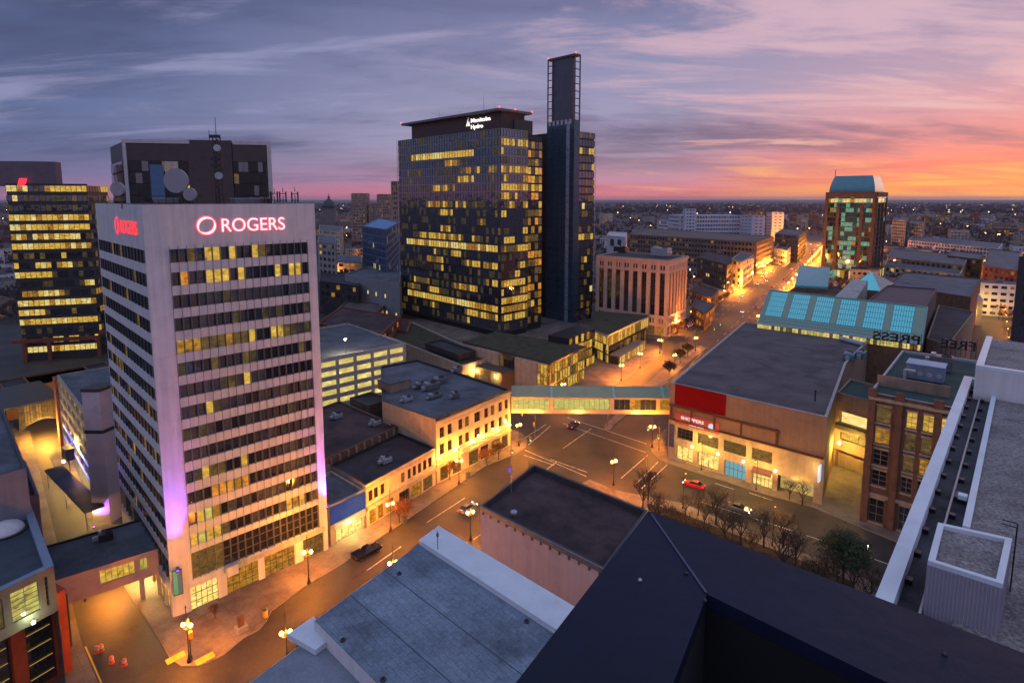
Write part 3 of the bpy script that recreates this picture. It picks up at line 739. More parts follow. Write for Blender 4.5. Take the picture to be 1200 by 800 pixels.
# ================================================================== HYDRO TOWER
hc = Vector((-5.0, 262.0)); hl_ = az(-44.8); hr = az(46.0)
HZ = 94.8
HL = along(hc, hl_, 466.5, HZ)
HR1 = along(hc, hr, 619, HZ)
HR2 = along(hc, hr, 641, HZ); HR3 = along(hc, hr, 671.5, HZ); HR4 = along(hc, hr, 697, HZ)
back = az(-44)
ht = thing('office_tower', 'tall dark glass tower with floors of yellow light, brown penthouse and flat roof', 'office tower', (*((HL + HR4) / 2), 0))
core = mat('tower_core', (.012, .012, .016), .4, .2, .3)
nr = Vector((hr.y, -hr.x))       # outward of the right-hand faces
rec = -nr * 3.0
b = MB(); b.prism(ccw([HL + Vector((.4, .5)), hc + Vector((0, .5)), HR1 + Vector((-.5, .1)), HR1 + back * 16, HL + hr * 20]), 0, HZ - .3); b.build('body', core, ht)
b = MB(); p1 = HR1 + rec + hr * .02; b.prism(ccw([p1 - nr * .3, HR2 + rec - nr * .3, HR2 + back * 18, HR1 + back * 18]), 0, HZ - 1.2); b.build('link', core, ht)
fh = 4.0; nfl = 23; zb = HZ - nfl * fh
litL = {19: (.3, 14, 27), 16: (.3, 10, 27), 13: (.3, 12, 27), 7: (.35, 6, 27), 4: (.5, 4, 27), 1: (.4, 4, 27), 20: (.9, 4, 21), 18: (.8, 18, 27), 17: (.2, 10, 27), 15: (.25, 16, 27), 14: (.5, 8, 27), 12: (.3, 14, 27), 11: (.4, 12, 27), 10: (.4, 6, 24), 9: (.95, 2, 27), 8: (.5, 8, 18), 6: (.35, 8, 27), 5: (.5, 20, 27), 2: (.95, 2, 27), 3: (.4, 2, 20)}
litR = {19: .3, 10: .3, 7: .45, 4: .5, 3: .6, 1: .5, 21: .3, 20: .25, 18: .95, 17: .5, 16: .95, 15: .3, 14: .8, 13: .15, 12: .25, 11: .2, 9: .95, 6: .3, 5: .8, 2: .95, 8: .1}
offb = [(g_blue, 8), (l_faint, 3.2), (l_dim, .25)]
rowL = {}; rowR = {}
for k in range(nfl):
    p, a_, c_ = litL.get(k, (.03, 4, 27)); rr_ = runs(40, p if p < .9 else 1.2, [(l_yel, 3), (l_amb, 2.5), (l_dim, 2)] if p < .9 else [(l_yel, 4), (l_amb, 2), (l_pale, 1)], offb, 3)
    rowL[k] = [rr_[i] if a_ <= i * .7 <= c_ else choose(*offb)() for i in range(40)]
    p = litR.get(k, .03); rowR[k] = runs(10, p if p < .9 else 1.2, [(l_yel, 4), (l_amb, 1.5), (l_dim, .8)], offb, 3)
def pl(k, i): return rowL[k][i]
def prr(k, i): return rowR[k][i]
def pe(k, i): return rnd.choices([l_yel, l_amb, l_org, g_dark, l_dim], [.45 if k in (20, 18, 16, 14, 11, 9, 5, 2) else .12, .35, .2, .5, .3])[0]
def pw(k, i):
    p = .9 if k in (21, 10) else .03; return rnd.choices([l_yel, l_dim, g_blue, l_pale], [p, .25, 1 - p, .03])[0]
tower_floor_glazing(ht, HL, hc, zb, nfl, fh, 3.0, 40, pl, .0, dk_metal, .16, .12)
tower_floor_glazing(ht, hc, HR1, zb, nfl, fh, 3.0, 10, prr, .0, dk_metal, .16, .12)
tower_floor_glazing(ht, HR1 + rec, HR2 + rec, zb, nfl - 1, fh, 3.2, 5, pe, .0, dk_metal, .2, .12)
b = MB()
for k in range(nfl + 1):
    z = zb + k * fh; b.ob(HL + Vector((0, .0)) - Vector((hl_.y, -hl_.x)) * 0, hc - HL, (hc - HL).length, .25, z - .1, z + .9 if k < nfl else z + .3)
    b.ob(hc, hr, (HR1 - hc).length, .25, z - .1, z + .9 if k < nfl else z + .3)
b.build('spandrel', g_blue, ht)
# spire: solid blue-green shaft with an open lattice head
zs_ = PZ(657, 57, HR2.y)[1] + 1.0; zsol = PZ(657, 137, HR2.y)[1]
sp = thing('tower_shaft', 'slim blue glass solar chimney with an open lattice head rising beside the dark tower', 'shaft', (*((HR2 + HR3) / 2), 0))
spn = nr * 1.0
K3 = HR3 + nr * .8; KL = along(K3, hl_, 641, HZ); wS = (K3 - KL).length; fd_ = (K3 - KL).normalized(); fo = Vector((fd_.y, -fd_.x)); dpt = 4.5
b = MB(); b.ob(KL, fd_, wS, dpt, 0, zsol); b.build('shaft', glass('shaft_glass', (.016, .055, .10), .2, .03, .8, 1.55), sp)
b = MB()
for k in range(int(zsol / 4)): b.ob(KL + fo * .05, fd_, wS, .2, k * 4 + 3.85, k * 4 + 4.0)
for u in (0, wS * .2, wS * .4, wS * .62, wS - .25): b.ob(KL + fo * .09 + fd_ * u, fd_, .22, .2, 0, zsol)
b.build('mullion', mat('steel_blue', (.05, .085, .13), .4, .1, 1, metal=.5), sp)
b = MB(); b.ob(KL + fo * .06 + fd_ * (wS * .72), fd_, wS * .12, .1, 0, zsol); b.build('light_slot', mat('slot_white', (.22, .27, .36), .25, .5, 1), sp)
b = MB(); th = .5
for (u, w) in ((0, 0), (wS * .17, 0), (wS * .83, 0), (wS - th, 0), (0, dpt - th), (wS - th, dpt - th)): b.ob(KL + fd_ * u + Vector((-fd_.y, fd_.x)) * w, fd_, th, th, zsol, zs_)
ns = 9
for k in range(ns + 1):
    z = zsol + (zs_ - zsol - .4) * k / ns
    for u0, u1 in ((0, .17), (.83, 1)): b.ob(KL + fd_ * (wS * u0) + fo * .02, fd_, wS * (u1 - u0), .35, z, z + .4)
    b.ob(K3 + fd_ * .02, Vector((-fd_.y, fd_.x)), dpt, .35, z + .02, z + .42)
b.ob(KL + fo * .04, fd_, wS, dpt, zs_ - .9, zs_); b.build('lattice', mat('lattice_steel', (.075, .065, .085), .5, .1, 1), sp)
b = MB(); b.ob(KL + fd_ * wS * .2 - fo * .7, fd_, wS * .6, dpt - 1.4, zsol, zs_ - .91); b.build('inner_screen', mat('screen_grey', (.06, .075, .11), .5, .2, .3), sp)
b = MB()
for i in range(6): b.ob(KL + fo * .1 + fd_ * (wS * (.06 + .15 * i)), fd_, wS * .08, .2, zsol - 1.4, zsol + .9)
b.build('vent_panel', lt_metal, sp)
b = MB()
for q in (KL, K3): b.lathe((*(q - fo * .4), zs_), [(.3, 0), (.3, .5), (.1, .7)], 8)
b.build('beacon', glow('beacon_red', (1, .05, .03), 6), sp)
# right wing
zw = PZ(684, 153, HR3.y)[1]
wt = thing('glass_tower', 'narrow dark glass wing to the right of the solar chimney, with two lit floors', 'tower', (*((HR3 + HR4) / 2), 0))
b = MB(); b.prism(ccw([HR3 + hr * .1 - nr * .3, HR4 - nr * .3 - hr * .2, HR4 + back * 30, HR3 + back * 30]), 0, zw); b.build('body', core, wt)
nf2 = int(zw / fh); tower_floor_glazing(wt, HR3 + hr * .1, HR4, zw - nf2 * fh, nf2, fh, 3.1, 7, pw, .0, dk_metal, .16, .12)
b = MB(); b.tube((*(HR4 + nr * .8), 0), (*(HR4 + nr * .8), zw), .12, n=5); b.build('corner_rod', lt_metal, wt); b = MB(); b.tube((*(HL + Vector((-.6, -.6))), 0), (*(HL + Vector((-.6, -.6))), HZ), .12, n=5)
b.build('corner_rod', lt_metal, ht)
# penthouse and overhanging roof
zp0, zp1 = HZ, HZ + 8.3
pb = mat('penthouse_brown', (.075, .045, .04), .8, .12, .4)
inl = Vector((hl_.y, -hl_.x))
pa0 = HL + hr * 4 - hl_ * 7; pc0 = hc + hr * 4.0 + hl_ * 4
b = MB(); pq = [pa0, pc0, pc0 + hr * 15, pa0 + hr * 15]; b.prism(ccw(pq), HZ - .2, zp1); b.build('penthouse', pb, ht)
sa = HL + hr * 2.0 + hl_ * -.2; sb = hc + hl_ * 2.5 + hr * 1.5; b = MB(); b.prism(ccw([sa, sb, sb + hr * 21, sa + hr * 21]), zp1, zp1 + 1.1); b.build('roof_slab', mat('slab_grey', (.13, .12, .13), .7, .1, .4), ht)
b = MB(); q = HR1 - hr * 6 + back * 3; b.prism(ccw([q, q + hr * 12, q + hr * 12 + back * 8, q + back * 8]), HZ - 1, HZ + 5.5); b.build('lift_room', dk_metal, ht)
b = MB()
for q in (sa, sb, sb + hr * 21, (sb + hr * 10)): b.lathe((*q, zp1 + 1.1), [(.3, 0), (.3, .45), (.1, .6)], 8)
b.build('beacon', glow('beacon_red', (1, .05, .03), 6), ht)
b = MB()
for s_, hh in ((.30, 5), (.52, 3), (.75, 9), (.55, 2.4), (.85, 4)):
    q = sa + (sb - sa) * s_ + hr * 8; b.tube((*q, zp1 + 1.1), (*q, zp1 + 1.1 + hh), .1, .04, 5)
b.build('antenna', blk_metal, ht)
wl_ = glow('sign_white', (1, .97, .9), 1.6)
u0, u1 = uof(pa0, pc0, 552, 100), uof(pa0, pc0, 575, 100)
text('Manitoba', ht, pa0, pc0, u0, HZ + 5.0, 2.6, wl_, width=u1 - u0, proud=.25, bold=.05); text('Hydro', ht, pa0, pc0, u0, HZ + 2.1, 2.6, wl_, width=(u1 - u0) * .62, proud=.25, bold=.05)
pd_ = (pc0 - pa0).normalized(); q = pa0 + pd_ * (u0 - 3.3) + Vector((pd_.y, -pd_.x)) * .3; b = MB()
b.face([(*(q), HZ + 3.6), (*(q + pd_ * .8), HZ + 3.6), (*(q + pd_ * 1.8), HZ + 7.8)]); b.face([(*(q + pd_ * 1.2), HZ + 3.6), (*(q + pd_ * 2.8), HZ + 3.6), (*(q + pd_ * 2.1), HZ + 6.0)])
b.build('emblem', wl_, ht)
def zat(A, B, px, py):
    """height of the photo pixel on the vertical plane through A-B"""
    A = V2(A); B = V2(B); d = B - A; fx = (px - 600) / 680.; dd = (py - 316) / 680.; f = CT - dd * ST; k = fx / f   # x = k*y on that sight plane
    t = (k * A.y - A.x) / (d.x - k * d.y); y = A.y + d.y * t; return EYE - (dd * CT + ST) * y / f
def px_rect(A, B, x0, x1, z0, z1): return (uof(A, B, x0, (z0 + z1) / 2), uof(A, B, x1, (z0 + z1) / 2), z0, z1)
UNIT = {}
def roof_unit(c, z, label, w=2.6, l=3.6, h=1.5, d=None, m=None):
    """rooftop air handler: housing on skids, fan cowl, duct"""
    d = d or az(42); t = thing('rooftop_unit', label, 'rooftop unit', (c[0], c[1], z)); b = MB(); b.cbox(c, d, l, w, z + .25, z + h); b.build('housing', m or grey_metal, t)
    b = MB(); c = V2(c); n = Vector((-d.y, d.x)); d = d.normalized()
    b.cbox(c + n * w * .3, d, l * .9, .2, z, z + .249); b.cbox(c - n * w * .3, d, l * .9, .2, z, z + .249); b.build('skid', dk_metal, t)
    b = MB(); b.lathe((*(c + d * l * .22), z + h), [(w * .33, 0), (w * .33, .25), (w * .26, .3), (w * .26, .1), (.05, .1)], 12); b.build('fan_cowl', dk_metal, t)
    b = MB(); b.cbox(c - d * l * .36, d, l * .2, w * .6, z + h, z + h + .5); b.cbox(c - d * (l * .5 + .4), d, .8, w * .4, z + .4, z + h * .8); b.build('duct', lt_metal, t)
    return t

# ================================================================== BANK BLOCK (lit cream front)
cream = mat('cream_stone', (.50, .40, .27), .85, .12, .6, streak=.15)
A = P(512, 567.5); B = P(598, 522); zb = 15.2
bk1 = P(448, 470, zb); br = P(489, 421, zb); bl2 = P(446, 429, zb)
Lb = (B - A).length
def fr(f, w): return (Lb * f - w / 2, Lb * f + w / 2)
wu = [.07, .165, .30, .385, .52, .645, .735, .85, .94]
hb = [(*fr(f, 1.5 if i != 4 else 2.2), 10.4, 12.9) for i, f in enumerate(wu)] + [(*fr(f, 1.5 if i != 4 else 2.2), 6.5, 9.0) for i, f in enumerate(wu)]
gb = [(*fr(.09, 2.6), .2, 3.6), (*fr(.25, 3.0), .2, 3.6), (*fr(.47, 3.6), .2, 3.7), (*fr(.62, 3.0), .2, 3.6), (*fr(.78, 3.4), .2, 3.7), (*fr(.92, 2.6), .2, 3.6)]
bank, bp_ = block('commercial_building', 'three storey cream building with uplights between its windows and grey roof', 'building', [bl2, bk1, A, B, br], 0, zb, cream, roof_grey, {2: hb + gb}, .35, cm=dk_metal)
windows(bank, A, B, hb, .3, choose((g_dark, 5), (g_slate, 2), (l_dim, 1.2), (l_amb, .6)), frame=mat('brown_frame', (.06, .03, .02), .6, 0))
windows(bank, A, B, gb, .3, choose((l_amb, 1), (l_dim, 2), (g_dark, 1)), frame=blk_metal, nx=3, ny=2, name='shop_window')
bd_ = (B - A).normalized(); bn = Vector((bd_.y, -bd_.x))
b = MB()
for z0, z1, pr in ((4.2, 4.6, .25), (5.3, 5.6, .2), (14.2, 14.6, .35), (13.4, 13.6, .2)): b.ob(A + bn * pr, bd_, Lb, pr - .003, z0, z1)
b.build('cornice', cream, bank)
b = MB(); b.prism([A - bn * 0 + bn * .02 + bd_ * .0, A + bn * .02 + bd_ * Lb, A + bd_ * Lb - bn * .1, A - bn * .1], zb - .5, zb + .12); b.build('roof_edge', blk_metal, bank)
ul = glow('uplight_glow', (1, .70, .25), 14)
for f in (.02, .235, .455, .585, .79, .985):
    q = A + bd_ * (Lb * f) + bn * .3; t = thing('wall_light', 'small uplight on the cream bank building front between window pairs', 'wall light', (*q, 5.6), 'uplights on the cream building')
    b = MB(); b.cbox(q, bd_, .35, .3, 5.6, 5.85); b.build('housing', blk_metal, t); b = MB(); b.cbox(q, bd_, .3, .26, 5.852, 5.93); b.build('lens', ul, t)
    lamp_light('lamp', (*(q + bn * .45), 6.1), (1, .48, .08), 300, t, .1)
for px, py, w, l, h, lb in ((505, 456, 2.6, 4.2, 1.7, 'large grey air handler in the middle of the grey bank roof'), (515, 449, 2.4, 3.4, 1.5, 'air handler just behind the largest one on the bank roof'), (536, 436, 1.8, 3.0, 1.4, 'boxy unit toward the back right of the bank roof'), (533, 466, 1.6, 1.8, 1.3, 'reddish small unit near the front edge of the bank roof'), (477, 470, 1.6, 2.6, 1.0, 'low pale unit at the left end of the bank roof'), (509, 466, 2.0, 3.6, .9, 'low dark duct box in front of the large air handler'), (493, 454, 1.8, 3.4, 1.2, 'dark hooded unit left of the large air handler')):
    roof_unit(P(px, py, zb - .6), zb - .6, lb, w, l, h, az(42), lt_metal if 'pale' in lb else None)
q = P(462, 452, zb); b = MB()
pt_ = thing('rooftop_hut', 'brown boxy stair hut at the back left corner of the bank roof', 'rooftop hut', (*q, zb - .6)); b.cbox(q, az(42), 6.5, 5.5, zb - .6, zb + 1.6); b.build('wall', tan, pt_); b = MB(); b.cbox(q, az(42), 6.8, 5.8, zb + 1.6, zb + 1.8); b.build('roof', roof_grey, pt_)
q = P(444, 482, 8); block('annex_building', 'small dark annex wedged between bank and lit parkade', 'building', [q + az(42) * x + az(-48) * y for x, y in ((-3, 0), (4, 0), (4, 9), (-3, 9))], 0, 10.5, mat('annex_brown', (.10, .075, .065), .9, .2, .5), roof_dark)

# ================================================================== LOW SHOPS BETWEEN ROGERS AND BANK
A2 = P(430, 618); B2 = A - bd_ * .35; z2 = 8.8; Ls = (B2 - A2).length; sd = (B2 - A2).normalized(); sbk = az(-48); sn = Vector((sd.y, -sd.x))
hs = [px_rect(A2, B2, a, c, 5.0, 7.2) for a, c in ((432, 437), (438.5, 443.5), (446, 451), (470, 474.5), (478, 482), (484, 488), (490, 494), (496, 500), (502, 506))]
gs = [px_rect(A2, B2, a, c, .2, 3.2) for a, c in ((433, 441), (443, 450), (453, 462), (468, 480), (482, 494), (496, 507))]
lo, lp_ = block('shop_building', 'low cream two storey shop row with dark roof beside the bank', 'building', [A2 + sbk * 13, A2, B2, B2 + sbk * 13], 0, z2, cream, roof_dark, {1: hs + gs}, .3, cm=dk_metal)
windows(lo, A2, B2, hs, .25, choose((g_dark, 3), (l_dim, 1)), frame=dk_metal, nx=2, ny=1)
windows(lo, A2, B2, gs, .25, choose((l_dim, 2), (g_dark, 1), (l_amb, 1.2)), frame=blk_metal, nx=3, ny=2, name='shop_window')
b = MB(); b.ob(A2 + sn * .5, sd, Ls, .49, 3.5, 4.3); b.ob(A2 + sn * .22, sd, Ls, .21, 7.9, 8.25); b.build('fascia', buff, lo)
rz_ = 10.4; R0 = A2 + sbk * 13.1; R1 = B2 + sbk * 13.1
hall, _ = block('hall_building', 'larger flat building with dark brown roof behind the shop row', 'building', [R0 - sd * 2 + sbk * 26, R0 - sd * 2, R1, R1 + sbk * 26], 0, rz_, brown_brick, roof_brown, cm=mat('brown_trim', (.12, .07, .05), .8, .1, 1))
b = MB()
for i in range(9): b.ob(R0 + sd * (Ls * i / 9.) + sn * .4, sd, .5, .39, 7.5, rz_ - .2)
b.build('buttress', tan, hall)
for px, py, z, lb in ((395, 490, rz_, 'pale vent housing on the brown hall roof near the white tower'), (440, 498, rz_, 'pair of light roof vents at the far right of the brown hall roof'), (452, 542, z2, 'white square vent on the dark shop roof')):
    roof_unit(P(px, py, z - .6), z - .6, lb, 1.8, 2.2, 1.2, az(42), lt_metal)
h2 = R0 - sd * 1 + sbk * 27; block('annex_building', 'small brown block with a pitched light penthouse behind the brown hall roof', 'building', [h2, h2 + sd * 14, h2 + sd * 14 + sbk * 10, h2 + sbk * 10], 0, 9, tan, roof_brown)
A3 = P(388, 641); B3 = A2 - sd * .3; z3 = 8.0; L3 = (B3 - A3).length
g3 = [(1.2, L3 - .6, .15, 3.0)]
bs, _ = block('shop_building', 'small shop with bright blue upper front and lit yellow window', 'building', [A3 + sbk * 12, A3, B3, B3 + sbk * 12], 0, z3, mat('shop_grey', (.25, .22, .2), .8, .1, 1), roof_grey, {1: g3}, .6, cm=lt_conc)
window(bs, A3, B3, g3[0], .55, l_shop, grey_metal, 4, 1, 'shop_window')
d3 = (B3 - A3).normalized(); n3_ = Vector((d3.y, -d3.x))
b = MB(); b.ob(A3 + n3_ * .15, d3, L3, .145, 4.3, z3 - .3); b.build('blue_front', blue_clad, bs)
b = MB(); b.ob(A3 + n3_ * .5 + d3 * .8, d3, L3 - 1, .49, 3.1, 4.2); b.build('shop_sign', glow('sign_cream', (1, .62, .22), .7), bs)
lamp_light('lamp', (*(A3 + d3 * L3 * .55 + n3_ * 1.2), 2.6), (1, .72, .2), 500, None)
block('shop_building', 'plain grey roofed low block behind the blue fronted shop', 'building', [A3 + sbk * 12.2 - d3, B3 + sbk * 12.2, B3 + sbk * 22, A3 + sbk * 22 - d3], 0, 9.2, tan, roof_grey)

# ================================================================== LIT PARKADE, HYDRO PODIUMS
zk = 16.; pa = P(379, 420, zk); pb2 = P(475.5, 401.5, zk); pdr = (pb2 - pa).normalized(); pa = pa - pdr * 20; Lp = (pb2 - pa).length; pbk = Vector((-pdr.y, pdr.x))
park_w = mat('parkade_concrete', (.42, .38, .36), .85, .12, .5, streak=.2)
hp = rows(pa, pb2, bays(Lp, 8, (Lp - 1) / 8 - .9, .5, .5), [(1.0 + 3.0 * k, 2.7 + 3.0 * k) for k in range(5)])
pk_, _ = block('parkade', 'concrete parkade with five rows of yellow lit openings', 'parkade', [pa + pbk * 42, pa, pb2, pb2 + pbk * 42], 0, zk, park_w, roof_grey, {1: hp}, .5)
for k in range(5):
    b = MB(); nn = Vector((pdr.y, -pdr.x)); p, q = pa + pdr * .5 - nn * .55, pb2 - pdr * .5 - nn * .55
    z0 = .9 + 3.0 * k; b.face([(*p, z0), (*q, z0), (*q, z0 + 1.9), (*p, z0 + 1.9)]); b.build('deck_glow', lit('deck_glow', (.45, .33, .06), (1., .80, .25), .95, .35, .3, .55), pk_)  # glowing sheet put in place of the ceiling lights inside
q = P(405, 412, zk); t = thing('roof_lamp', 'short lamp pole glowing on the parkade roof deck', 'lamp', (*q, zk - .6)); b = MB(); b.tube((*q, zk - .6), (*q, zk + 4), .08, n=5); b.build('pole', grey_metal, t); b = MB(); b.cbox(q, az(40), .8, .35, zk + 4, zk + 4.2); b.build('lamp_head', bulb_w, t); lamp_light('lamp', (*q, zk + 3.7), (1, .8, .4), 900, t)
# low podium walls in front of the dark tower
z0p = 8.; A = P(434, 386, z0p); B = P(541, 428, z0p); e = az(45)
block('podium_building', 'long low podium with a buff wall and planted roof below the dark tower', 'building', [A, B, B + e * 14, A + e * 22], 0, z0p, buff, sedum, cm=lt_conc)
A = P(498, 405, 9); t, _ = block('podium_building', 'small black roofed block on the podium beside the planted roof', 'building', [A, P(537, 419, 9.), P(537, 419, 9.) + e * 8, A + e * 8], 8.0, 10.2, dk_metal, roof_dark)
zp = 11.; A = P(542, 402, zp); M1 = P(584, 414, zp); M2 = P(603, 419, zp); C = P(642, 427, zp); D = P(684, 409, zp); E_ = A + (D - C) * .75
def glazed(root, A, B, z0, z1, n, pick, **k): return ribbon(root, A, B, z0, z1, n, pick, **k)
pd1 = thing('podium_building', 'buff stone podium with planted roof and lit glass corner by the skywalk', 'building', (*((A + C + D) / 3), 0))
b = MB(); b.prism(ccw([A, M1, M1 + e * 3, M2 + e * 3, M2, C, C + (D - C) * .12, D - e * 0 + (D - C).normalized() * 0 + az(-44) * 2, E_]), 0, zp); b.build('wall', pinkbuff, pd1)
nose = C + (C - M2).normalized() * 1.2
b = MB(); b.prism(ccw([A, nose, D + (D - C).normalized() * 2, E_ + e * 2]), zp + .01, zp + .7, 1, 0); b.build('roof', [sedum, dk_metal], pd1)
glazed(pd1, M1 + e * .6, M2 + e * .6, 1, zp - .5, 4, choose((g_dark, 3), (l_dim, 1)), depth=0.1)
Cg = C + (D - C) * .0; gn = Vector(((D - C).y, -(D - C).x)).normalized()
for z0, z1 in ((.4, 3.6), (4.2, 7.2), (7.6, 10.6)):
    glazed(pd1, C + gn * .5, D + gn * .5, z0, z1, 14, choose((l_yel, 5), (l_amb, 3), (l_dim, 2)), depth=.1, mul=.14)
    glazed(pd1, C - (C - M2).normalized() * 4 - Vector(((C - M2).y, -(C - M2).x)).normalized() * -.3, C - Vector(((C - M2).y, -(C - M2).x)).normalized() * -.3, z0, z1, 3, choose((l_yel, 2), (l_amb, 2), (g_dark, 1)), depth=.05, mul=.14)
A = P(545, 437, 3); B = P(588, 450, 3); w_ = thing('loading_dock', 'dark loading bay with two small lamps beside the buff podium', 'loading bay', (*A, 0)); b = MB(); b.prism(ccw([A, B, B + e * 7, A + e * 7]), 0, 6.6); b.build('wall', mat('dock_brown', (.09, .06, .045), .85, .2, .5), w_)
ddk = (B - A).normalized(); ndk = Vector((ddk.y, -ddk.x)); Ldk = (B - A).length
for i in range(3): 
    b = MB(); b.ob(A + ddk * (1 + i * Ldk / 3) + ndk * .06, ddk, Ldk / 3 - 1.6, .05, .2, 4.2); b.build('shutter', grey_metal, w_)
for f in (.35, .85): q = A + ddk * Ldk * f + ndk * .6; lamp_light('lamp', (*q, 5.2), (1, .55, .12), 700, None); b = MB(); b.cbox(q - ndk * .4, ddk, .5, .35, 5.2, 5.5); b.build('wall_lamp', bulb, w_)
# second podium with the planted point
zq = 11.; N_ = P(712, 395, zq); Rr = P(762, 371, zq); Bq = P(697, 366, zq); Lq = P(692, 386, zq)
pd2 = thing('podium_building', 'pointed podium with planted roof over glowing glass storeys along the avenue', 'building', (*N_, 0))
i4 = inset(ccw([N_, Rr, Bq, Lq]), 1.2); b = MB(); b.prism(i4, 0, zq - .1); b.build('core', core, pd2)
b = MB(); b.prism(ccw([N_, Rr, Bq, Lq]), zq, zq + .7, 1, 0); b.build('roof', [sedum, lt_metal], pd2)
gd_ = (Rr - N_).normalized(); gnn = Vector((gd_.y, -gd_.x)); lN = N_ - gnn * .9 + gd_ * 1; lR = Rr - gnn * .9
glazed(pd2, lN, lR, 6.6, 10.6, 20, choose((l_yel, 5), (l_amb, 2), (l_dim, 1)), depth=0, mul=.16)
glazed(pd2, lN, lR, .3, 5.6, 20, choose((l_dim, 3), (l_amb, 2), (g_dark, 3)), depth=0, mul=.16)
lw_ = (N_ - Lq).normalized(); lnn = Vector((lw_.y, -lw_.x))
for z0 in (.4, 4., 7.4): glazed(pd2, Lq - lnn * .9, N_ - lnn * .9 - lw_ * .5, z0, z0 + 3, 6, choose((l_yel, 4), (l_amb, 3), (g_dark, 2)), depth=0, mul=.16)
pv = thing('pavilion', 'low glazed pavilion glowing white along the pavement under the pointed podium', 'pavilion', (*(N_ + gnn * 3), 0)); A = N_ + gnn * 4 + gd_ * 2; B = N_ + gnn * 4 + gd_ * 30
b = MB(); b.prism(ccw([A - gnn * .2, B - gnn * .2, B - gnn * 4, A - gnn * 4]), 0, 3.4); b.build('body', core, pv); b = MB(); b.prism(ccw([A + gnn * .6 - gd_ * .6, B + gnn * .6, B - gnn * 4, A - gnn * 4]), 3.41, 3.75); b.build('roof', grey_metal, pv)
glazed(pv, A, B, .2, 3.35, 24, choose((l_pale, 3), (l_yel, 2), (l_amb, 2)), depth=0, mul=.12)
# glass links at the tower foot
A = P(667, 403, 12); B = P(697, 391, 12); g_ = thing('atrium_building', 'glass atrium with several lit yellow floors at the foot of the solar chimney', 'building', (*A, 0)); da = (B - A).normalized(); na = Vector((da.y, -da.x)); b = MB(); b.prism(ccw([A - na * .3, B - na * .3, B - na * 9, A - na * 9]), 0, 14); b.build('body', core, g_)
for k in range(4): glazed(g_, A, B, .5 + k * 3.5, 3.4 + k * 3.5, 9, choose((l_yel, 4), (l_amb, 4), (l_dim, 2), (g_dark, 3)), depth=0, mul=.16)

# ================================================================== SKYWALK OVER THE AVENUE
SA = Vector((-.2, 146.2)); SB = Vector((43.6, 145.2)); sk = thing('skywalk', 'enclosed footbridge with teal metal roof and lit windows crossing above the avenue', 'footbridge', (*((SA + SB) / 2), 7))
sdv = (SB - SA).normalized(); snv = Vector((sdv.y, -sdv.x)); Lk = (SB - SA).length; zf = 9.0; wk = 5.2
peach = mat('skywalk_panel', (.55, .40, .28), .7, .1, .6)
b = MB(); b.ob(SA, sdv, Lk, wk, zf - .6, zf + .5); b.ob(SA, sdv, Lk, wk, 12.3, 12.9); b.build('deck', peach, sk)
b = MB()
for u, w in ((0, .5), (Lk * .23, 1.0), (Lk * .585, 1.1), (Lk * .86, .9)): b.ob(SA + sdv * u + snv * .12, sdv, w, wk + .24, zf - .4, 13.0)
b.build('pier_frame', peach, sk)
segs = [(.5, Lk * .23), (Lk * .23 + 1, Lk * .585), (Lk * .585 + 1.1, Lk * .86), (Lk * .86 + .9, Lk)]
l_sky = lit('lit_skywalk', (.35, .33, .05), (.80, .78, .22), .9, 1.2, .3, .6)
GL.append(l_sky); GI['lit_skywalk'] = len(GL) - 1
for i, (u0, u1) in enumerate(segs):
    n_ = max(2, int((u1 - u0) / 1.3)); pk3 = (lambda j: l_sky) if i < 2 else choose((l_amb, 1), (l_org, .6), (g_slate, 1.6)) if i == 2 else (lambda j: l_amb)
    ribbon(sk, SA + sdv * u0, SA + sdv * u1, zf + .55, 12.25, n_, pk3, .1, grey_metal, .1, 'window_band', .06)
    ribbon(sk, SA + sdv * u1 - snv * wk, SA + sdv * u0 - snv * wk, zf + .55, 12.25, n_, pk3, .1, grey_metal, .1, 'window_band', .06)
b = MB(); p = SA + snv * .5; q = SA + sdv * Lk + snv * .5; r_ = SA - snv * (wk + .5); s_ = SA + sdv * Lk - snv * (wk + .5); m1 = (p + r_) / 2; m2 = (q + s_) / 2; zr1, zr2 = 12.9, 15.0
b.face([(*p, zr1), (*q, zr1), (*m2, zr2), (*m1, zr2)]); b.face([(*m1, zr2), (*m2, zr2), (*s_, zr1), (*r_, zr1)]); b.face([(*p, zr1), (*m1, zr2), (*r_, zr1)]); b.face([(*q, zr1), (*s_, zr1), (*m2, zr2)]); b.face([(*p, zr1), (*r_, zr1), (*s_, zr1), (*q, zr1)])
b.build('roof', teal_roof, sk)
for f in (.24, .61, .9):
    b = MB(); c = SA + sdv * Lk * f; a1 = c + snv * .55; a2 = c - snv * wk / 2; w = sdv * .28
    b.face([(*(a1 - w), zr1 + .1), (*(a1 + w), zr1 + .1), (*(a2 + w), zr2 + .1), (*(a2 - w), zr2 + .1)]); b.face([(*(a1 - w), zr1), (*(a1 + w), zr1), (*(a1 + w), zr1 + .1), (*(a1 - w), zr1 + .1)]); b.face([(*(a1 + w), zr1), (*(a2 + w), zr2), (*(a2 + w), zr2 + .1), (*(a1 + w), zr1 + .1)]); b.face([(*(a1 - w), zr1), (*(a2 - w), zr2), (*(a2 - w), zr2 + .1), (*(a1 - w), zr1 + .1)])
    b.build('roof_rib', mat('teal_rib', (.22, .46, .40), .5, .1, 1), sk)
for u in (.15, .4, .75): lamp_light('lamp', (*(SA + sdv * Lk * u + snv * 1.0), 7.9), (1, .48, .08), 420, None)

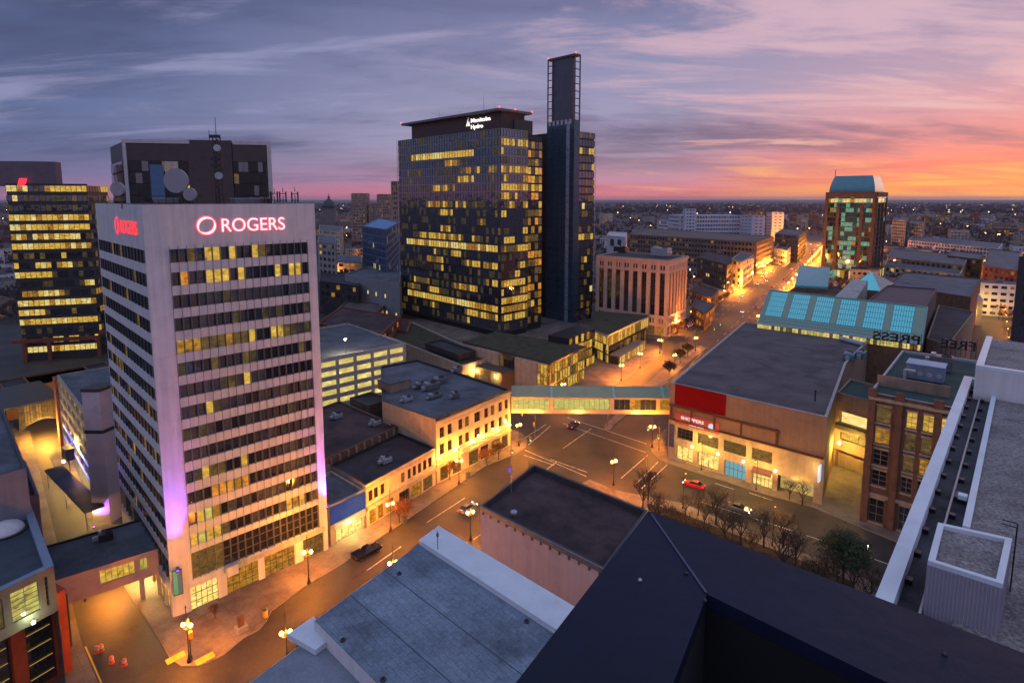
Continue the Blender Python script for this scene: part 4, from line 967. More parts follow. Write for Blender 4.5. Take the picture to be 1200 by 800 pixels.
# ================================================================== MALL BLOCK WITH RED SIGN
A = P(782.5, 536); B = P(962.5, 592); zs0 = 19.3
mq = [A, B, P(992, 425, zs0), P(1022, 395, zs0), P(872, 377, zs0)]
md = (B - A).normalized(); mn = Vector((md.y, -md.x)); Lm = (B - A).length
wu = [(793.5, 812, 500, 0), (818, 842, 0, 0), (848.5, 874.5, 0, 0), (881, 905, 0, 0)]
hm = [px_rect(A, B, a, c, 5.9, 8.6) for a, c, _, _ in wu]
gm_ = [px_rect(A, B, a, c, .5, 4.0) for a, c in ((793, 812), (818, 842))] + [px_rect(A, B, 849, 874, .1, 3.9), px_rect(A, B, 882, 905, .1, 3.6), px_rect(A, B, 911, 953, .1, 4.0)]
mall, mpoly = block('mall_building', 'long brown brick store with flat mauve roof, red sign and lit shop windows', 'building', mq, 0, zs0, mat('mall_brick', (.29, .185, .125), .9, .12, .5, streak=.14), roof_purple, {0: hm + gm_}, .5, cm=lt_conc, w=.6, drop=.45)
b = MB(); b.wall(A + mn * .12, B + mn * .12 + md * .12, .02, 10.2, [(r[0], r[1], r[2], r[3]) for r in hm + gm_], .118); b.build('stone_base', buff, mall)
for r in hm: window(mall, A, B, r, .4, choose((l_dim, 2), (g_dark, 2))(), dk_metal, 4, 3)
for i, r in enumerate(gm_[:4]): window(mall, A, B, r, .45, [l_shop, l_shop, glow('shop_cyan', (.12, .42, .5), .8), l_shop][i], blk_metal, [3, 4, 5, 5][i], 1 if i < 2 else 2, 'shop_window')
r = gm_[4]; backer(mall, A + md * r[0], A + md * r[1], .1, 4.0, 2.4, lit('lit_bay', (.5, .3, .06), (1, .72, .25), .75, .6, .3, .6)); lamp_light('lamp', (*(A + md * (r[0] + r[1]) / 2 + mn * .8), 3.6), (1, .6, .14), 60, None)
zr_ = (zat(A, B, 800, 482), 19.25)
b = MB(); u0, u1 = uof(A, B, 791.5, 17), uof(A, B, 850.5, 16); b.ob(A + mn * .3 + md * max(u0, .05), md, u1 - u0, .29, 14.3, 19.35); b.build('red_panel', redp, mall)
b = MB(); u0, u1 = uof(A, B, 792, 11), uof(A, B, 843.5, 11); u0 = max(u0, .05); b.ob(A + mn * .4 + md * u0, md, u1 - u0, .39, 9.6, 12.3); sg = b.build('shop_sign', glow('sign_red_panel', (.62, .015, .015), .55), mall)
text('SHOPPERS', mall, A, B, u0 + 1.5, 11.05, 1.05, glow('sign_soft_white', (1, .85, .8), .9), 'lettering', .43, (u1 - u0) * .52, bold=.02)
text('DRUG MART', mall, A, B, u0 + 3.6, 9.95, .75, glow('sign_soft_white', (1, .85, .8), .9), 'lettering', .43, (u1 - u0) * .34, bold=.01)
b = MB(); q = A + md * (u0 + (u1 - u0) * .83) + mn * .43; nseg = 20; b.face([(*(q + md * .75 * math.cos(2 * math.pi * i / nseg)), 10.9 + .85 * math.sin(2 * math.pi * i / nseg)) for i in range(nseg)]); b.build('emblem', glow('emblem_white', (.75, .8, 1), .8), mall)
b = MB(); maroon = mat('maroon_steel', (.10, .025, .02), .6, .1, 1)
uu = uof(A, B, 912, 10); b.ob(A + mn * .6 + md * .1, md, uu, .3, 13.6, 14.1); b.ob(A + mn * .6 + md * .1, md, Lm - .2, .55, 10.2, 10.5)
for f in (.02, .22, .44, .68, .98): b.ob(A + mn * .6 + md * (uu * f), md, .35, .35, 10.5, 13.6)
b.build('steel_frame', maroon, mall)
b = MB(); u0, u1 = gm_[3][:2]; p = A + md * u0; q = A + md * u1
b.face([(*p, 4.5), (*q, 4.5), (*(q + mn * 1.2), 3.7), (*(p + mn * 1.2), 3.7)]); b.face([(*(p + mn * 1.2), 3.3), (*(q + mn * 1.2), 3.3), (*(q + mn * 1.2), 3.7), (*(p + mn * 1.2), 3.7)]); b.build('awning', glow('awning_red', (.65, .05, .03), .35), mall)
b = MB(); b.ob(A - md * .0 + mn * .1 - md * .5, -md, -.45, .1, 3, 9); u = .35; b.ob(A + mn * .3 + md * .3, md, 1.3, .15, 3.2, 9.0); b.build('poster', mat('poster_blue', (.05, .06, .14), .5, .9, 2.5), mall)
lw = []
for f in (.18, .36, .53, .73, .9):
    q = A + md * (Lm * f) + mn * 1.7; lamp_light('lamp', (*q, 4.6), (1, .46, .06), 45, None)
b = MB()
for f in (.18, .36, .53, .73): q = A + md * (Lm * f) + mn * .25; b.cbox(q, md, .4, .25, 4.6, 4.9)
b.build('wall_lamp', bulb_w, mall)
q = B + mn * .8 - md * .6; b = MB(); b.cbox(q, md, .35, 1.4, 5.5, 9.0); b.build('blade_sign', glow('blade_white', (.8, .85, 1), .8), mall); lamp_light('lamp', (*(q + mn * 1.2 - md * .6), 8.0), (1, .58, .12), 90, None)
q = mpoly[1] + (mpoly[2] - mpoly[1]) * .35 + Vector((1.2, -.8)); lamp_light('lamp', (*q, 7.5), (1, .60, .10), 1500, None); b = MB(); b.lathe((*q, 7.7), [(.1, 0), (.35, .15), (.35, .5), (.1, .6)], 8); b.build('wall_lamp', bulb, mall)
for px, py, lb in ((955, 470, 'short dark vent pipe near the front corner of the mauve roof'),):
    q = P(px, py, zs0 - .45); t = thing('vent_pipe', lb, 'vent', (*q, zs0 - .45)); b = MB(); b.tube((*q, zs0 - .45), (*q, zs0 + 1.9), .16, n=8); b.build('pipe', dk_metal, t); b = MB(); b.lathe((*q, zs0 + 1.9), [(.28, 0), (.28, .2), (.05, .35)], 8); b.build('cap', dk_metal, t)
for px, py, lb in ((995, 421, 'teal cooling box at the back right of the mauve roof'), (1008, 419, 'black cooling box beside the teal one on the mauve roof'), (900, 383, 'pale vent box at the far edge of the mauve roof')):
    roof_unit(P(px, py, zs0 - .4), zs0 - .4, lb, 2.5, 4, 1.8, az(41), teal_clad if 'teal' in lb else dk_metal if 'black' in lb else lt_metal)
q0, q1 = P(985, 398, zs0), P(1012, 405, zs0); pp = thing('roof_duct', 'long white duct lying along the back of the mauve roof', 'duct', (*q0, zs0)); b = MB(); b.tube((*q0, zs0 + .4), (*q1, zs0 + .4), .8, .8, 8); b.build('duct', lt_metal, pp)

# glazed gallery behind
ez, rz2 = 20.6, 28.; e0, e1 = P(888, 378, ez), P(1080, 403, ez); r0, r1 = P(901, 340, rz2), P(1087, 360, rz2)
at_ = thing('gallery_building', 'long shopping gallery under a sloping teal glass roof of six bays', 'building', (*((e0 + r1) / 2), 0))
b = MB(); b.prism(ccw([e0, e1, r1, r0]), 0, 18.5); b.face([(*e1, 18.4), (*r1, 18.4), (*r1, rz2 - .2), (*e1, ez)]); b.face([(*e0, 18.4), (*r0, 18.4), (*r0, rz2 - .2), (*e0, ez)]); b.build('wall', brown_brick, at_)
teal_lit = mat('teal_lit_glass', (.015, .10, .13), .12, .3, .4, 0, 1., emit=(.01, .30, .42), es=.75, ior=1.7); teal_band = mat('teal_grid_band', (.05, .12, .11), .3, .4, 2, emit=(.10, .17, .12), es=.3)  # emission in the glass stands for light inside and sky glow
def lerp3(u, v, o=0.):
    a = e0.lerp(e1, u); c = r0.lerp(r1, u); p = a.lerp(c, v); return (p.x, p.y, ez + (rz2 - ez) * v + o)
for i in range(6):
    u0 = .03 + i * .158; u1 = u0 + .115; b = MB()
    b.face([lerp3(u0, .22), lerp3(u1, .22), lerp3(u1, .97), lerp3(u0, .97)]); 
    for k in range(9): uu = u0 + (u1 - u0) * k / 8; b.tube(lerp3(uu, .22, .05), lerp3(uu, .97, .05), .07, n=4, m=1)
    for k in range(6): v = .22 + .75 * k / 5; b.tube(lerp3(u0, v, .05), lerp3(u1, v, .05), .06, n=4, m=1)
    b.build('skylight', [teal_lit, teal_clad], at_)
b = MB()
xs = [0.] + [x for i in range(6) for x in (.03 + i * .158, .03 + i * .158 + .115)] + [1.]
for a, c in zip(xs[::2], xs[1::2]): b.face([lerp3(a, .0), lerp3(c, .0), lerp3(c, 1), lerp3(a, 1)])
for i in range(6): u0 = .03 + i * .158; b.face([lerp3(u0, 0), lerp3(u0 + .115, 0), lerp3(u0 + .115, .22), lerp3(u0, .22)]); b.face([lerp3(u0, .97), lerp3(u0 + .115, .97), lerp3(u0 + .115, 1), lerp3(u0, 1)])
b.build('roof', teal_band, at_)
b = MB()
for k in range(70): u = k / 69.; b.tube(lerp3(u, 0, .06), lerp3(u, .22, .06), .06, n=4)
for v in (.0, .07, .15, .22): b.tube(lerp3(0, v, .06), lerp3(1, v, .06), .07, n=4)
b.tube(lerp3(0, 1, .1), lerp3(1, 1, .1), .2, n=6); b.tube(lerp3(0, 0, .1), lerp3(0, 1, .1), .2, n=6); b.tube(lerp3(1, 0, .1), lerp3(1, 1, .1), .2, n=6); b.build('glazing_bar', mat('bar_teal', (.14, .34, .34), .4, .1, 1), at_)
ribbon(at_, e0 + Vector((-.3, -.4)), e1 + Vector((-.3, -.4)), 18.6, ez - .2, 50, choose((l_green, 3), (l_pale, 2), (l_dim, 2)), .0, lt_metal, .1, 'window_band', .05)
b = MB(); d_ = (e1 - e0).normalized(); b.ob(e0 + Vector((d_.y, -d_.x)) * 1.0, d_, (e1 - e0).length, 1.3, ez - .25, ez + .05); b.build('gutter', lt_metal, at_)
# roofs behind the gallery
def slab(label, pts, z, wm, rm, name='mall_roof_block', cat='building', zb=0.): return block(name, label, cat, [P(x, y, z) for x, y in pts], zb, z, wm, rm)[0]
slab('brown flat roofed block behind the left end of the teal gallery', [(925, 340), (985, 352), (1000, 344), (985, 336), (935, 333)], 22, brown_brick, roof_brown)
slab('dark mauve roofed hall behind the right half of the teal gallery', [(1010, 357), (1085, 360), (1098, 338), (1040, 334)], 27, mat('mauve_wall', (.12, .085, .08), .85, .2, .5), mat('brown_mauve_roof', (.095, .062, .07), .8, .15, .3))
slab('grey flat roofed hall at the right beyond the teal pyramid', [(1040, 333), (1138, 348), (1150, 326), (1060, 318)], 22, brown_brick, roof_grey)
slab('black roofed low block on the right of the teal gallery', [(1086, 396), (1112, 404), (1142, 365), (1100, 357)], 19, tan, roof_dark)
z_ = 24; A_, B_, C_, D_ = P(931, 334, z_), P(970, 336, z_), P(972, 325, z_), P(936, 322, z_)
t = thing('skylight_hall', 'small teal glass box roof left of the pyramid', 'skylight', (*A_, 0)); b = MB(); b.prism(ccw([A_, B_, C_, D_]), 0, z_ - 1); b.build('wall', brown_brick, t); b = MB(); b.prism(ccw([A_, B_, C_, D_]), z_ - .99, [z_, z_, z_ + 5, z_ + 5]); b.build('roof', mat('teal_dim_glass', (.03, .11, .14), .2, .3, .4, emit=(.03, .2, .28), es=.3), t)
z_ = 22; c_ = [P(993, 338, z_), P(1032, 341, z_), P(1048, 332, z_), P(1008, 329, z_)]; ap = sum(c_, Vector((0, 0))) / 4; t = thing('skylight_pyramid', 'bright teal glass pyramid skylight with one pale side', 'skylight', (*ap, 0)); b = MB(); b.prism(ccw(c_), 0, z_); b.build('wall', brown_brick, t)
b = MB(); cc = ccw(c_); za_ = PZ(1018, 318, ap.y)[1]
for i in range(4): b.face([(*cc[i], z_ + .02), (*cc[(i + 1) % 4], z_ + .02), (*ap, za_)], 1 if i == 1 else 0)
b.build('pyramid', [teal_lit, lt_conc], t)
z_ = 23; t = thing('canopy_roof', 'pale triangular roof panel in front of the teal pyramid', 'roof panel', (*P(990, 346, z_), 0)); b = MB(); p3 = [P(976, 350, z_), P(1000, 351, z_), P(1015, 345, z_)]; zz_ = PZ(1003, 334, P(1003, 345, z_).y)[1]; q3 = [P(1003, 345, z_), P(1015, 345, z_)]
b.prism(ccw([P(976, 350, z_), P(1002, 352, z_), P(1016, 345, z_), P(998, 343, z_)]), z_ - 3, [z_, z_, z_ + 6, z_ + 6]); b.build('panel', lt_conc, t)
# ================================================================== BRICK NEWSPAPER BUILDING (roof letters seen from behind)
A = Vector((69.8, 109.6)); bd4 = az(131); B = A + bd4 * 34; bb = az(41); zb4 = 26.6; n4 = Vector((bd4.y, -bd4.x)); L4 = 34.
def U4(px, z): return uof(A, B, px, z)
cols = [(1024, 1041), (1059, 1071), (1078, 1091), (1099, 1111)]
tops = [(21.0, 24.2), (16.7, 19.8), (12.4, 15.5), (8.2, 11.3)]
h4 = []
us4 = [(U4(a, 16), U4(c, 16)) for a, c in cols]
w4 = us4[2][1] - us4[2][0]; step = us4[2][0] - us4[1][0]
us4 += [(us4[3][1] + 1.6 + i * 3.1, us4[3][1] + 1.6 + i * 3.1 + 2.0) for i in range(6) if us4[3][1] + 1.6 + i * 3.1 + 2.0 < 33.5]
for a, c in us4:
    for z0, z1 in tops: h4.append((a, c, z0, z1))
    h4.append((a, c, .6, 5.4))
press, pp4 = block('brick_building', 'old dark brick office with stone trim, green roof and big roof letters', 'building', [A + bb * 42, A, B, B + bb * 42], 0, zb4, brown_brick, roof_green, {1: h4}, .45, cm=lt_metal)
litset = {(1, 0): l_yel, (2, 0): l_yel, (0, 1): l_amb, (3, 0): l_yel, (2, 1): l_dim, (2, 2): l_amb, (1, 2): l_dim, (3, 3): l_amb}
for r in h4:
    ci = [i for i, u in enumerate(us4) if u[0] == r[0]][0]; ri = [i for i, t_ in enumerate(tops) if t_[0] == r[2]]
    g = litset.get((ci, ri[0]) if ri else None) or rnd.choices([g_dark, g_slate, l_dim], [3, 1, 2])[0]
    window(press, A, B, r, .4, g, mat('cream_frame', (.35, .28, .2), .6, 0), 2, 3)
b = MB()
for a, c in us4:
    for z0, z1 in tops + [(.6, 5.4)]: b.ob(A + bd4 * (a - .15) + n4 * .2, bd4, c - a + .3, .199, z0 - .35, z0 - .02); b.ob(A + bd4 * (a - .1) + n4 * .12, bd4, c - a + .2, .119, z1 + .02, z1 + .4)
b.ob(A + n4 * .3, bd4, L4, .299, 5.9, 6.5); b.ob(A + n4 * .45, bd4, L4, .449, 25.3, 25.9); b.build('stone_trim', buff, press)
b = MB()
pc = [0.05] + [(us4[i][1] + us4[i + 1][0]) / 2 - .6 for i in range(len(us4) - 1) if i not in (1,)] + [32.7]
for u in pc: b.ob(A + bd4 * u + n4 * .5, bd4, 1.2, .498, 0, 25.2); b.ob(A + bd4 * (u - .15) + n4 * .6, bd4, 1.5, .595, 25.95, 27.6)
b.build('pilaster', brown_brick, press)
# small parapet wall running over the roof
b = MB(); b.ob(A + bb * 8, bd4, 12, .4, zb4 - .6, zb4 + 1.6); b.build('roof_wall', tan, press)
# HVAC
q = P(1085, 436, 28); t = thing('cooling_plant', 'large grey blue cooling plant with four round fans on the green roof', 'cooling plant', (*q, zb4 - .6)); b = MB(); b.cbox(q, bd4, 6.4, 4.5, zb4 + .2, zb4 + 3.2); b.build('housing', mat('plant_grey', (.16, .21, .28), .5, .15, .8), t)
b = MB(); b.cbox(q, bd4, 6.7, 4.8, zb4 + 3.2, zb4 + 3.4); b.build('lid', mat('plant_lid', (.25, .36, .5), .5, .1, .8), t)
for i in range(4):
    b = MB(); c = q + bd4 * (-2.4 + 1.6 * i) + n4 * 2.27; s_ = 12; b.face([(*(c + bd4 * .5 * math.cos(6.283 * k / s_)), zb4 + 1.5 + .5 * math.sin(6.283 * k / s_)) for k in range(s_)]); b.build('fan_grille', lt_metal, t)
b = MB(); b.cbox(q, bd4, 6, 4, zb4 - .6, zb4 + .2); b.build('skid', dk_metal, t)
roof_unit(P(1103, 424, 28.), zb4 - .6, 'grey air handler just behind the four fan cooling plant', 3, 4.2, 3.4, bd4)
b = MB(); q2 = P(1060, 440, 27.5); t = thing('roof_pipe', 'bent white pipe at the left of the four fan cooling plant', 'pipe', (*q2, zb4)); b.tube((*q2, zb4 - .6), (*q2, zb4 + 2.2), .3, n=8); b.tube((*q2, zb4 + 2.2), (*(q2 + bd4 * 1.8), zb4 + 2.2), .3, n=8); b.build('pipe', lt_metal, t)
# rooftop letters on a frame, facing away
far_edge = A + bb * 40
lt4 = thing('roof_sign', 'black rooftop letters on a frame, read from behind over the green roof', 'roof sign', (*(far_edge + bd4 * 8), zb4))
zl = zb4 + 1.2
S0 = P(1023, 397, zl); S1 = P(1143, 411, zl); sdr = (S0 - S1).normalized()      # text runs from the far end back to us, so it faces away
Ltot = (S1 - S0).length
# seen from behind the second word stands at the left
def rl(word, x0, x1, y0, y1):
    p0, p1 = P(x0, y0, zl), P(x1, y1, zl); p0 = S0 + (S1 - S0).normalized() * max(0, (p0 - S0).dot((S1 - S0).normalized())); p1 = S0 + (S1 - S0).normalized() * (p1 - S0).dot((S1 - S0).normalized())
    text(word, lt4, p1, p0, 0, zl, 3.0, blk_metal, 'letter', .1, (p1 - p0).length, bold=.05, depth=.12)
    b = MB(); d = (p1 - p0).normalized()
    for k in range(8): q = p0 + d * ((p1 - p0).length * k / 7); b.tube((*q, zb4 - .6), (*q, zl + 2.6), .07, n=4)
    for z in (zl - .1, zl + 1.2): b.tube((*p0, z), (*p1, z), .06, n=4)
    b.build('frame', blk_metal, lt4)
rl('PRESS', 1024, 1079, 396, 402); rl('FREE', 1103, 1144, 405, 411)
# link between store and brick block with lit balcony
Lk0 = mpoly[1] + (mpoly[2] - mpoly[1]) * .45; Lk1 = A + bb * 20
ld = (Lk1 - Lk0).normalized(); ln_ = Vector((ld.y, -ld.x)); LLk = (Lk1 - Lk0).length
lk_h = [(.8, LLk - .5, 11.2, 14.2), (1.4, LLk - 1.2, 7.4, 9.2), (.6, LLk - 1, .1, 4.6)]
link, _ = block('link_building', 'narrow tan link with a lit balcony between the store and the brick office', 'building', [Lk0, Lk1, Lk1 + bb * 14, Lk0 + bb * 14], 0, 18.5, mat('mall_brick', (0, 0, 0)), roof_green, {0: lk_h}, 1.4)
backer(link, Lk0 + ld * .8, Lk1 - ld * .5, 11.2, 14.2, 1.4, lit('lit_balcony', (.7, .42, .08), (1, .8, .3), 1.3, .8, .3, .6)); window(link, Lk0, Lk1, lk_h[1], .6, l_yel, dk_metal, 4, 1); backer(link, Lk0 + ld * .6, Lk1 - ld * 1, .1, 4.6, 1.39, tan)
b = MB(); b.ob(Lk0 + ln_ * .5 + ld * .2, ld, LLk - .3, 1.0, 9.9, 11.0); b.build('balcony_rail', dk_metal, link)

# ================================================================== FAR SIDE OF THE AVENUE: PILASTERED BLOCK
K = P(781, 395); zM = 36.; ML = P(698.7, 298.7, zM); MRt = P(806, 299.5, zM)
mL = (K - ML).length; mR = (MRt - K).length
def pil_rects(Ln, n):
    hs = []
    s = (Ln - 1.6) / n
    for i in range(n):
        u = .8 + s * i; hs.append((u + s * .24, u + s * .80, 9.6, 29.6))
        for j in (0, 1): hs.append((u + s * (.26 + .3 * j), u + s * (.46 + .3 * j), 31.0, 33.2)); hs.append((u + s * (.26 + .3 * j), u + s * (.46 + .3 * j), 5.8, 8.2))
        hs.append((u + s * .15, u + s * .85, .3, 4.4))
    return hs
h0_, h1_ = pil_rects(mL, 8), pil_rects(mR, 6)
pale_stone = mat('pale_pink_stone', (.50, .36, .30), .85, .12, .6, streak=.15)
med, _ = block('office_building', 'pale stone block with tall pilasters and dark window strips at the avenue corner', 'building', [ML, K, MRt, MRt + (ML - K)], 0, zM, pale_stone, roof_dark, {0: h0_, 1: h1_}, .6)
strip_g = mat('strip_pattern', (.03, .022, .02), .3, .7, .9)
for (A_, B_, hs) in ((ML, K, h0_), (K, MRt, h1_)):
    for r in hs: window(med, A_, B_, r, .5, (g_dark if r[3] > 29 else choose((l_dim, 1), (g_dark, 3))()) if r[2] > 1 else choose((l_org, 1), (l_amb, 2), (l_dim, 2))(), mat('bronze', (.045, .032, .026), .5, 0), 1 if r[3] - r[2] < 3 else 2, 7 if r[2] == 9.6 else 1)
b = MB()
for A_, B_ in ((ML, K), (K, MRt)):
    d = (B_ - A_).normalized(); n = Vector((d.y, -d.x)); Ln = (B_ - A_).length
    b.ob(A_ + n * .6, d, Ln + .6, .59, 34.6, 35.3); b.ob(A_ + n * .5, d, Ln + .5, .49, 30.1, 30.5); b.ob(A_ + n * .5, d, Ln + .5, .49, 4.7, 5.3)
b.build('cornice', pale_stone, med)
roof_unit(P(775, 294, zM + 2), zM - .6, 'pale plant room on the roof of the pilastered block', 5, 9, 4.2, (K - ML).normalized(), lt_metal)
roof_unit(P(728, 292, zM + 1), zM - .6, 'dark plant box toward the left of the pilastered block roof', 4, 7, 3, (K - ML).normalized(), dk_metal)

# ================================================================== DISTANT LANDMARK BUILDINGS
def far_block(name, label, pts, z, wm, rm, floors, bays_, pl_, cat='building', gh=.5, parapet=.6, fh=None, edges=(0, 1)):
    """a far building: each storey of each visible side is a window row of its own"""
    poly = ccw([p if isinstance(p, Vector) else P(*p, z) for p in pts]); c = sum(poly, Vector((0, 0))) / len(poly)
    t = thing(name, label, cat, (*c, 0)); b = MB(); b.prism(poly, 0, z - .05); b.build('wall', wm, t); flat_roof(t, poly, z + parapet, rm, wm, .6, parapet)
    fh = fh or z / floors
    for e in range(len(poly)):
        p, q = poly[e], poly[(e + 1) % len(poly)]; d = (q - p).normalized(); n = Vector((d.y, -d.x))
        if n.dot(-(p + q) / 2) <= 0: continue
        nb_ = max(2, int(bays_ * (q - p).length / 30))
        for k in range(floors):
            z0 = k * fh + fh * (1 - gh) * .7; ribbon(t, p + d * .6, q - d * .6, z0, z0 + fh * gh, nb_, pl_, -.06, wm, (q - p).length / nb_ * .35, 'window_row', .12)
    return t
def far_box(name, label, x0, x1, ytop, y, depth, wm, rm, floors, bays_, pl_, slant=.12, gh=.5):
    """a far building given by its photo columns, distance and roof line"""
    ax, z = PZ(x0, ytop, y); y2 = y * (1 + slant * (x1 - x0) / 685.); bx = (x1 - 600) / 680. * y2 / (CT - (ytop - 316) / 680. * ST)
    A = Vector((ax, y)); B = Vector((bx, y2)); d = (B - A).normalized(); n = Vector((-d.y, d.x))
    return far_block(name, label, [A, B, B + n * depth, A + n * depth], z, wm, rm, floors, bays_, pl_, gh=gh)
dk3 = choose((g_dark, 8), (g_slate, 3), (l_dim, 1), (l_amb, .6), (l_yel, .3))
far_block('department_store', 'long brown stone store of six storeys stretching beyond the pilastered block', [(735, 275), (887, 284.5), (907, 277.5), (760, 268)], 27, mat('store_stone', (.17, .12, .095), .9, .15, .2, streak=.1), mat('store_roof', (.12, .09, .075), .9, .2, .1), 6, 9, choose((g_dark, 8), (g_slate, 2), (l_dim, 1.5), (l_amb, .3)))
wp = mat('pale_render', (.50, .50, .58), .8, .06, .2)
far_box('hospital_building', 'long white building with scattered square windows beyond the brown store', 797, 880, 253, 760, 40, wp, wp, 8, 8, choose((g_dark, 3), (g_slate, 2), (l_dim, .5)), gh=.4)
far_box('apartment_building', 'taller white tower at the left end of the long white building', 803, 816, 245, 752, 7, wp, roof_grey, 12, 8, choose((g_dark, 2), (g_slate, 2)), gh=.35)
far_box('apartment_building', 'pale slab with plain end wall at the right of the white building', 882, 897, 253, 735, 30, wp, roof_grey, 10, 4, choose((g_slate, 3), (g_dark, 1)), gh=.25)
far_box('apartment_building', 'dark slab with pale end wall beside the right white slab', 868, 905, 248, 790, 25, mat('charcoal_wall', (.06, .065, .085), .8, .1, .2), roof_grey, 11, 7, dk3)
far_box('apartment_building', 'pale plain slab end at the right of the dark slab', 905, 919, 249, 780, 25, wp, roof_grey, 11, 4, choose((g_slate, 3), (g_dark, 1)), gh=.25)
far_block('clinic_building', 'small white clinic among trees left of the long white building', [(771, 259), (786, 260), (793, 258), (778, 257)], 30, wp, roof_grey, 6, 8, dk3)
far_block('commercial_building', 'dark brown block in front of the long store beside the avenue', [(817, 302), (852, 311), (862, 302), (828, 294)], 18, mat('dark_brown_wall', (.07, .05, .045), .9, .2, .3), roof_brown, 4, 9, choose((g_dark, 8), (l_dim, 1), (l_pale, .6)))
far_block('commercial_building', 'buff block with a blank lit side wall facing the glowing avenue', [(857, 304), (871, 307), (884, 299), (868, 296)], 19, lt_conc, roof_grey, 4, 4, choose((g_slate, 3), (l_amb, 1)))
far_block('commercial_building', 'low brown shed roof block just right of the pilastered block', [(808, 340), (833, 350), (842, 341), (818, 334)], 9, brown_brick, roof_brown, 2, 8, choose((l_amb, 2), (g_dark, 2)))
far_block('commercial_building', 'low dark shop with mauve roof further up the left kerb', [(810, 360), (826, 369), (838, 357), (815, 350)], 8, brown_brick, roof_purple, 2, 8, choose((l_amb, 2), (l_org, 1), (g_dark, 2)))
far_block('office_building', 'dark modern office block far up the left of the avenue', [(908, 274), (936, 277), (945, 271), (918, 268)], 27, mat('charcoal_wall', (0, 0, 0)), roof_grey, 6, 11, dk3)
far_block('commercial_building', 'white low shop below the dark modern office', [(907, 291), (922, 294), (928, 289), (912, 287)], 15, wp, roof_grey, 3, 8, choose((l_amb, 2), (g_dark, 2)))
far_block('commercial_building', 'grey roofed block left of the pilastered block', [(700, 312), (730, 320), (738, 306), (702, 302)], 26, lt_conc, roof_grey, 6, 8, dk3)
far_block('plant_building', 'white rounded roof shed behind the pilastered block', [(711, 277), (733, 279), (735, 273), (714, 272)], 38, wp, lt_metal, 4, 4, choose((g_slate, 1),))
far_block('office_building', 'blue glass office block to the left of the dark tower', [(424, 266), (452, 270), (468, 261), (445, 256)], 46, mat('blue_frame', (.05, .11, .22), .5, .1, .5), mat('blue_roof', (.07, .2, .4), .6, .1, .5), 11, 11, choose((g_blue, 6), (g_teal, 2), (l_green, .5), (g_dark, 3)), gh=.7)
bz = 22.; t, _ = block('warehouse_building', 'blank pale grey block with two rows of small lit round windows', 'building', [P(404, 321, bz), P(468, 333, bz), P(470, 318, bz), P(430, 312, bz)], 0, bz, mat('grey_blue_wall', (.22, .24, .26), .85, .1, .3), roof_grey)
pA, pB = P(404, 321, bz), P(468, 333, bz); d = (pB - pA).normalized(); n = Vector((d.y, -d.x)); Lw = (pB - pA).length
for k, z in ((0, 14.5), (1, 6)):
    for f in ((.45, .6, .76) if k == 0 else (.06, .2, .33, .48, .62, .78, .94)):
        b = MB(); c = pA + d * Lw * f + n * .05; b.face([(*(c + d * .75 * math.cos(6.283 * i / 10)), z + 1.2 * math.sin(6.283 * i / 10)) for i in range(10)]); b.build('round_window', l_pale, t)
for lb, pts, z, wm, rm in (('dark red brick block with low roof left of the grey windowed block', [(372, 380), (445, 395), (470, 372), (400, 360)], 12, red_brick, roof_brown), ('black flat hall far left of the round windowed block', [(374, 330), (420, 336), (425, 322), (376, 318)], 18, dk_metal, roof_dark), ('mauve roofed brick shed in front of the round windowed block', [(385, 372), (430, 378), (452, 358), (408, 352)], 9, brown_brick, roof_purple), ('orange lit brick shed at the foot of the dark glass tower', [(435, 383), (478, 390), (482, 376), (440, 372)], 8, red_brick, roof_brown), ('long lit pale roofed hall behind the black flat hall', [(375, 308), (424, 308), (424, 300), (375, 299)], 14, lt_conc, roof_grey), ('grey blank block behind the white tower edge', [(372, 285), (394, 287), (394, 278), (373, 277)], 36, grey_conc, roof_grey), ('pale stepped block right behind the blank block', [(374, 270), (398, 272), (402, 266), (374, 264)], 30, lt_conc, roof_grey)):
    far_block('commercial_building', lb, pts, z, wm, rm, max(2, int(z / 4)), 7, dk3)
for px, w, yt, lb in ((420, 17, 227, 'broad tan apartment tower on the horizon left of the dark tower'), (449, 15, 228, 'second tan apartment tower between broad one and dark glass tower'), (462, 8, 213, 'tall slim grey tower just left of the dark glass tower'), (437, 10, 240, 'low far tower between the two tan apartment towers')):
    y = 900. if w > 9 else 620.; x, z = PZ(px, yt, y); s_ = w / 680. * y; far_block('apartment_tower', lb, [Vector((x - s_ / 2, y)), Vector((x + s_ / 2, y + 2)), Vector((x + s_ / 2, y + 24)), Vector((x - s_ / 2, y + 22))], z, mat('tan_tower', (.26, .18, .15), .9, .1, .1), roof_grey, 16, 12, choose((g_dark, 5), (g_slate, 3), (l_dim, 2), (l_amb, .5)))
# domed legislature
y = 1150.; x, zt_ = PZ(385, 227, y); t = thing('legislature_building', 'domed stone legislature on the horizon beside the white tower', 'building', (x, y, 0)); st = mat('leg_stone', (.16, .13, .12), .9, .1, .1)
b = MB(); b.box(x - 45, y - 12, 0, x + 45, y + 20, 20); b.box(x - 16, y - 16, 0, x + 16, y + 20, 30); b.build('wall', st, t); b = MB(); b.lathe((x, y, 30), [(13, 0), (13, 14), (14, 14.5), (14, 16)], 20); b.build('drum', st, t)
b = MB(); hh = zt_ - 46; b.lathe((x, y, 46), [(12.5, 0), (12, hh * .2), (9.5, hh * .42), (5, hh * .58), (2.4, hh * .64), (2.2, hh * .8), (.6, hh * .86), (.4, hh)], 20); b.build('dome', mat('dome_green', (.04, .055, .06), .6, .1, .3), t, True)

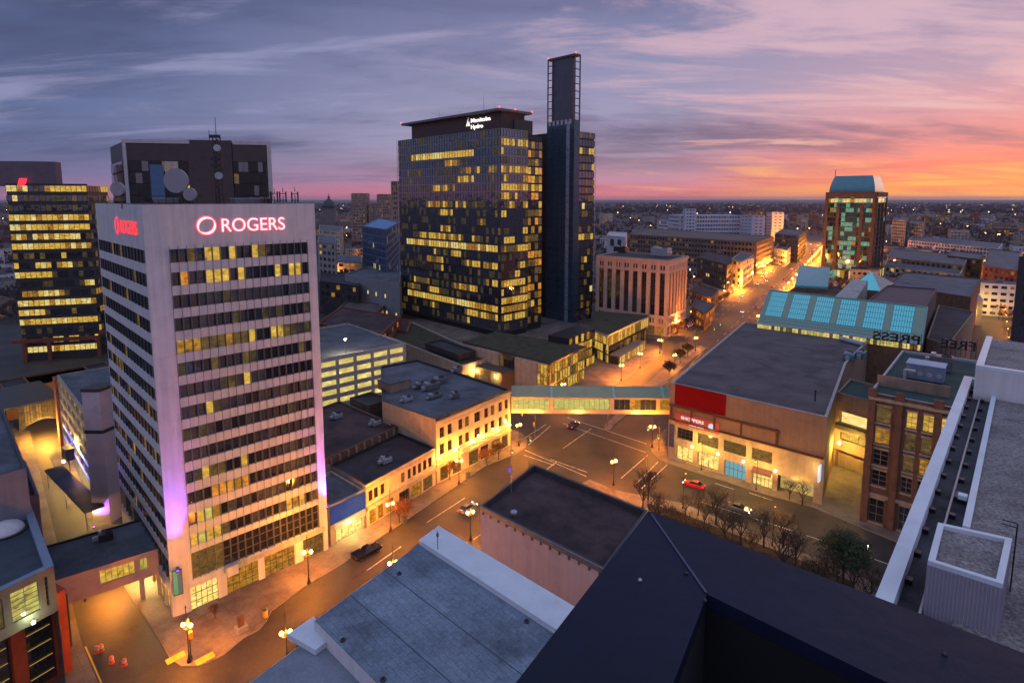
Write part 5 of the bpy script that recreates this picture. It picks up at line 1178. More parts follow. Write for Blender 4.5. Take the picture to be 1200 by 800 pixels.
# teal roofed tower on the right
zT4, zR4 = 69., 82.; TK = P(1020, 330); TL = along(TK + Vector((0, 0)), az(-49) * 1., 968, zT4); TRt = along(TK, az(41), 1039.5, zT4)
tt = thing('office_tower', 'tall tower with brown piers, teal lit glass and curved teal roof at the right', 'office tower', (*((TL + TRt) / 2), 0)); brg = mat('brown_granite', (.075, .042, .03), .7, .15, .3)
b = MB(); tq = ccw([TL, TK, TRt, TRt + TL - TK]); b.prism(tq, 0, zT4); b.build('body', brg, tt)
for (p, q, nn_, nc) in ((TL, TK, 1, 4), (TK, TRt, 1, 3)):
    d = (q - p).normalized(); n = Vector((d.y, -d.x)); Ln = (q - p).length
    for k in range(16):
        z0 = 9 + k * 3.72; pr = [.2, .5, .3, .6, .5, .7, .4, .6, .5, .4, .45, .3, .5, .3, .9, .15][k]
        def pkk(i, k=k, pr=pr, left=(p is TL)):
            mid = .33 < (i + .5) / (12 if left else 7) < .62
            if k == 14: return rnd.choices([l_pale, l_amb, l_teal], [3, 2, 1])[0]
            if left and mid: return l_teal if rnd.random() < .35 + pr * .6 else g_teal
            return rnd.choices([l_teal, g_teal, l_amb, g_dark], [pr * .9 * (1 if left else .1), 1.2 - pr * .6, .2 * pr, .5])[0]
        ribbon(tt, p + d * 1, q - d * 1, z0, z0 + 3.0, 12 if p is TL else 7, pkk, -.1, brg, .12, 'floor_glazing', .12)
    b = MB()
    for i in range(nc + 1):
        if p is TL and i == 2: continue
        b.ob(p + d * (Ln - 2.4) * i / nc + n * .9, d, 2.4, .89, 0, 65 if i in (0, nc) else 61)
    b.ob(p + n * .8, d, Ln, .79, 65.3, 69.2); b.build('pier', brg, tt)
b = MB(); b.prism([v - (v - (TL + TRt) / 2) * -.12 for v in tq], 0, 8.5); b.build('base', dk_metal, tt)
for (p, q) in ((tq[0] * 1, tq[1] * 1), (tq[1], tq[2])):
    c = (TL + TRt) / 2; p2 = p + (p - c) * .125; q2 = q + (q - c) * .125; ribbon(tt, p2, q2, 1, 7.5, 14, choose((l_teal, 1), (l_pale, 2), (g_dark, 4), (l_amb, 1)), -.1, dk_metal, .5, 'floor_glazing', .1)
cT = (TL + TRt) / 2; t4 = [v + (cT - v) * .10 for v in tq]; t5 = [v + (cT - v) * .26 for v in tq]
b = MB(); NS = 7
def slope(s): return [t4[i].lerp(t5[i], math.sin(s * 1.57) * 0 + s ** 1.6) for i in range(4)]
for k in range(NS):
    a_, c_ = slope(k / NS), slope((k + 1) / NS); za, zc = zT4 + 1.2 + (zR4 - zT4 - 1.2) * k / NS, zT4 + 1.2 + (zR4 - zT4 - 1.2) * (k + 1) / NS
    for i in range(4): b.face([(*a_[i], za), (*a_[(i + 1) % 4], za), (*c_[(i + 1) % 4], zc), (*c_[i], zc)])
b.face([(*v, zR4) for v in t5]); b.prism(t4, zT4, zT4 + 1.2); b.build('roof', mat('teal_vault', (.06, .22, .30), .35, .12, .2, metal=.4), tt)
b = MB(); b.tube((*t5[0], zR4), (*t5[0], zR4 + 5), .25, n=5); b.build('antenna', blk_metal, tt)
far_block('office_tower', 'dark brown slab tower just left of the teal roofed tower', [(966, 262), (972, 263), (973, 258), (967, 258)], 38, brown_brick, roof_dark, 12, 6, dk3)
for lb, pts, z, wm in (('red brick warehouse with grid windows at the right edge', [(1152, 312), (1192, 318), (1198, 296), (1160, 292)], 20, red_brick), ('tan block with lit windows right of the teal roofed tower', [(1040, 302), (1130, 312), (1135, 300), (1046, 292)], 14, tan), ('pale flat roofed hall with lamps behind the grey hall', [(1036, 312), (1125, 322), (1130, 314), (1040, 304)], 11, lt_conc), ('grey apartment slab right of the teal roofed tower, on the horizon', [(1046, 258), (1062, 259), (1064, 256), (1048, 255)], 34, grey_conc), ('second grey apartment slab, farther right on the horizon', [(1066, 262), (1082, 263), (1084, 260), (1068, 259)], 30, grey_conc), ('long white roofed mall far off on the right', [(1064, 282), (1170, 292), (1175, 286), (1070, 277)], 12, wp), ('brown flat block at the far right edge with orange sign', [(1110, 300), (1150, 305), (1153, 298), (1115, 294)], 15, brown_brick)):
    far_block('commercial_building', lb, pts, z, wm, roof_grey, max(2, int(z / 4)), 7, dk3)
# dark tower at the right frame edge
x, z = PZ(1193, 300, 160.); A = Vector((x + .3, 160)); far_block('office_tower', 'dark banded tower cut by the right edge of the view', [A, A + Vector((20, -6)), A + Vector((40, 14)), A + Vector((20, 18))], z, dk_metal, roof_dark, 14, 10, choose((g_dark, 6), (g_slate, 1), (l_dim, .6)))

# ================================================================== LEFT CORNER: SKYWALK, CORNER BUILDING, BLUE-LIT PARKADE
zs4 = 8.2; k0, k1, k2, k3 = P(90, 672, zs4), P(183, 643, zs4), P(159, 609, zs4), P(73, 632, zs4)
kd = (k1 - k0).normalized(); kn = Vector((kd.y, -kd.x)); k1 = k0 + kd * (k1 - k0).length; Lq_ = (k1 - k0).length; k1 = k0 + kd * (Lq_ + .4); Lq_ = (k1 - k0).length; wq = 12.; k0 = k0 - kd * 7; Lq_ = (k1 - k0).length
sk2 = thing('skywalk', 'pink walled footbridge with lit windows joining the white tower to the corner building', 'footbridge', (*((k0 + k2) / 2), 4))
hq_ = [(uof(k0, k1, 117, 6.3), uof(k0, k1, 158, 6.3), 5.3, 7.4), (uof(k0, k1, 164, 6.3), uof(k0, k1, 173, 6.3), 5.4, 7.3)]
b = MB(); b.wall(k0, k1, 3.9, zs4, hq_, .25); b.wall(k1 - kn * wq, k0 - kn * wq, 3.9, zs4); b.face([(*k0, 3.9), (*k1, 3.9), (*(k1 - kn * wq), 3.9), (*(k0 - kn * wq), 3.9)]); b.face([(*k0, 3.9), (*k0, zs4), (*(k0 - kn * wq), zs4), (*(k0 - kn * wq), 3.9)]); b.build('wall', mat('pink_panel', (.55, .36, .32), .7, .1, .6), sk2)
flat_roof(sk2, [k0, k1, k1 - kn * wq, k0 - kn * wq], zs4 + .02, roof_grey, dk_metal, .3, .35)
for r in hq_: window(sk2, k0, k1, r, .2, l_green if r[1] - r[0] < 4 else l_yel, grey_metal, 6 if r[1] - r[0] > 4 else 2, 1, 'window_band')
for f in (.85, .985): b = MB(); b.cbox(k0 + kd * Lq_ * f - kn * .8, kd, .7, .7, .1, 3.89); b.build('column', mat('pink_panel', (0, 0, 0)), sk2)
q = P(124, 630, zs4); roof_unit(q, zs4 - .33, 'small box vent on the left footbridge roof', 1.5, 2.0, 1.3, kd, dk_metal)
b = MB(); lamp_light('lamp', (*(k0 + kd * Lq_ * .62 - kn * 4), 3.3), (1, .30, .03), 2300, None); lamp_light('lamp', (*(k0 + kd * Lq_ * .93 - kn * 5), 3.3), (1, .8, .3), 1200, None)
# corner building with rust portal
zt5 = 18.; R0_ = P(63, 662, zt5); R1_ = P(31, 578, zt5); fdv = az(-139); rdv = (R1_ - R0_).normalized()
cb = thing('corner_building', 'corner building with rust orange portal frame and louvred lit upper windows', 'building', (*R0_, 0)); gw = mat('corner_metal', (.085, .095, .11), .6, .12, .5)
F_ = P(0, 692, zt5); fdv = (F_ - R0_).normalized(); F_ = R0_ + fdv * 40
b = MB(); nfr = Vector((-fdv.y, fdv.x)); hh_ = [(40 - u1, 40 - u0, 13.2, 17.0) for u0, u1 in ((.8, 1.1), (1.8, 4.6), (5.4, 7.6), (8.4, 12))]
b.wall(F_, R0_, 11.8, zt5, hh_, .3); b.wall(R0_, R1_ , 0, zt5); b.wall(R1_, F_ + (R1_ - R0_), 0, zt5); b.wall(F_ + (R1_ - R0_), F_, 0, zt5); b.build('wall', gw, cb)
flat_roof(cb, [F_, R0_, R1_, F_ + (R1_ - R0_)], zt5 + .01, mat('roof_navy', (.04, .055, .075), .8, .3, .3), mat('parapet_blue', (.18, .24, .33), .6, .1, .5), .9, .7)
for i, r in enumerate(hh_): window(cb, F_, R0_, r, .25, [g_dark, l_green, l_dim, g_slate][i], gw, 2 if i else 1, 6)
ow = Vector(((R0_ - F_).normalized().y, -(R0_ - F_).normalized().x)); rw = (R0_ - F_).normalized()
q = R0_ - rw * 3 + ow * .9; lamp_light('lamp', (*q, 12.9), (.95, 1, .45), 90, cb); b = MB(); b.cbox(q, rw, .3, .3, 12.4, 12.7); b.build('wall_lamp', glow('green_white_bulb', (.9, 1, .4), 12), cb)
pz = 12.; pc_ = P(76, 690, pz); pF = pc_ - rw * 30; b = MB()
ph = [(30 - 4.7, 30 - 1.5, .3, 9.6), (30 - 11, 30 - 6.2, .3, 9.6), (30 - 18, 30 - 12.5, .3, 9.6)]
b.wall(pF, pc_, 0, pz, ph, 1.0); b.wall(pc_, pc_ - ow * 3.2, 0, pz); b.face([(*pF, pz), (*pc_, pz), (*(pc_ - ow * 3.2), pz), (*(pF - ow * 3.2), pz)]); b.build('portal_frame', orange_clad, cb)
for r in ph: window(cb, pF, pc_, r, .8, glass('portal_glass', (.03, .025, .02), .1), dk_metal, 3, 7, 'window_wall'); 
b = MB(); 
for r in ph:
    for k in range(4): b = MB(); p = pF + rw * (r[0] + .3) - ow * .7; b.ob(p + ow * .05, rw, r[1] - r[0] - .6, .03, 1.6 + k * 2.1, 1.68 + k * 2.1); b.build('lit_sill', glow('sill_amber', (1, .6, .15), .45), cb)
b = MB(); s0 = pc_ - ow * 1.6 + rw * .05; b.ob(s0, -ow, 7, -.7, 2.2, 11.0); b.ob(s0 - ow * 7.3, -ow, 1.4, -1.4, 5, 11.2); b.build('side_bay', mat('side_dark', (.045, .04, .04), .5, .2, .6), cb)
ribbon(cb, s0 + rw * .76, s0 - ow * 6.8 + rw * .76, 2.4, 10.2, 3, choose((l_dim, 2), (g_dark, 2)), 0, dk_metal, .15, 'window_band', .06)
# tall blank block behind it, with its roof things
zt6 = 25.; T0 = P(31, 548, zt6); T1 = P(2, 474, zt6); td = (T1 - T0).normalized(); tw = az(-139)
block('service_building', 'tall blank grey block with dark roof behind the corner building', 'building', [T0 + tw * 30, T0, T1 + td * 5, T1 + td * 5 + tw * 30], 0, zt6, mat('blank_grey', (.20, .20, .24), .8, .1, .4, streak=.1), roof_grey, cm=dk_metal)
zt7 = 19.; S0_ = R1_ + rdv * .2; block('service_building', 'lower dark strip roof along the glowing side street', 'building', [S0_ + tw * 1, S0_ - tw * 1.5, S0_ - tw * 1.5 + td * 17, S0_ + td * 17 + tw * 1], 0, 17.2, mat('purple_grey', (.10, .09, .15), .8, .1, .4), roof_dark)
q = P(6, 618, 18.); t = thing('roof_dome', 'white oval dome on the dark corner building roof at the frame edge', 'dome', (*q, 17.3)); b = MB(); b.lathe((*q, 17.35), [(2.2, 0), (2.1, .5), (1.7, 1.0), (.9, 1.4), (.1, 1.55)], 20); b.build('dome', white_wall, t, True); b = MB(); b.lathe((*q, 17.3), [(2.5, 0), (2.5, .25)], 20); b.build('curb', dk_metal, t)
# blue-lit parkade along the side street
k_ = P(75, 525), P(118, 603); pf, pn = k_; pfd = (pn - pf).normalized(); Lp2 = (pn - pf).length; po = Vector((pfd.y, -pfd.x)); zt8 = 19.5
hp2 = rows(pf, pn, bays(Lp2, 7, (Lp2 - 1) / 7 - .7, .5, .5), [(4.6 + 3.0 * k, 6.4 + 3.0 * k) for k in range(5)])
pk2, _ = block('parkade', 'parkade with yellow lit decks and blue light bars along the side street', 'parkade', [pf - po * 24, pf, pn, pn - po * 24], 0, zt8, grey_conc, roof_grey, {1: hp2}, .5)
for k in range(5):
    b = MB(); p, q = pf + pfd * .5 - po * .52, pn - pfd * .5 - po * .52; z0 = 4.5 + 3 * k; b.face([(*p, z0), (*q, z0), (*q, z0 + 2), (*p, z0 + 2)]); b.build('deck_glow', lit('deck_glow2', (.16, .10, .02), (.9, .62, .12), .8, .5, .3, .62), pk2)  # glowing sheet behind the openings stands in for deck lights
blu = glow('blue_bar', (.08, .14, 1), 2.2)
for z in (4.2, 7.2): b = MB(); b.ob(pf + po * .15 + pfd * 4, pfd, Lp2 - 5, .149, z, z + .22); b.build('light_bar', blu, pk2)
for f in (.3, .55, .8): lamp_light('lamp', (*(pf + pfd * Lp2 * f + po * .8), 6.0), (.10, .14, 1), 90, pk2)
b = MB(); b.ob(pf + po * .6 - pfd * 3.2, pfd, 3.2, 6, 0, zt8 - 1); b.ob(pn + po * .5 - pfd * 3.4, pfd, 1.2, 1.5, 0, 21); b.build('brick_pier', red_brick, pk2)
q = P(122, 612); qd = az(-48); py_t = thing('pylon_tower', 'square purple lit pylon beside the white tower, with a dark cap', 'pylon', (*q, 0)); b = MB(); qq = [q + Vector((-1.9, -.3)), q + Vector((1.6, -.4)), q + Vector((2.4, 3.2)), q + Vector((-1.4, 3.6))]; b.prism(ccw(qq), 0, 27.0); b.build('shaft', mat('pylon_white', (.45, .38, .42), .7, .1, .5), py_t)
b = MB(); qc = sum(qq, Vector((0, 0))) / 4; b.prism(ccw([v + (v - qc) * .06 for v in qq]), 27.01, 27.6); b.prism(ccw([v + (v - qc) * .03 for v in qq]), 18.6, 19.3); b.build('cap', dk_metal, py_t)
uplight((q.x - .3, q.y - 2.4, .3), (q.x - .1, q.y, 14), (.30, .06, 1), 9000, 'purple floodlight at the foot of the square pylon', spot=110)
# flat canopy over the pavement, skywalk over the side street, sign box
c0_, c1_ = P(73, 545, 4.3), P(122, 592, 4.3); cdv = (c1_ - c0_).normalized(); cnv = Vector((cdv.y, -cdv.x)); cL = (c1_ - c0_).length; cp = thing('bus_canopy', 'long flat dark canopy on posts over the side street pavement', 'canopy', (*c0_, 0)); b = MB(); b.ob(c0_ + cnv * 3.2, cdv, cL, 3.3, 4.0, 4.35); b.build('roof', roof_dark, cp)
for u in (.4, cL * .5, cL - .5): b = MB(); b.tube((*(c0_ + cdv * u + cnv * 2.9), .14), (*(c0_ + cdv * u + cnv * 2.9), 4.0), .1, n=6); b.build('post', grey_metal, cp)
for f in (.2, .55, .9): lamp_light('lamp', (*(c0_ + cdv * cL * f + cnv * 1.6), 3.7), (1, .62, .14), 420, cp)
q = P(80, 535, 6); t = thing('sign_box', 'dark hanging sign box with a bright lamp under it above the canopy', 'sign', (*q, 4.4)); b = MB(); b.cbox(q, cdv, 3.4, 1.6, 5.6, 8.2); b.tube((*q, 4.3), (*q, 5.6), .15, n=6); b.build('box', dk_metal, t); b = MB(); b.cbox(q + cnv * 1.0 , cdv, .8, .4, 5.1, 5.4); b.build('lamp_head', bulb_w, t); lamp_light('lamp', (*(q + cnv * 2.2), 3.6), (1, .7, .25), 260, t)
zk5 = 11.5; e0_, e1_ = P(20, 476, zk5), P(66, 466, zk5); edv = (e1_ - e0_).normalized(); env_ = Vector((edv.y, -edv.x)); eL = (e1_ - e0_).length + 1.5
s5 = thing('skywalk', 'arched dark footbridge over the side street with glowing orange underside', 'footbridge', (*e0_, 5)); b = MB(); NN = 8
arcz = [6.6 - 1.9 * (2 * i / NN - 1) ** 2 for i in range(NN + 1)]
for i in range(NN):
    p, q = e0_ + edv * eL * i / NN, e0_ + edv * eL * (i + 1) / NN; b.prism([p, q, q - env_ * 6, p - env_ * 6], [arcz[i], arcz[i + 1], arcz[i + 1], arcz[i]], [arcz[i] + .7, arcz[i + 1] + .7, arcz[i + 1] + .7, arcz[i] + .7])
b.ob(e0_ - edv * 12, edv, eL + 12, 22, zk5 - .6, zk5); b.build('deck', dk_metal, s5)
for i in range(NN): 
    p, q = e0_ + edv * eL * i / NN, e0_ + edv * eL * (i + 1) / NN; z0 = min(arcz[i], arcz[i + 1]) + .5
    ribbon(s5, p, q, z0, zk5 - .6, 2, choose((l_dim, 3), (l_amb, 1), (g_teal, .5)), -.02, dk_metal, .12, 'window_band', .05)
lamp_light('lamp', (*(e0_ + edv * eL * .55 + env_ * 1.5), 4.0), (1, .45, .06), 3800, None); lamp_light('lamp', (*(e0_ + edv * eL * .55 - env_ * 4), 3.6), (1, .45, .06), 2500, None)
for px, py, lb in ((36, 452, 'dark low block on the far side street behind the arched footbridge'), (5, 458, 'brown low block at the left edge beyond the arched footbridge')):
    q = P(px, py, 9); block('annex_building', lb, 'building', [q, q + az(42) * 22, q + az(42) * 22 + az(-48) * 14, q + az(-48) * 14], 0, 9, brown_brick, roof_dark)

# ================================================================== NEAR ROOFS BELOW THE CAMERA
# brown roofed corner building with pale pink wall
zc_ = 21.; cA, cB, cC, cD = P(563, 592, zc_), P(625.6, 544, zc_), P(759, 598, zc_), P(702, 667, zc_); cD = cA + (cC - cB); 
cbk, _ = block('corner_building', 'near corner building with brown flat roof and pale pink blank wall', 'building', [cA, cD, cC, cB], 0, zc_, mat('pale_pink_render', (.60, .46, .44), .85, .07, .5, streak=.12), roof_brown, cm=mat('edge_dark', (.05, .05, .06), .6, .2, 1), w=.35, drop=.9)
b = MB(); d = (cD - cA).normalized(); n = Vector((d.y, -d.x)); Lc_ = (cD - cA).length
for i in range(14): b.cbox(cA + d * (.6 + (Lc_ - 1.2) * i / 13) + n * .1, d, .22, .2, zc_ - 1.1, zc_ - .7)
b.ob(cA + n * .12, d, Lc_, .119, zc_ - .68, zc_ - .1); b.build('gutter', grey_metal, cbk)
q = P(602, 605, zc_ - .9); t = thing('roof_vent', 'small grey round vent on the brown roof near its front edge', 'vent', (*q, zc_ - .9)); b = MB(); b.lathe((*q, zc_ - .9), [(.35, 0), (.35, .5)], 12); b.build('stem', grey_metal, t); b = MB(); b.lathe((*q, zc_ - .4), [(.5, 0), (.5, .25), (.3, .4), (.05, .45)], 12); b.build('cap', lt_metal, t)
q = P(599, 570, zc_); t = thing('roof_post', 'thin lamp post at the left edge of the brown roof', 'post', (*q, zc_)); b = MB(); b.tube((*q, zc_ - .9), (*q, zc_ + 1.4), .06, n=6); b.build('pole', lt_metal, t); b = MB(); b.lathe((*q, zc_ + 1.4), [(.12, 0), (.16, .2), (.05, .32)], 8); b.build('cap', lt_metal, t)
# blue-grey membrane roof with white coping
zm = 25.; mA, mB, mC = P(368, 727, zm), P(491, 637, zm), P(646, 739, zm); mD = mA + (mC - mB) * 1.3; mC = mB + (mC - mB) * 1.3
wA, wB = P(514, 620, zm), P(667, 712, zm); wB = wA + (wB - wA) * 1.3
mem, _ = block('terrace_building', 'building with wide blue grey membrane roof just below the viewpoint', 'building', [mA, mD, mC, mB], 0, zm, white_wall, roof_blue, w=.02, drop=.05)
b = MB(); 
for f in (.30, .62): p = mA.lerp(mB, f); q = mD.lerp(mC, f); b.cbox((p + q) / 2, q - p, (q - p).length, .08, zm - .049, zm - .02)
b.build('seam', mat('seam_grey', (.06, .09, .12), .8, .1, 1), mem)
b = MB(); b.prism(ccw([mB, mC, wB, wA]), 0, zm + .5); b.build('coping_wall', coping, mem)
q = P(513, 642, zm + .6); b = MB(); b.tube((*q, zm), (*q, zm + 2.6), .05, n=6); t = thing('roof_post', 'slim grey post standing on the white coping of the blue roof', 'post', (*q, zm)); b.build('pole', grey_metal, t); b = MB(); b.cbox(q, (1, 0), .25, .2, zm + 2.0, zm + 2.35); b.build('box', grey_metal, t)
for px, py, lb in ((468, 672, 'tiny drain cap near the street edge of the blue roof'), (402, 750, 'dark drain cap near the left edge of the blue roof'), (617, 728, 'dark drain cap near the white coping of the blue roof'), (449, 796, 'dark drain cap at the bottom of the blue roof')):
    q = P(px, py, zm - .05); t = thing('roof_drain', lb, 'drain', (*q, zm)); b = MB(); b.lathe((*q, zm - .05), [(.28, 0), (.26, .08), (.1, .12)], 10); b.build('flange', dk_metal, t); b = MB(); b.lathe((*q, zm + .07), [(.1, 0), (.12, .12), (.02, .2)], 8); b.build('cap', blk_metal, t)
lowA = P(266, 800, 24.); lowB = P(338, 749, 24.); lowd = (lowA - lowB).normalized(); mw = (mD - mA).normalized()
lz = 23.6; p0 = mA + lowd * .02; low, _ = block('terrace_building', 'lower pale grey flat roof at the bottom edge beside the blue roof', 'building', [p0 + lowd * 20, p0 + lowd * 20 + mw * 14, p0 + mw * 14, p0], 0, lz, white_wall, mat('pale_grey_membrane', (.25, .27, .32), .8, .25, .2, fine=.25), w=.02, drop=.05)
b = MB(); r0_ = P(337, 748, lz), P(368, 727, lz), P(389, 752, lz), P(370, 767, lz); b.prism(ccw(r0_), lz - .04, lz + .5); b.build('roof_hatch', coping, low)
# right neighbour: gravel roof, pipes, white parapet
zg = 48.; g0 = P(1130, 440, zg); g1 = P(1025, 700, zg); gd2 = (g1 - g0).normalized(); gn2 = Vector((-gd2.y, gd2.x))
gg = g0 + gd2 * 48; rb = thing('apartment_block', 'tall neighbour with mauve gravel roof, white parapet and pipe channel at the right', 'building', (*((g0 + gg) / 2), 0))
wid = 46.; b = MB(); b.prism(ccw([g0, gg, gg + gn2 * wid, g0 + gn2 * wid]), 0, zg - 1.4); b.build('wall', white_wall, rb)
b = MB(); b.ob(g0, gd2, 48, .62, zg - 1.39, zg); b.ob(g0 + gd2 * .0, gn2, 6.4, -.6, zg - 1.39, zg - .02); b.build('parapet', coping, rb)
ci = P(1155, 478, zg); off_i = (P(1140, 560, zg) - g0).dot(gn2)
kl = (P(1130, 613, zg) - g0).dot(gd2) - 4.8
b = MB(); b.ob(g0 + gn2 * .63 + gd2 * .61, gd2, 47, off_i - .63, zg - 1.39, zg - .72); b.build('channel_floor', mat('channel_floor', (.065, .06, .07), .9, .5, .5, fine=.4), rb)
b = MB(); b.ob(g0 + gn2 * off_i + gd2 * 4.8, gd2, kl, .30, zg - 1.38, zg - .12); b.build('kerb', coping, rb)
b = MB(); b.ob(g0 + gn2 * (off_i + .31) + gd2 * 4.8, gd2, 44, wid - off_i - .5, zg - 1.38, zg - .40); b.build('gravel_deck', gravel, rb)
for px in (1099, 1122):
    f = (P(px, 560, zg - .4) - g0).dot(gn2); b = MB(); p = g0 + gn2 * f + gd2 * 1.6; b.tube((*p, zg - .42), (*(p + gd2 * 46), zg - .42), .055, n=6)
    if px == 1099: b.tube((*p, zg - .42), (*(p + gn2 * 1.3), zg - .42), .055, n=6)
    b.build('pipe', mat('pipe_pink', (.42, .34, .33), .5, .1, 1), rb)
    for k in range(17): b = MB(); c = p + gd2 * (1.2 + k * 2.6) + gn2 * .12; b.cbox(c, gd2, .34, .4, zg - .715, zg - .48); b.build('pipe_block', blk_metal, rb)
b = MB(); q = P(1127, 583, zg - .6); b.cbox(q, gd2, .9, .7, zg - .715, zg - .45); b.build('vent_box', dk_metal, rb)
b = MB(); q = P(1128, 583, zg - .4); b.cbox(q, gd2, .42, .4, zg - .445, zg - .2); b.build('white_box', coping, rb)
# raised end block
q0 = P(1152, 444, zg + 1.9); zE = zg + 2.2; e_a = g0 + gn2 * (off_i - 1.2) + gd2 * 4.7; b = MB(); b.prism(ccw([e_a, e_a + gn2 * 40, e_a + gn2 * 40 - gd2 * 14, e_a - gd2 * 14]), zg - 1.35, zE - .3); b.build('end_block', white_wall, rb)
b = MB(); b.ob(e_a, gn2, 40, .5, zE - .29, zE); b.ob(e_a - gd2 * 14 , gd2, 13.5, .5, zE - .29, zE + .01); b.build('end_coping', coping, rb); b = MB(); b.prism(ccw([e_a + gn2 * .5 - gd2 * .5, e_a + gn2 * 40 - gd2 * .5, e_a + gn2 * 40 - gd2 * 13.5, e_a + gn2 * .5 - gd2 * 13.5]), zE - .29, zE - .15); b.build('end_gravel', gravel, rb)
# shaft box
zx = zg + 1.6; x0, x1, x2, x3 = P(1099, 615, zx), P(1087, 660, zx), P(1175, 688, zx), P(1186, 634, zx); xq = ccw([x0, x1, x2, x3]); xi = inset(xq, .22)
rib_m = mat('ribbed_panel', (.34, .31, .37), .6, .06, .8); sh = thing('roof_shaft', 'pale ribbed shaft box with gravel top and white rim on the gravel roof', 'shaft box', (*x1, zg - 1.4))
b = MB(); b.prism(xq, zg - 1.37, zx - .05)
for i in range(4):
    p, q = xq[i], xq[(i + 1) % 4]; d = (q - p).normalized(); nr_ = int((q - p).length / .12)
    for k in range(nr_): b.cbox(p + d * ((k + .5) * .12) + Vector((d.y, -d.x)) * .012, d, .05, .024, zg - 1.36, zx - .06)
b.build('wall', rib_m, sh)
b = MB(); b.face([(*v, zx - .04) for v in xi]); b.build('gravel_top', gravel, sh); b = MB()
for i in range(4):
    p, q, r, s_ = xq[i], xq[(i + 1) % 4], xi[(i + 1) % 4], xi[i]; b.prism([p, q, r, s_], zx - .045, zx + .14)
b.build('rim', coping, sh)
q = P(1190, 660, zg + .4); t = thing('roof_ladder', 'dark hooped access ladder against the ribbed shaft box', 'ladder', (*q, zg - .4)); b = MB(); ldx = (x2 - x3).normalized(); lx = x3 + gn2 * .12 + ldx * .15
for s_ in (0, .42): b.tube((*(lx + ldx * s_), zg - .35), (*(lx + ldx * s_), zx + .9), .025, n=5); b.tube((*(lx + ldx * s_), zx + .9), (*(lx + ldx * s_ - gn2 * .5), zx + .9), .025, n=5)
b.build('rail', blk_metal, t); b = MB()
for k in range(9): b.tube((*lx, zg - .2 + .3 * k), (*(lx + ldx * .42), zg - .2 + .3 * k), .016, n=4)
b.build('rung', blk_metal, t)
# own building: navy coping corner
zo = 61.5; oA = P(760, 598, zo); oi = P(828, 706, zo - .06); dl = (P(604, 800, zo) - oA).normalized(); dr2 = (P(1200, 765, zo) - oA).normalized(); il = (P(793, 800, zo - .06) - oi).normalized(); ir = (P(1015, 800, zo - .06) - oi).normalized()
own = thing('high_rise', 'building under the viewpoint, its wide navy metal parapet coping meeting at a mitred corner', 'building', (*oA, 0)); own_c = [oA, oA + dl * 9, oA + dr2 * 14]
b = MB()
def prism2(po, zt_, th_): b.prism(po, [z - th_ for z in zt_], zt_)
b.prism(ccw([oA, oA + dl * 9, oi + il * 9, oi]), zo - .09, zo); b.build('coping', navy, own)
b = MB(); b.prism(ccw([oA + dr2 * .002, oi, oi + ir * 12, oA + dr2 * 14]), zo - .09, zo + .002); b.build('coping', navy, own)
sm = (oi - oA).normalized(); b = MB(); b.cbox((oA + oi) / 2, sm, (oi - oA).length - .02, .016, zo + .003, zo + .007); b.build('seam', mat('navy_seam', (.07, .08, .13), .35, .1, 2, metal=.4), own)
for px, py, m_ in ((804, 672, blk_metal), (750, 680, lt_metal), (763, 601, blk_metal), (1107, 767, blk_metal), (826, 704, blk_metal)): b = MB(); q = P(px, py, zo); b.lathe((*q, zo + .003), [(.014, 0), (.014, .005), (.008, .012)], 10); b.build('screw', m_, own)
b = MB(); b.prism(ccw([oA + Vector((0, -.15)), oA + dl * 9 + Vector((.15, 0)), oA + dl * 9 + Vector((8, -10)), oA + dr2 * 14 + Vector((0, -10)), oA + dr2 * 14 + Vector((-.05, -.2))]), 0, 58.5); b.build('wall', mat('own_wall', (.05, .05, .06), .8, .1, .5), own)
b = MB(); th_ = .25
for (a_, d_) in ((oi, il), (oi, ir)):
    n_ = Vector((-d_.y, d_.x)); n_ = n_ if n_.dot(oA - oi) > 0 else -n_; b.prism(ccw([a_ - d_ * .15 + n_ * .006, a_ + d_ * 9 + n_ * .006, a_ + d_ * 9 + n_ * .2, a_ - d_ * .15 + n_ * .2]), 58.4, zo - .091)
b.build('inner_wall', black_int, own); b = MB(); b.prism(ccw([oi + Vector((0, .1)), oi + il * 9, oi + il * 9 + Vector((10, -6)), oi + ir * 12]), 58.3, 58.6); b.build('roof_deck', black_int, own)
finish_rest()
# ================================================================== STREET LAMPS AND SIGNALS
SOD = (1, .29, .022)
LP = 12000
def street_lamp(label, power):
    t = thing('street_lamp', label, 'street lamp', (0, 0, .14), 'twin globe street lamps along the avenue'); b = MB()
    b.lathe((0, 0, .14), [(.32, 0), (.32, .35), (.22, .5), (.15, .95), (.10, 1.1)], 10); b.build('base', blk_metal, t)
    b = MB(); b.tube((0, 0, 1.2), (0, 0, 8.2), .085, .06, 8); b.lathe((0, 0, 8.2), [(.06, 0), (.12, .1), (.05, .3), (.01, .6)], 8)
    for s in (-1, 1): b.tube((0, 0, 5.0), (s * .5, 0, 5.15), .035, n=5); b.tube((s * .5, 0, 5.1), (s * .55, 0, 5.45), .05, n=6)
    b.tube((0, 0, 6.3), (.0, -.5, 6.5), .035, n=5)
    b.build('pole', blk_metal, t)
    for s in (-1, 1):
        b = MB(); b.lathe((s * .55, 0, 5.42), [(.10, 0), (.25, .14), (.29, .3), (.22, .48), (.08, .58)], 12); b.build('globe', bulb, t, True)
    lamp_light('lamp', (0, -.0, 5.75), SOD, power, t, .3); return t
l0 = street_lamp('twin globe street lamp before the white tower storefront', LP)
index_children()
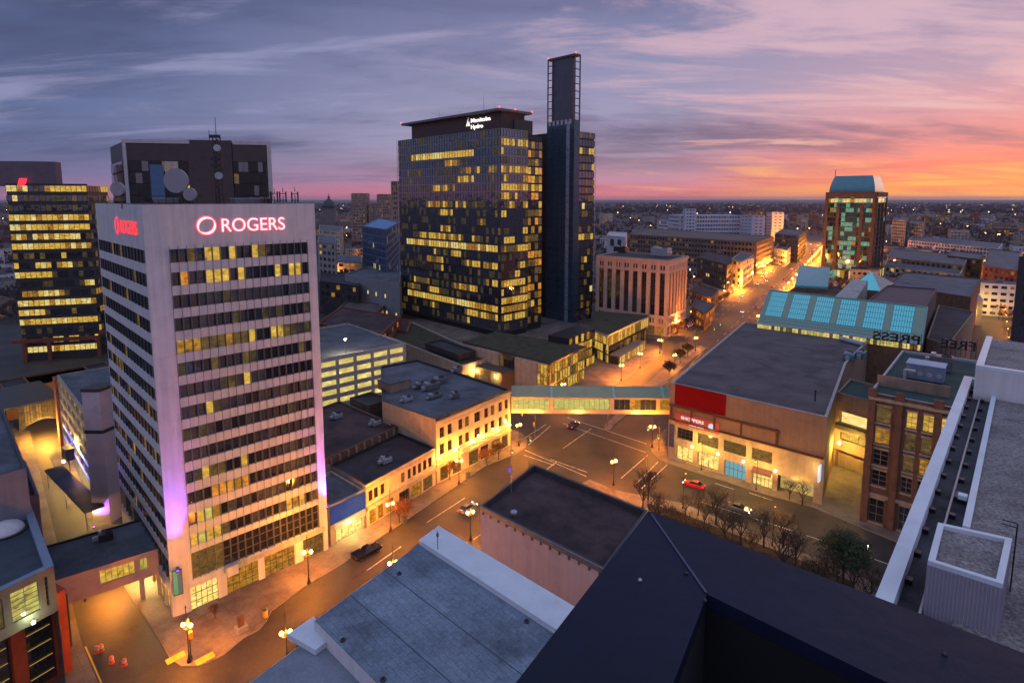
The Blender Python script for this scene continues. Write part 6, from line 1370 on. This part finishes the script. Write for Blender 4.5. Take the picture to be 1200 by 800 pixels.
near_l = [(362, 683, 0, 'twin globe street lamp before the white tower storefront'), (458, 622, 0, 'twin globe street lamp before the cream shop row'), (538, 567, 0, 'twin globe street lamp beside a reddish tree before the bank'), (608, 522, 0, 'twin globe street lamp on the pavement corner by the bank and skywalk'), (719, 568, 0, 'twin globe street lamp at the near crossing corner by the brown roof'), (764, 524, 0, 'twin globe street lamp at the store corner under the skywalk end'), (728, 446, 0, 'first street lamp past the skywalk before the pointed podium'), (750, 431, 0, 'second street lamp past the skywalk before the pointed podium'), (773, 414, 0, 'street lamp at the corner below the pilastered block'), (222, 775, 0, 'street lamp at the left corner by the tower entrance')]
first = True
for px, py, _, lb in near_l:
    q = P(px, py, .14); a = R(rnd.uniform(-20, 40))
    pw_ = 26000 if 700 < px < 780 and py < 450 else 0
    if first: l0.location = (*q, .14); l0.rotation_euler = (0, 0, a); first = False
    else:
        cpy = copy_tree(l0, (*q, .14), a, lb)
        if pw_:
            for c in cpy.children:
                if c.type == 'LIGHT': c.data = c.data.copy(); c.data.energy = pw_
nk = P(655, 560)
for k, lb in enumerate(('street lamp on the near kerb behind the brown roof', 'street lamp on the near kerb behind the white coping', 'street lamp on the near kerb behind the blue roof', 'street lamp on the near kerb behind the roof hatch')): q = nk + az(-143) * (12 + 19 * k); copy_tree(l0, (*q, .14), .4, lb)
for px, py, lb in ((790, 433, 'street lamp on the median between its dark trees'), (815, 411, 'street lamp at the far end of the median'), (660, 470, 'street lamp under the skywalk beside the buff podium')): copy_tree(l0, (*P(px, py, .16), .16), .4, lb)
fd = bpy.data.lights.new('lamp', 'POINT'); fd.energy = 30000; fd.color = SOD; fd.shadow_soft_size = .3
fd2 = fd.copy(); fd2.energy = 100000
def far_lamp(q, lb, z=.14):
    return copy_tree(l0, (*q, z), R(rnd.uniform(0, 90)), lb)
s_a = s_med + 12
for side, off in (('left', 6.0), ('right', 37.0)):
    for k in range(26):
        s_ = s_a + 27 * k + (6 if side == 'right' else 0)
        if 326 < s_ < 350: continue
        q = PL + AN * off + PA * s_; lo_ = ('just past the pilastered block', 'before the second crossing', 'far up where it narrows')[0 if k < 6 else 1 if k < 13 else 2]
        far_r = copy_tree(l0, (*q, .14), R(rnd.uniform(0, 90)), 'street lamp on the avenue %s kerb, %s' % (side, lo_))
        for c in far_r.children:
            if c.type == 'LIGHT': c.data = fd if k < 6 else fd2
# tall pole lamps of the cross streets
def pole_lamp(q, a, lb, pw=1500, col=SOD, h=8.5, grp='single arm pole lamps'):
    t = thing('pole_lamp', lb, 'street lamp', (0, 0, 0), grp); b = MB(); b.tube((0, 0, .14), (0, 0, h), .09, .06, 7); b.tube((0, 0, h), (1.3, 0, h + .35), .045, n=5); b.lathe((0, 0, .14), [(.2, 0), (.2, .3), (.1, .4)], 8); b.build('pole', blk_metal, t)
    b = MB(); b.cbox((1.5, 0), (1, 0), .7, .28, h + .26, h + .42); b.build('housing', dk_metal, t); b = MB(); b.cbox((1.5, 0), (1, 0), .55, .22, h + .18, h + .257); b.build('lens', bulb, t)
    lamp_light('lamp', (1.5, 0, h + .05), col, pw, t, .2); t.location = (*q, 0); t.rotation_euler = (0, 0, a); return t
pole_lamp(P(822, 551), R(-130), 'slim pole lamp on the pavement under the red sign', 800, (1, .5, .08), 7); pole_lamp(P(886, 574), R(-130), 'slim pole lamp on the pavement by the red awning', 800, (1, .5, .08), 7)
pole_lamp(P(83, 560), R(20), 'pole lamp on the glowing side street pavement by the canopy', 4200, (1, .54, .10)); pole_lamp(P(110, 598), R(60), 'pole lamp on the side street just behind the left footbridge', 2600, (1, .56, .11))
pole_lamp(P(100, 705), R(30), 'pole lamp under the left footbridge by the barrels', 1990, (1, .30, .03), 6.5)
pole_lamp(P(800, 596), R(60), 'pole lamp at the plaza kerb among bare trees, left one', 1300, (1, .45, .08), 7); pole_lamp(P(905, 640), R(60), 'pole lamp at the plaza kerb among bare trees, right one', 800, (1, .45, .08), 7)
# glowing square and street far right
for k in range(9):
    for s in (0, 1):
        q = P(1136 + 0 * k, 400, 0).lerp(P(1146, 352, 0), k / 8.) if s == 0 else P(1178, 412, 0).lerp(P(1172, 352, 0), k / 8.)
        pole_lamp(q, R(200 if s == 0 else 20), 'lamp beside the narrow %s of the lit walkway at the far right' % ('left edge' if s == 0 else 'right edge'), 1100, SOD, 6)
for px, py, lb in ((1146, 372, 'lamp by the cream lantern building at the end of the teal gallery'), (1128, 338, 'lamp in front of the brick grid warehouse, left one'), (1168, 336, 'lamp in front of the brick grid warehouse, right one'), (1158, 345, 'lamp beside the dark green trees at the far right'), (1050, 308, 'lamp on the wall of the pale hall, first from left'), (1068, 309, 'lamp on the wall of the pale hall, second from left'), (1084, 311, 'lamp on the wall of the pale hall, third from left')):
    pole_lamp(P(px, py), R(230), lb, 3200, (1, .62, .14), 8)
pl = thing('lantern_kiosk', 'small cream lit tower with pitched cap at the end of the mall roofs', 'kiosk', (*P(1141, 380), 0)); q = P(1141, 380); b = MB(); b.cbox(q, az(30), 5, 5, 0, 13); b.build('wall', cream, pl); b = MB(); q4 = ccw([q + az(30) * x + az(-60) * y for x, y in ((-3, -3), (3, -3), (3, 3), (-3, 3))])
for i in range(4): b.face([(*q4[i], 13), (*q4[(i + 1) % 4], 13), (*q, 17)])
b.build('roof', lt_metal, pl); lamp_light('lamp', (q.x - 3, q.y - 4, 7), (1, .75, .2), 2500, None)

def signal(px, py, a, lb, arm=5., col=(1, .08, .03), h=6.4, z=.14):
    q = P(px, py, z); t = thing('traffic_signal', lb, 'traffic signal', (0, 0, 0), 'traffic signals at the crossings'); b = MB(); b.lathe((0, 0, z), [(.2, 0), (.2, .5), (.1, .6)], 8); b.tube((0, 0, z), (0, 0, h), .1, .07, 8)
    if arm: b.tube((0, 0, h - .3), (arm, 0, h + .2), .06, .045, 6)
    b.build('pole', grey_metal if arm else blk_metal, t)
    for x, zz_ in ((arm, h - .9), (.25, 3.2)) if arm else ((.25, 3.4),):
        b = MB(); b.cbox((x, 0), (1, 0), .36, .3, zz_, zz_ + 1.05); b.cbox((x, .17), (1, 0), .56, .03, zz_ - .1, zz_ + 1.15); hd = b.build('signal_head', mat('signal_yellow', (.40, .26, .02), .5, .1, 1), t)
        for j in range(3):
            cc_ = [(1, .06, .03), (1, .5, .05), (.05, 1, .35)][j]; on = (j == 0 and col[0] > .5) or (j == 2 and col[1] > .5); zc = zz_ + .85 - j * .33
            b = MB(); b.face([(x + .11 * math.cos(6.283 * i / 10), -.152, zc + .11 * math.sin(6.283 * i / 10)) for i in range(10)]); b.face([(x + .2 * math.cos(6.283 * i / 10) * .55, .19, zc + .11 * math.sin(6.283 * i / 10)) for i in range(10)])
            b.build('lens', glow('lens_on_%d' % j, cc_, 9) if on else mat('lens_off_%d' % j, tuple(.06 * v for v in cc_), .4, 0), t)
    t.location = (*q, 0); t.rotation_euler = (0, 0, a); return t
signal(224, 772, R(-30), 'traffic signal on the black corner pole by the tower entrance', 0, (1, .1, 0))
signal(599, 545, R(20), 'mast arm signal at the near left kerb of the crossing', 5, (0, 1, 0)); signal(627, 512, R(150), 'mast arm signal in front of the bank corner', 4, (1, 0, 0)); signal(757, 578, R(80), 'mast arm signal rising beside the near plaza corner', 4.5, (1, .1, 0)); signal(712, 498, R(10), 'signal on the nose of the median under the skywalk', 2.4, (1, .1, 0)); signal(772, 527, R(185), 'signal on the store corner pavement', 3, (0, 1, 0)); signal(836, 394, R(0), 'green signal on the avenue beside the mauve roof edge', 3, (0, 1, 0)); signal(776, 409, R(0), 'signal at the corner below the pilastered block', 3, (1, .1, 0))

# ================================================================== VEHICLES
tyre = mat('tyre_rubber', (.012, .012, .012), .9, 0); rimm = mat('wheel_rim', (.35, .36, .38), .3, 0, metal=.8); carglass = mat('car_glass', (.01, .011, .013), .06, 0, spec=1.)
head = glow('headlight', (1, .88, .62), 14); tail = glow('taillight', (1, .02, .015), 5)
def loft(b, secs, m=0):
    n = len(secs[0]); i = len(b.v)
    for s in secs: b.v += s
    for j in range(len(secs) - 1):
        for k in range(n): b.f.append((i + j * n + k, i + j * n + (k + 1) % n, i + (j + 1) * n + (k + 1) % n, i + (j + 1) * n + k)); b.m.append(m)
    b.f.append(tuple(i + k for k in reversed(range(n)))); b.m.append(m); e = i + (len(secs) - 1) * n; b.f.append(tuple(e + k for k in range(n))); b.m.append(m)
def make_car(name, label, paint_, kind='car', lights=(True, True)):
    """x forward; body lofted from cross sections, glass house, wheels with rims, lamps"""
    t = thing(name, label, kind if kind != 'car' else 'car', (0, 0, 0), 'cars along the avenue' if label == 'x' else None); Lc = 4.5 if kind == 'car' else 5.6; w = .9 if kind == 'car' else .98
    def sec(x, zb, zt, ww, rr=.12): return [(x, -ww, zb), (x, -ww * 1.0, zt - rr), (x, -ww + rr, zt), (x, ww - rr, zt), (x, ww, zt - rr), (x, ww, zb)]
    h1 = 0.0 if kind == 'car' else .22; b = MB()
    if kind == 'car': loft(b, [sec(-2.25, .42, .78, w * .84), sec(-2.15, .3, .92, w * .94), sec(-1.4, .24, .96, w), sec(-.2, .22, .95, w), (sec(.9, .22, .93, w)), sec(1.7, .26, .84, w * .97), sec(2.15, .32, .72, w * .88), sec(2.25, .40, .62, w * .78)])
    else: loft(b, [sec(-2.8, .55, .98, w * .95), sec(-2.7, .45, 1.12, w), sec(-.6, .42, 1.12, w), sec(.6, .42, 1.12, w), sec(1.5, .42, 1.10, w), sec(2.5, .46, 1.0, w * .95), sec(2.8, .52, .85, w * .86)])
    b.build('body', paint_, t)
    b = MB(); gl = [(-1.75, .93, .02), (-1.05, 1.36, .62), (.25, 1.40, .66), (1.05, .93, .02)] if kind == 'car' else [(-.75, 1.11, .1), (-.55, 1.68, .7), (.55, 1.70, .72), (1.3, 1.11, .05)]
    bz_ = gl[0][1]
    loft(b, [[(x, -w * .86, bz_ - .03), (x, -w * .86 + .18 * ((z - bz_) / .45), z), (x, w * .86 - .18 * ((z - bz_) / .45), z), (x, w * .86, bz_ - .03)] for x, z, _ in gl]); b.build('window', carglass, t)
    b = MB(); x0, x1 = gl[1][0] + .05, gl[2][0] - .05; zt = gl[2][1]; ww = w * .86 - .18 * ((zt - bz_) / .45) - .02; b.prism([(x0, -ww), (x1, -ww), (x1, ww), (x0, ww)], [gl[1][1] + .004, zt + .004, zt + .004, gl[1][1] + .004], [gl[1][1] + .04, zt + .035, zt + .035, gl[1][1] + .04])
    if kind != 'car': 
        for s in (-1, 1): b.box(-2.7, s * w - .06 * (s > 0), 1.12, -.78, s * w + .06 * (s < 0), 1.34)
        b.box(-2.78, -w, 1.12, -2.7, w, 1.34)
    b.build('roof' if kind == 'car' else 'roof_and_bed', paint_, t)
    rw_ = .33 if kind == 'car' else .4
    for x in ((-1.35, 1.4) if kind == 'car' else (-1.75, 1.75)):
        for s in (-1, 1):
            wl = MB(); wl.lathe((x, s * (w - .2), rw_), [(rw_ * .7, -.11), (rw_, -.08), (rw_, .08), (rw_ * .7, .11)], 14, 0, 'y'); o = wl.build('wheel', tyre, t)
            rm_ = MB(); rm_.lathe((x, s * (w - .2) + s * .1, rw_), [(rw_ * .62, -.02), (rw_ * .6, .02), (.05, .03)], 10, 0, 'y'); rm_.build('rim', rimm, o)
    xf, xr = Lc / 2, -Lc / 2
    for s in (-1, 1):
        b = MB(); b.box(xf - .22, s * w * .66 - .16, .56 + h1, xf + .015, s * w * .66 + .16, .70 + h1); b.build('headlight', head if lights[0] else lt_metal, t)
        b = MB(); b.box(xr - .01, s * w * .70 - .14, .66 + h1, xr + .12, s * w * .70 + .14, .82 + h1); b.build('taillight', tail if lights[1] else redp, t)
    return t
black_p = mat('black_paint', (.008, .008, .01), .18, 0, spec=.8); red_p = mat('red_paint', (.42, .012, .02), .25, 0, spec=.7); white_p = mat('white_paint', (.7, .7, .7), .25, 0); grey_p = mat('silver_paint', (.25, .26, .28), .25, 0, metal=.5); blue_p = mat('dark_blue_paint', (.02, .03, .07), .22, 0)
def put(t, px, py, a, z=.008): q = P(px, py, z); t.location = (*q, z); t.rotation_euler = (0, 0, R(90 - a)); return t
put(make_car('pickup_truck', 'black pickup truck driving past the blue fronted shop', black_p, 'pickup truck', (False, False)), 430, 650, 41)
put(make_car('parked_car', 'bright red car on the cross street before the cyan shop door', red_p), 813, 570, 308)
cars = {c: make_car('parked_car', 'x', p) for c, p in (('white', white_p), ('silver', grey_p), ('dark blue', blue_p), ('black', black_p))}
index_children()
used = set()
def car(c, q, a, lb):
    if c in used: r = copy_tree(cars[c], (*q, .02), R(90 - a), lb)
    else: used.add(c); r = cars[c]; r.location = (*q, .02); r.rotation_euler = (0, 0, R(90 - a)); r['label'] = lb
    return r
car('white', P(770 + 100, 366), 211, 'white car coming down the avenue beside the mauve roof edge')
for px, py, a_, c, lb in ((548, 598, 37, 'silver', 'silver car on the near avenue beside the brown roofed corner'), (672, 500, 34, 'dark blue', 'dark blue car crossing under the skywalk'), (742, 458, 211, 'black', 'black car beyond the skywalk before the pointed podium'), (866, 598, 128, 'silver', 'silver car on the cross street before the bare plaza trees'), (1000, 640, 128, 'black', 'black car on the cross street below the brick office'), (92, 650, -45, 'black', 'black car waiting under the left footbridge')):
    car(c, P(px, py), a_, lb)
for k in range(34):
    lane = rnd.choice([10.5, 13.8, 17, 25, 28, 31.5]); s_ = 175 + k * 17 + rnd.uniform(-5, 5); c = rnd.choice(['white', 'silver', 'dark blue', 'black']); q = PL + AN * lane + PA * s_
    car(c, q, 31.2 + (180 if lane < 20 else 0), '%s car in the %s lanes of the avenue %s' % (c, 'oncoming' if lane < 20 else 'outbound', 'beyond the mauve roof' if s_ < 330 else 'far up in the glow'))
for k in range(8):
    q = PL + AN * 7.4 + PA * (s_med + 22 + k * 7.5); c = rnd.choice(['white', 'silver', 'black']); car(c, q, 31.2, '%s car parked at the left kerb past the pilastered block' % c)
b = MB(); rp = random.Random(8); pt_m = mat('asphalt_patch', (.024, .022, .022), .8, .4, .6)
for k in range(30):
    q = P(rp.uniform(250, 1000), rp.uniform(500, 680)); d = az(rp.choice((37, 131, 37)) + rp.uniform(-2, 2)); n = Vector((-d.y, d.x)); l, w = rp.uniform(2, 14), rp.uniform(.25, 2.2); b.face([(*(q + d * i * l / 2 + n * j * w / 2), .0072 + k * .00001) for i, j in ((-1, -1), (1, -1), (1, 1), (-1, 1))])
o = b.build('road_patches', pt_m); o['kind'] = 'structure'
# barrels on the left street
def barrel(px, py, lb):
    q = P(px, py); t = thing('traffic_barrel', lb, 'traffic barrel', (*q, 0), 'orange barrels on the left street'); b = MB(); b.lathe((*q, .0), [(.36, 0), (.36, .1), (.29, .11), (.28, .45), (.26, .46), (.25, .85), (.2, 1.0)], 12); b.build('drum', mat('barrel_orange', (.75, .10, .01), .5, .1, 1), t)
    b = MB(); b.lathe((*q, .5), [(.285, 0), (.275, .14)], 12); b.lathe((*q, .75), [(.27, 0), (.262, .12)], 12); b.build('band', white_wall, t)
for px, py, lb in ((114, 764, 'orange traffic barrel farthest left of the four on the left street'), (119, 762, 'orange traffic barrel touching the leftmost one on the left street'), (131, 776, 'orange traffic barrel third from left on the left street'), (146, 779, 'orange traffic barrel nearest the tower corner on the left street')): barrel(px, py, lb)
# pavement furniture
q = P(283, 738, .14); t = thing('planter_monument', 'dark stone planter with plaque on the kerb bulge before the tower', 'planter', (*q, .14)); b = MB(); b.cbox(q, az(42), 1.6, 1.2, .14, .9); b.build('base', grey_conc, t); b = MB(); b.cbox(q, az(42), .9, .5, .9, 2.4); b.build('stele', brown_brick, t)
q = P(311, 722, .14); t = thing('waste_bin', 'yellow bin standing on the kerb before the tower', 'bin', (*q, .14)); b = MB(); b.lathe((*q, .14), [(.35, 0), (.38, 1.15)], 10); b.build('body', yellow_paint, t); b = MB(); b.lathe((*q, 1.29), [(.4, 0), (.4, .08), (.2, .2)], 10); b.build('lid', dk_metal, t)
for px, py, lb in ((474, 612, 'dark bin between the shop row lamp and a small tree'), (548, 560, 'grey box cabinet on the pavement before the bank'), (597, 553, 'blue and purple kiosk box on the near kerb of the crossing')):
    q = P(px, py, .14); t = thing('street_cabinet', lb, 'street cabinet', (*q, .14)); b = MB(); b.cbox(q, az(40), .8, .6, .14, 1.5); b.build('body', glow('kiosk_purple', (.16, .10, .8), .5) if 'purple' in lb else grey_metal, t); b = MB(); b.cbox(q, az(40), .9, .7, 1.5, 1.6); b.build('lid', dk_metal, t)

# ================================================================== TREES
bark = mat('bark', (.05, .035, .025), .95, .3, 2); leaf_r = mat('autumn_leaf', (.16, .055, .015), .8, .5, 3); leaf_g = mat('green_leaf', (.035, .055, .014), .75, .5, 2.5); leaf_d = mat('dull_leaf', (.055, .04, .018), .8, .5, 2.5)
def grow(rn, b, lv, p, d, ln, r, tips, depth):
    q = p + d * ln; b.tube(p, q, r, r * .68, 5 if depth > 2 else 3)
    if depth == 0: tips.append(q); return
    for k in range(3 if depth > 1 else rn.choice((2, 3))):
        a = Vector((rn.uniform(-1, 1), rn.uniform(-1, 1), rn.uniform(-.25, .7))).normalized(); nd_ = (d * .85 + a * .75).normalized(); nd_.z = max(nd_.z, -.05)
        grow(rn, b if depth < 4 else lv, lv, q - d * ln * rn.uniform(0, .35), nd_, ln * rn.uniform(.62, .85), r * .6, tips, depth - 1)
    tips.append(q)
def tree(name, label, h, seed, leaves, lm, group, ls=.22, depth=4):
    rn = random.Random(seed); t = thing(name, label, 'tree', (0, 0, 0), group); b = MB(); tr = Vector((rn.uniform(-.1, .1), rn.uniform(-.1, .1), 1)).normalized(); b.tube((0, 0, 0), tr * h * .26, h * .022, h * .016, 7); b.build('trunk', bark, t)
    b = MB(); tips = []
    for k in range(4):
        a = k * 1.57 + rn.uniform(-.5, .5); grow(rn, b, b, tr * h * rn.uniform(.2, .26), Vector((math.cos(a) * .5, math.sin(a) * .5, 1)).normalized(), h * .24, h * .012, tips, depth - 1)
    grow(rn, b, b, tr * h * .25, tr, h * .25, h * .013, tips, depth - 1)
    nb_ = len(b.f)
    for p in tips:
        for k in range(leaves):
            c = p + Vector((rn.gauss(0, .05 * h), rn.gauss(0, .05 * h), rn.gauss(0, .04 * h))) * rn.choice((.6, 1, 1.6)); u = Vector((rn.uniform(-1, 1), rn.uniform(-1, 1), rn.uniform(-1, 1))).normalized(); v = u.orthogonal().normalized(); s = ls * rn.uniform(.6, 1.3)
            b.face([c - u * s, c + v * s * .6, c + u * s, c - v * s * .6], 1)
    b.build('crown', [bark, lm], t); return t
bare = [tree('bare_tree', 'x', 8.5, 11 + i, i % 2, leaf_d, 'bare trees', .10, 5) for i in range(3)]
red_t = tree('street_tree', 'x', 6.0, 31, 7, leaf_r, 'small lamplit street trees', .16, 4)
dull = tree('median_tree', 'x', 6.2, 77, 10, leaf_d, 'median trees', .2, 4)
green = tree('green_tree', 'full dark green tree on the plaza beside the right neighbour wall', 10.5, 45, 15, leaf_g, None, .24, 4)
index_children(); tu = set()
def plant(src, q, lb, sc_=1., z=.14):
    a = rnd.uniform(0, 6.28)
    if src.name not in tu: tu.add(src.name); src.location = (*q, z); src.rotation_euler = (0, 0, a); src.scale = (sc_,) * 3; src['label'] = lb; return src
    return copy_tree(src, (*q, z), a, lb, sc_)
plant(green, P(988, 684, .14), green['label'], 1.0); 
for px, py, lb in ((527, 562, 'reddish leafed small tree beside the bank street lamp'), (571, 545, 'small tree before the right half of the bank'), (584, 538, 'small tree nearest the bank corner'), (468, 612, 'small lamplit tree before the cream shop row'), (475, 608, 'second lamplit tree just right of the shop row lamp'), (252, 724, 'tiny tree on the pavement before the tower shop windows')):
    plant(red_t, P(px, py, .14), lb, .45 if 'tiny' in lb else .85)
mulch = mat('plaza_soil', (.035, .026, .018), .95, .5, .6, bump=.5, fine=.5)
b = MB(); b.prism(ccw([P(758, 590), P(790, 598), P(1000, 682), P(1000, 700), P(905, 712), P(770, 640)]), .10, .16); o = b.build('planting_bed', mulch); o['kind'] = 'structure'
rs = random.Random(21); spots = []
while len(spots) < 34:
    px = rs.uniform(752, 1035); py = 585 + (px - 760) * .36 + rs.uniform(-4, 46)
    if all((P(px, py) - P(*s)).length > 2.6 for s in spots): spots.append((px, py))
for i, (px, py) in enumerate(spots):
    pos = ('at the left end of the plaza by the crossing corner', 'in the middle of the plaza over the navy coping', 'at the right of the plaza near the green tree')[0 if px < 810 else 1 if px < 905 else 2]
    plant(bare[i % 3], P(px, py, .14), 'leafless brown tree %s, %s' % (pos, ('upright', 'leaning', 'wide branched')[i % 3]), rs.uniform(.5, 1.1))
plant(bare[0], P(940, 592, .14), 'bare tree lit yellow before the loading bay of the store', .72); plant(bare[1], P(925, 585, .14), 'second bare lit tree left of the loading bay', .6)
for px, py, lb in ((784, 441, 'dark tree in the median planter nearer the skywalk'), (797, 425, 'dark tree in the middle of the median planters'), (806, 417, 'dark tree at the far end of the median planters')): plant(dull, P(px, py, .16), lb, 1.0)
for k, (s_, o_) in enumerate([(s_med + 8 + 9 * i, 6.8) for i in range(14)]): plant(red_t, PL + AN * o_ + PA * s_, 'orange lit street tree on the left kerb of the avenue past the pilastered block', .9)
for px, py, lb in ((1150, 358, 'dark bushy tree left of the pair behind the lit walkway'), (1163, 362, 'dark bushy tree in the middle behind the lit walkway'), (1175, 358, 'dark bushy tree at the right behind the lit walkway')): plant(green, P(px, py), lb, 1.25)
for i in range(5): plant(bare[i % 3], P(1182 + i % 2 * 6, 372 + i * 12), 'bare tree along the right side of the lit walkway', .8)

# ================================================================== THE CITY BEYOND
land2 = mat('far_canopy', (.080, .056, .058), .95, .6, .02)
forb = []
def blocked(x, y, r):
    v = Vector((x, y)) - PL; s_, o_ = v.dot(PA), v.dot(AN)
    return -8 - r < o_ < 52 + r and s_ > -50
taken = []
for o in bpy.data.objects:
    if o.parent is None and o.type == 'EMPTY' and o.get('category') in ('building', 'office tower', 'tower', 'parkade', 'apartment block', 'shaft') or o.name.startswith('apartment_tower'):
        for c in bpy.data.objects[o.name].children:
            if c.type == 'MESH' and c.name.split('.')[0] in ('wall', 'body'):
                xs = [v.co.x for v in c.data.vertices]; ys = [v.co.y for v in c.data.vertices]
                taken.append((min(xs) + o.location.x, max(xs) + o.location.x, min(ys) + o.location.y, max(ys) + o.location.y))
def free(x, y, r):
    return not blocked(x, y, r * .7) and not any(a - r < x < b_ + r and c - r < y < d_ + r for a, b_, c, d_ in taken)
wallc = [('brown', brown_brick), ('tan', tan), ('grey', grey_conc), ('pale', lt_conc), ('red brick', red_brick), ('white', wp), ('buff', buff)]
roofc = [('dark', roof_dark), ('grey', roof_grey), ('mauve', roof_purple), ('brown', roof_brown)]
landm = [(130, 'between the two left glass towers'), (380, 'hidden partly behind the white tower'), (470, 'left of the dark glass tower'), (700, 'behind the dark glass tower'), (800, 'beyond the pilastered block'), (900, 'beyond the long brown store'), (965, 'up the avenue before the teal roofed tower'), (1040, 'behind the teal roofed tower'), (1120, 'right of the teal roofed tower'), (3000, 'at the far right beyond the brick warehouse')]
rn = random.Random(99); made = 0; tries = 0
while made < 230 and tries < 9000:
    tries += 1
    px = rn.choice([rn.uniform(-40, 140), rn.uniform(370, 475), rn.uniform(690, 980), rn.uniform(690, 1240), rn.uniform(900, 1240)]); y = 300 * math.exp(rn.uniform(0, 1) ** 1.1 * 1.9)
    x = (px - 600) / 685. * y
    w, l = rn.uniform(10, 26), rn.uniform(12, 34); h = rn.choice([5, 6, 7, 8, 9, 10, 12, 14, 18] + ([24] if y > 700 else [])); r = max(w, l) * .62
    if y > 950: w *= 1.2; l *= 1.3
    if not free(x, y, r): continue
    a = az(31 + rn.choice((0, 0, 90, -14))); n = Vector((-a.y, a.x)); c = Vector((x, y)); poly = [c + a * i * l / 2 + n * j * w / 2 for i, j in ((-1, -1), (1, -1), (1, 1), (-1, 1))]; poly = ccw(poly)
    (wc, wm), (rc, rm) = rn.choice(wallc), rn.choice(roofc); lm = [s for v, s in landm if px < v][0]; dist = 'near' if y < 520 else 'mid distance' if y < 950 else 'far'
    size = 'small' if w * l < 280 else 'long' if l > 26 else 'mid sized'
    t = thing('low_building', ('%s %s %s building, %s' % (dist, size, wc, lm)).replace('mid distance', 'middling'), 'building', (x, y, 0), 'low city buildings toward the horizon'); taken.append((x - r, x + r, y - r, y + r)); made += 1
    b = MB(); b.prism(poly, 0, h); b.build('wall', wm, t)
    b = MB(); b.prism(inset(poly, .4), h + .01, h + .12); q = c + a * rn.uniform(-.2, .2) * l; b.cbox(q, a, rn.uniform(2, 5), rn.uniform(2, 4), h + .12, h + rn.uniform(1.2, 2.6)); b.build('roof', rm, t)
    pk_n = rn.choice([choose((g_dark, 8), (l_dim, 1.5), (l_amb, .6)), choose((g_dark, 8), (l_dim, 2), (l_yel, .5)), choose((g_dark, 3), (l_amb, 1.6), (l_yel, .6))]); 
    for e in range(4):
        p, q = poly[e], poly[(e + 1) % 4]; d = (q - p).normalized(); nn = Vector((d.y, -d.x))
        if nn.dot(-c) <= 0: continue
        nf_ = max(1, int(h / 3.6))
        for k in range(nf_):
            nb_ = max(3, int((q - p).length / 3.5)); ribbon(t, p + d * .5, q - d * .5, k * 3.6 + 1.0, k * 3.6 + 2.5, nb_, pk_n, -.05, wm, 1.4, 'window_row', .1)
# trees of the far city, one mass
rn = random.Random(5); b = MB(); cnt = 0
for i in range(15000):
    t_ = rn.random(); y = 290 * math.exp(t_ * 3.35); px = rn.uniform(-60, 1260); x = (px - 600) / 685. * y
    k = 1 if y < 900 else 1.5 if y < 2500 else 3.2
    if y < 1000 and (blocked(x, y, 3) or any(a_ < x < b_ and c_ < y < d_ for a_, b_, c_, d_ in taken)): continue
    if y < 700 and rn.random() < .45: continue
    cnt += 1; h = rn.uniform(5, 10) * (1 if y < 2500 else 1.25); w = h * .45 * k
    for j in range(9 if y < 900 else 6):
        c = Vector((x + rn.gauss(0, w * .45), y + rn.gauss(0, w * .45), h * rn.uniform(.35, 1.0))); s = w * rn.uniform(.25, .55); u = Vector((rn.uniform(-1, 1), rn.uniform(-.5, .5), rn.uniform(-.6, .6))).normalized(); v = Vector((rn.uniform(-.4, .4), rn.uniform(-.6, .2), 1)).normalized()
        b.face([c - u * s, c - v * s * .8, c + u * s, c + v * s])
    if y < 900: b.tube((x, y, 0), (x, y, h * .5), .25, .12, 3)
o = b.build('city_woodland', land2); o['kind'] = 'stuff'; o['label'] = 'dark bare trees filling the city out to the horizon'
# far lamps
fg = glow('far_lamp_glow', (1, .60, .18), 30); fw = glow('far_lamp_white', (1, .88, .62), 26)
fm = MB(); fm.tube((0, 0, 0), (0, 0, 9), .12, n=4); o0 = fm.build('pole', blk_metal); pole_me = o0.data; bpy.data.objects.remove(o0)
gm2 = []
for r_ in (.35, .6, 1.0):
    for g_ in (fg, fw): fm = MB(); fm.lathe((0, 0, 9), [(r_ * .5, 0), (r_, r_ * .6), (r_ * .5, r_ * 1.2)], 6); o0 = fm.build('globe', g_); gm2.append(o0.data); bpy.data.objects.remove(o0)
rn = random.Random(17)
for i in range(230):
    px = rn.choice([rn.uniform(0, 130), rn.uniform(372, 470), rn.uniform(695, 1200), rn.uniform(695, 1200), rn.uniform(1030, 1200)]); y = 330 * math.exp(rn.random() ** .9 * 2.9); x = (px - 600) / 685. * y
    if y < 1000 and any(a_ < x < b_ and c_ < y < d_ for a_, b_, c_, d_ in taken): continue
    lm = [s for v, s in landm if px < v][0]; t = thing('far_street_lamp', '%s point of lamplight, %s' % ('orange' if i % 3 else 'pale', lm), 'street lamp', (x, y, 0), 'far street lamps toward the horizon')
    for nm, me in (('pole', pole_me), ('globe', gm2[(0 if y < 900 else 1 if y < 2200 else 2) * 2 + (0 if i % 3 else 1)])):
        k = bpy.data.objects.new(nm, me); COL.objects.link(k); k.parent = t
    if y < 750 and i % 2: lamp_light('lamp', (x, y - 1, 8), SOD, 5000, t)
# ================================================================== EVENING AIR
hz = bpy.data.materials.new('evening_air'); hz.use_nodes = True; hz.node_tree.nodes.clear(); v_ = nd(hz.node_tree, 'ShaderNodeVolumePrincipled'); o_ = nd(hz.node_tree, 'ShaderNodeOutputMaterial'); hz.node_tree.links.new(v_.outputs[0], o_.inputs['Volume'])
v_.inputs['Color'].default_value = (.86, .80, .90, 1); v_.inputs['Density'].default_value = .00003
b = MB(); b.box(-31000, -400, -1, 31000, 42500, 146); o = b.build('haze', hz); o['kind'] = 'stuff'
sc.cycles.volume_bounces = 0
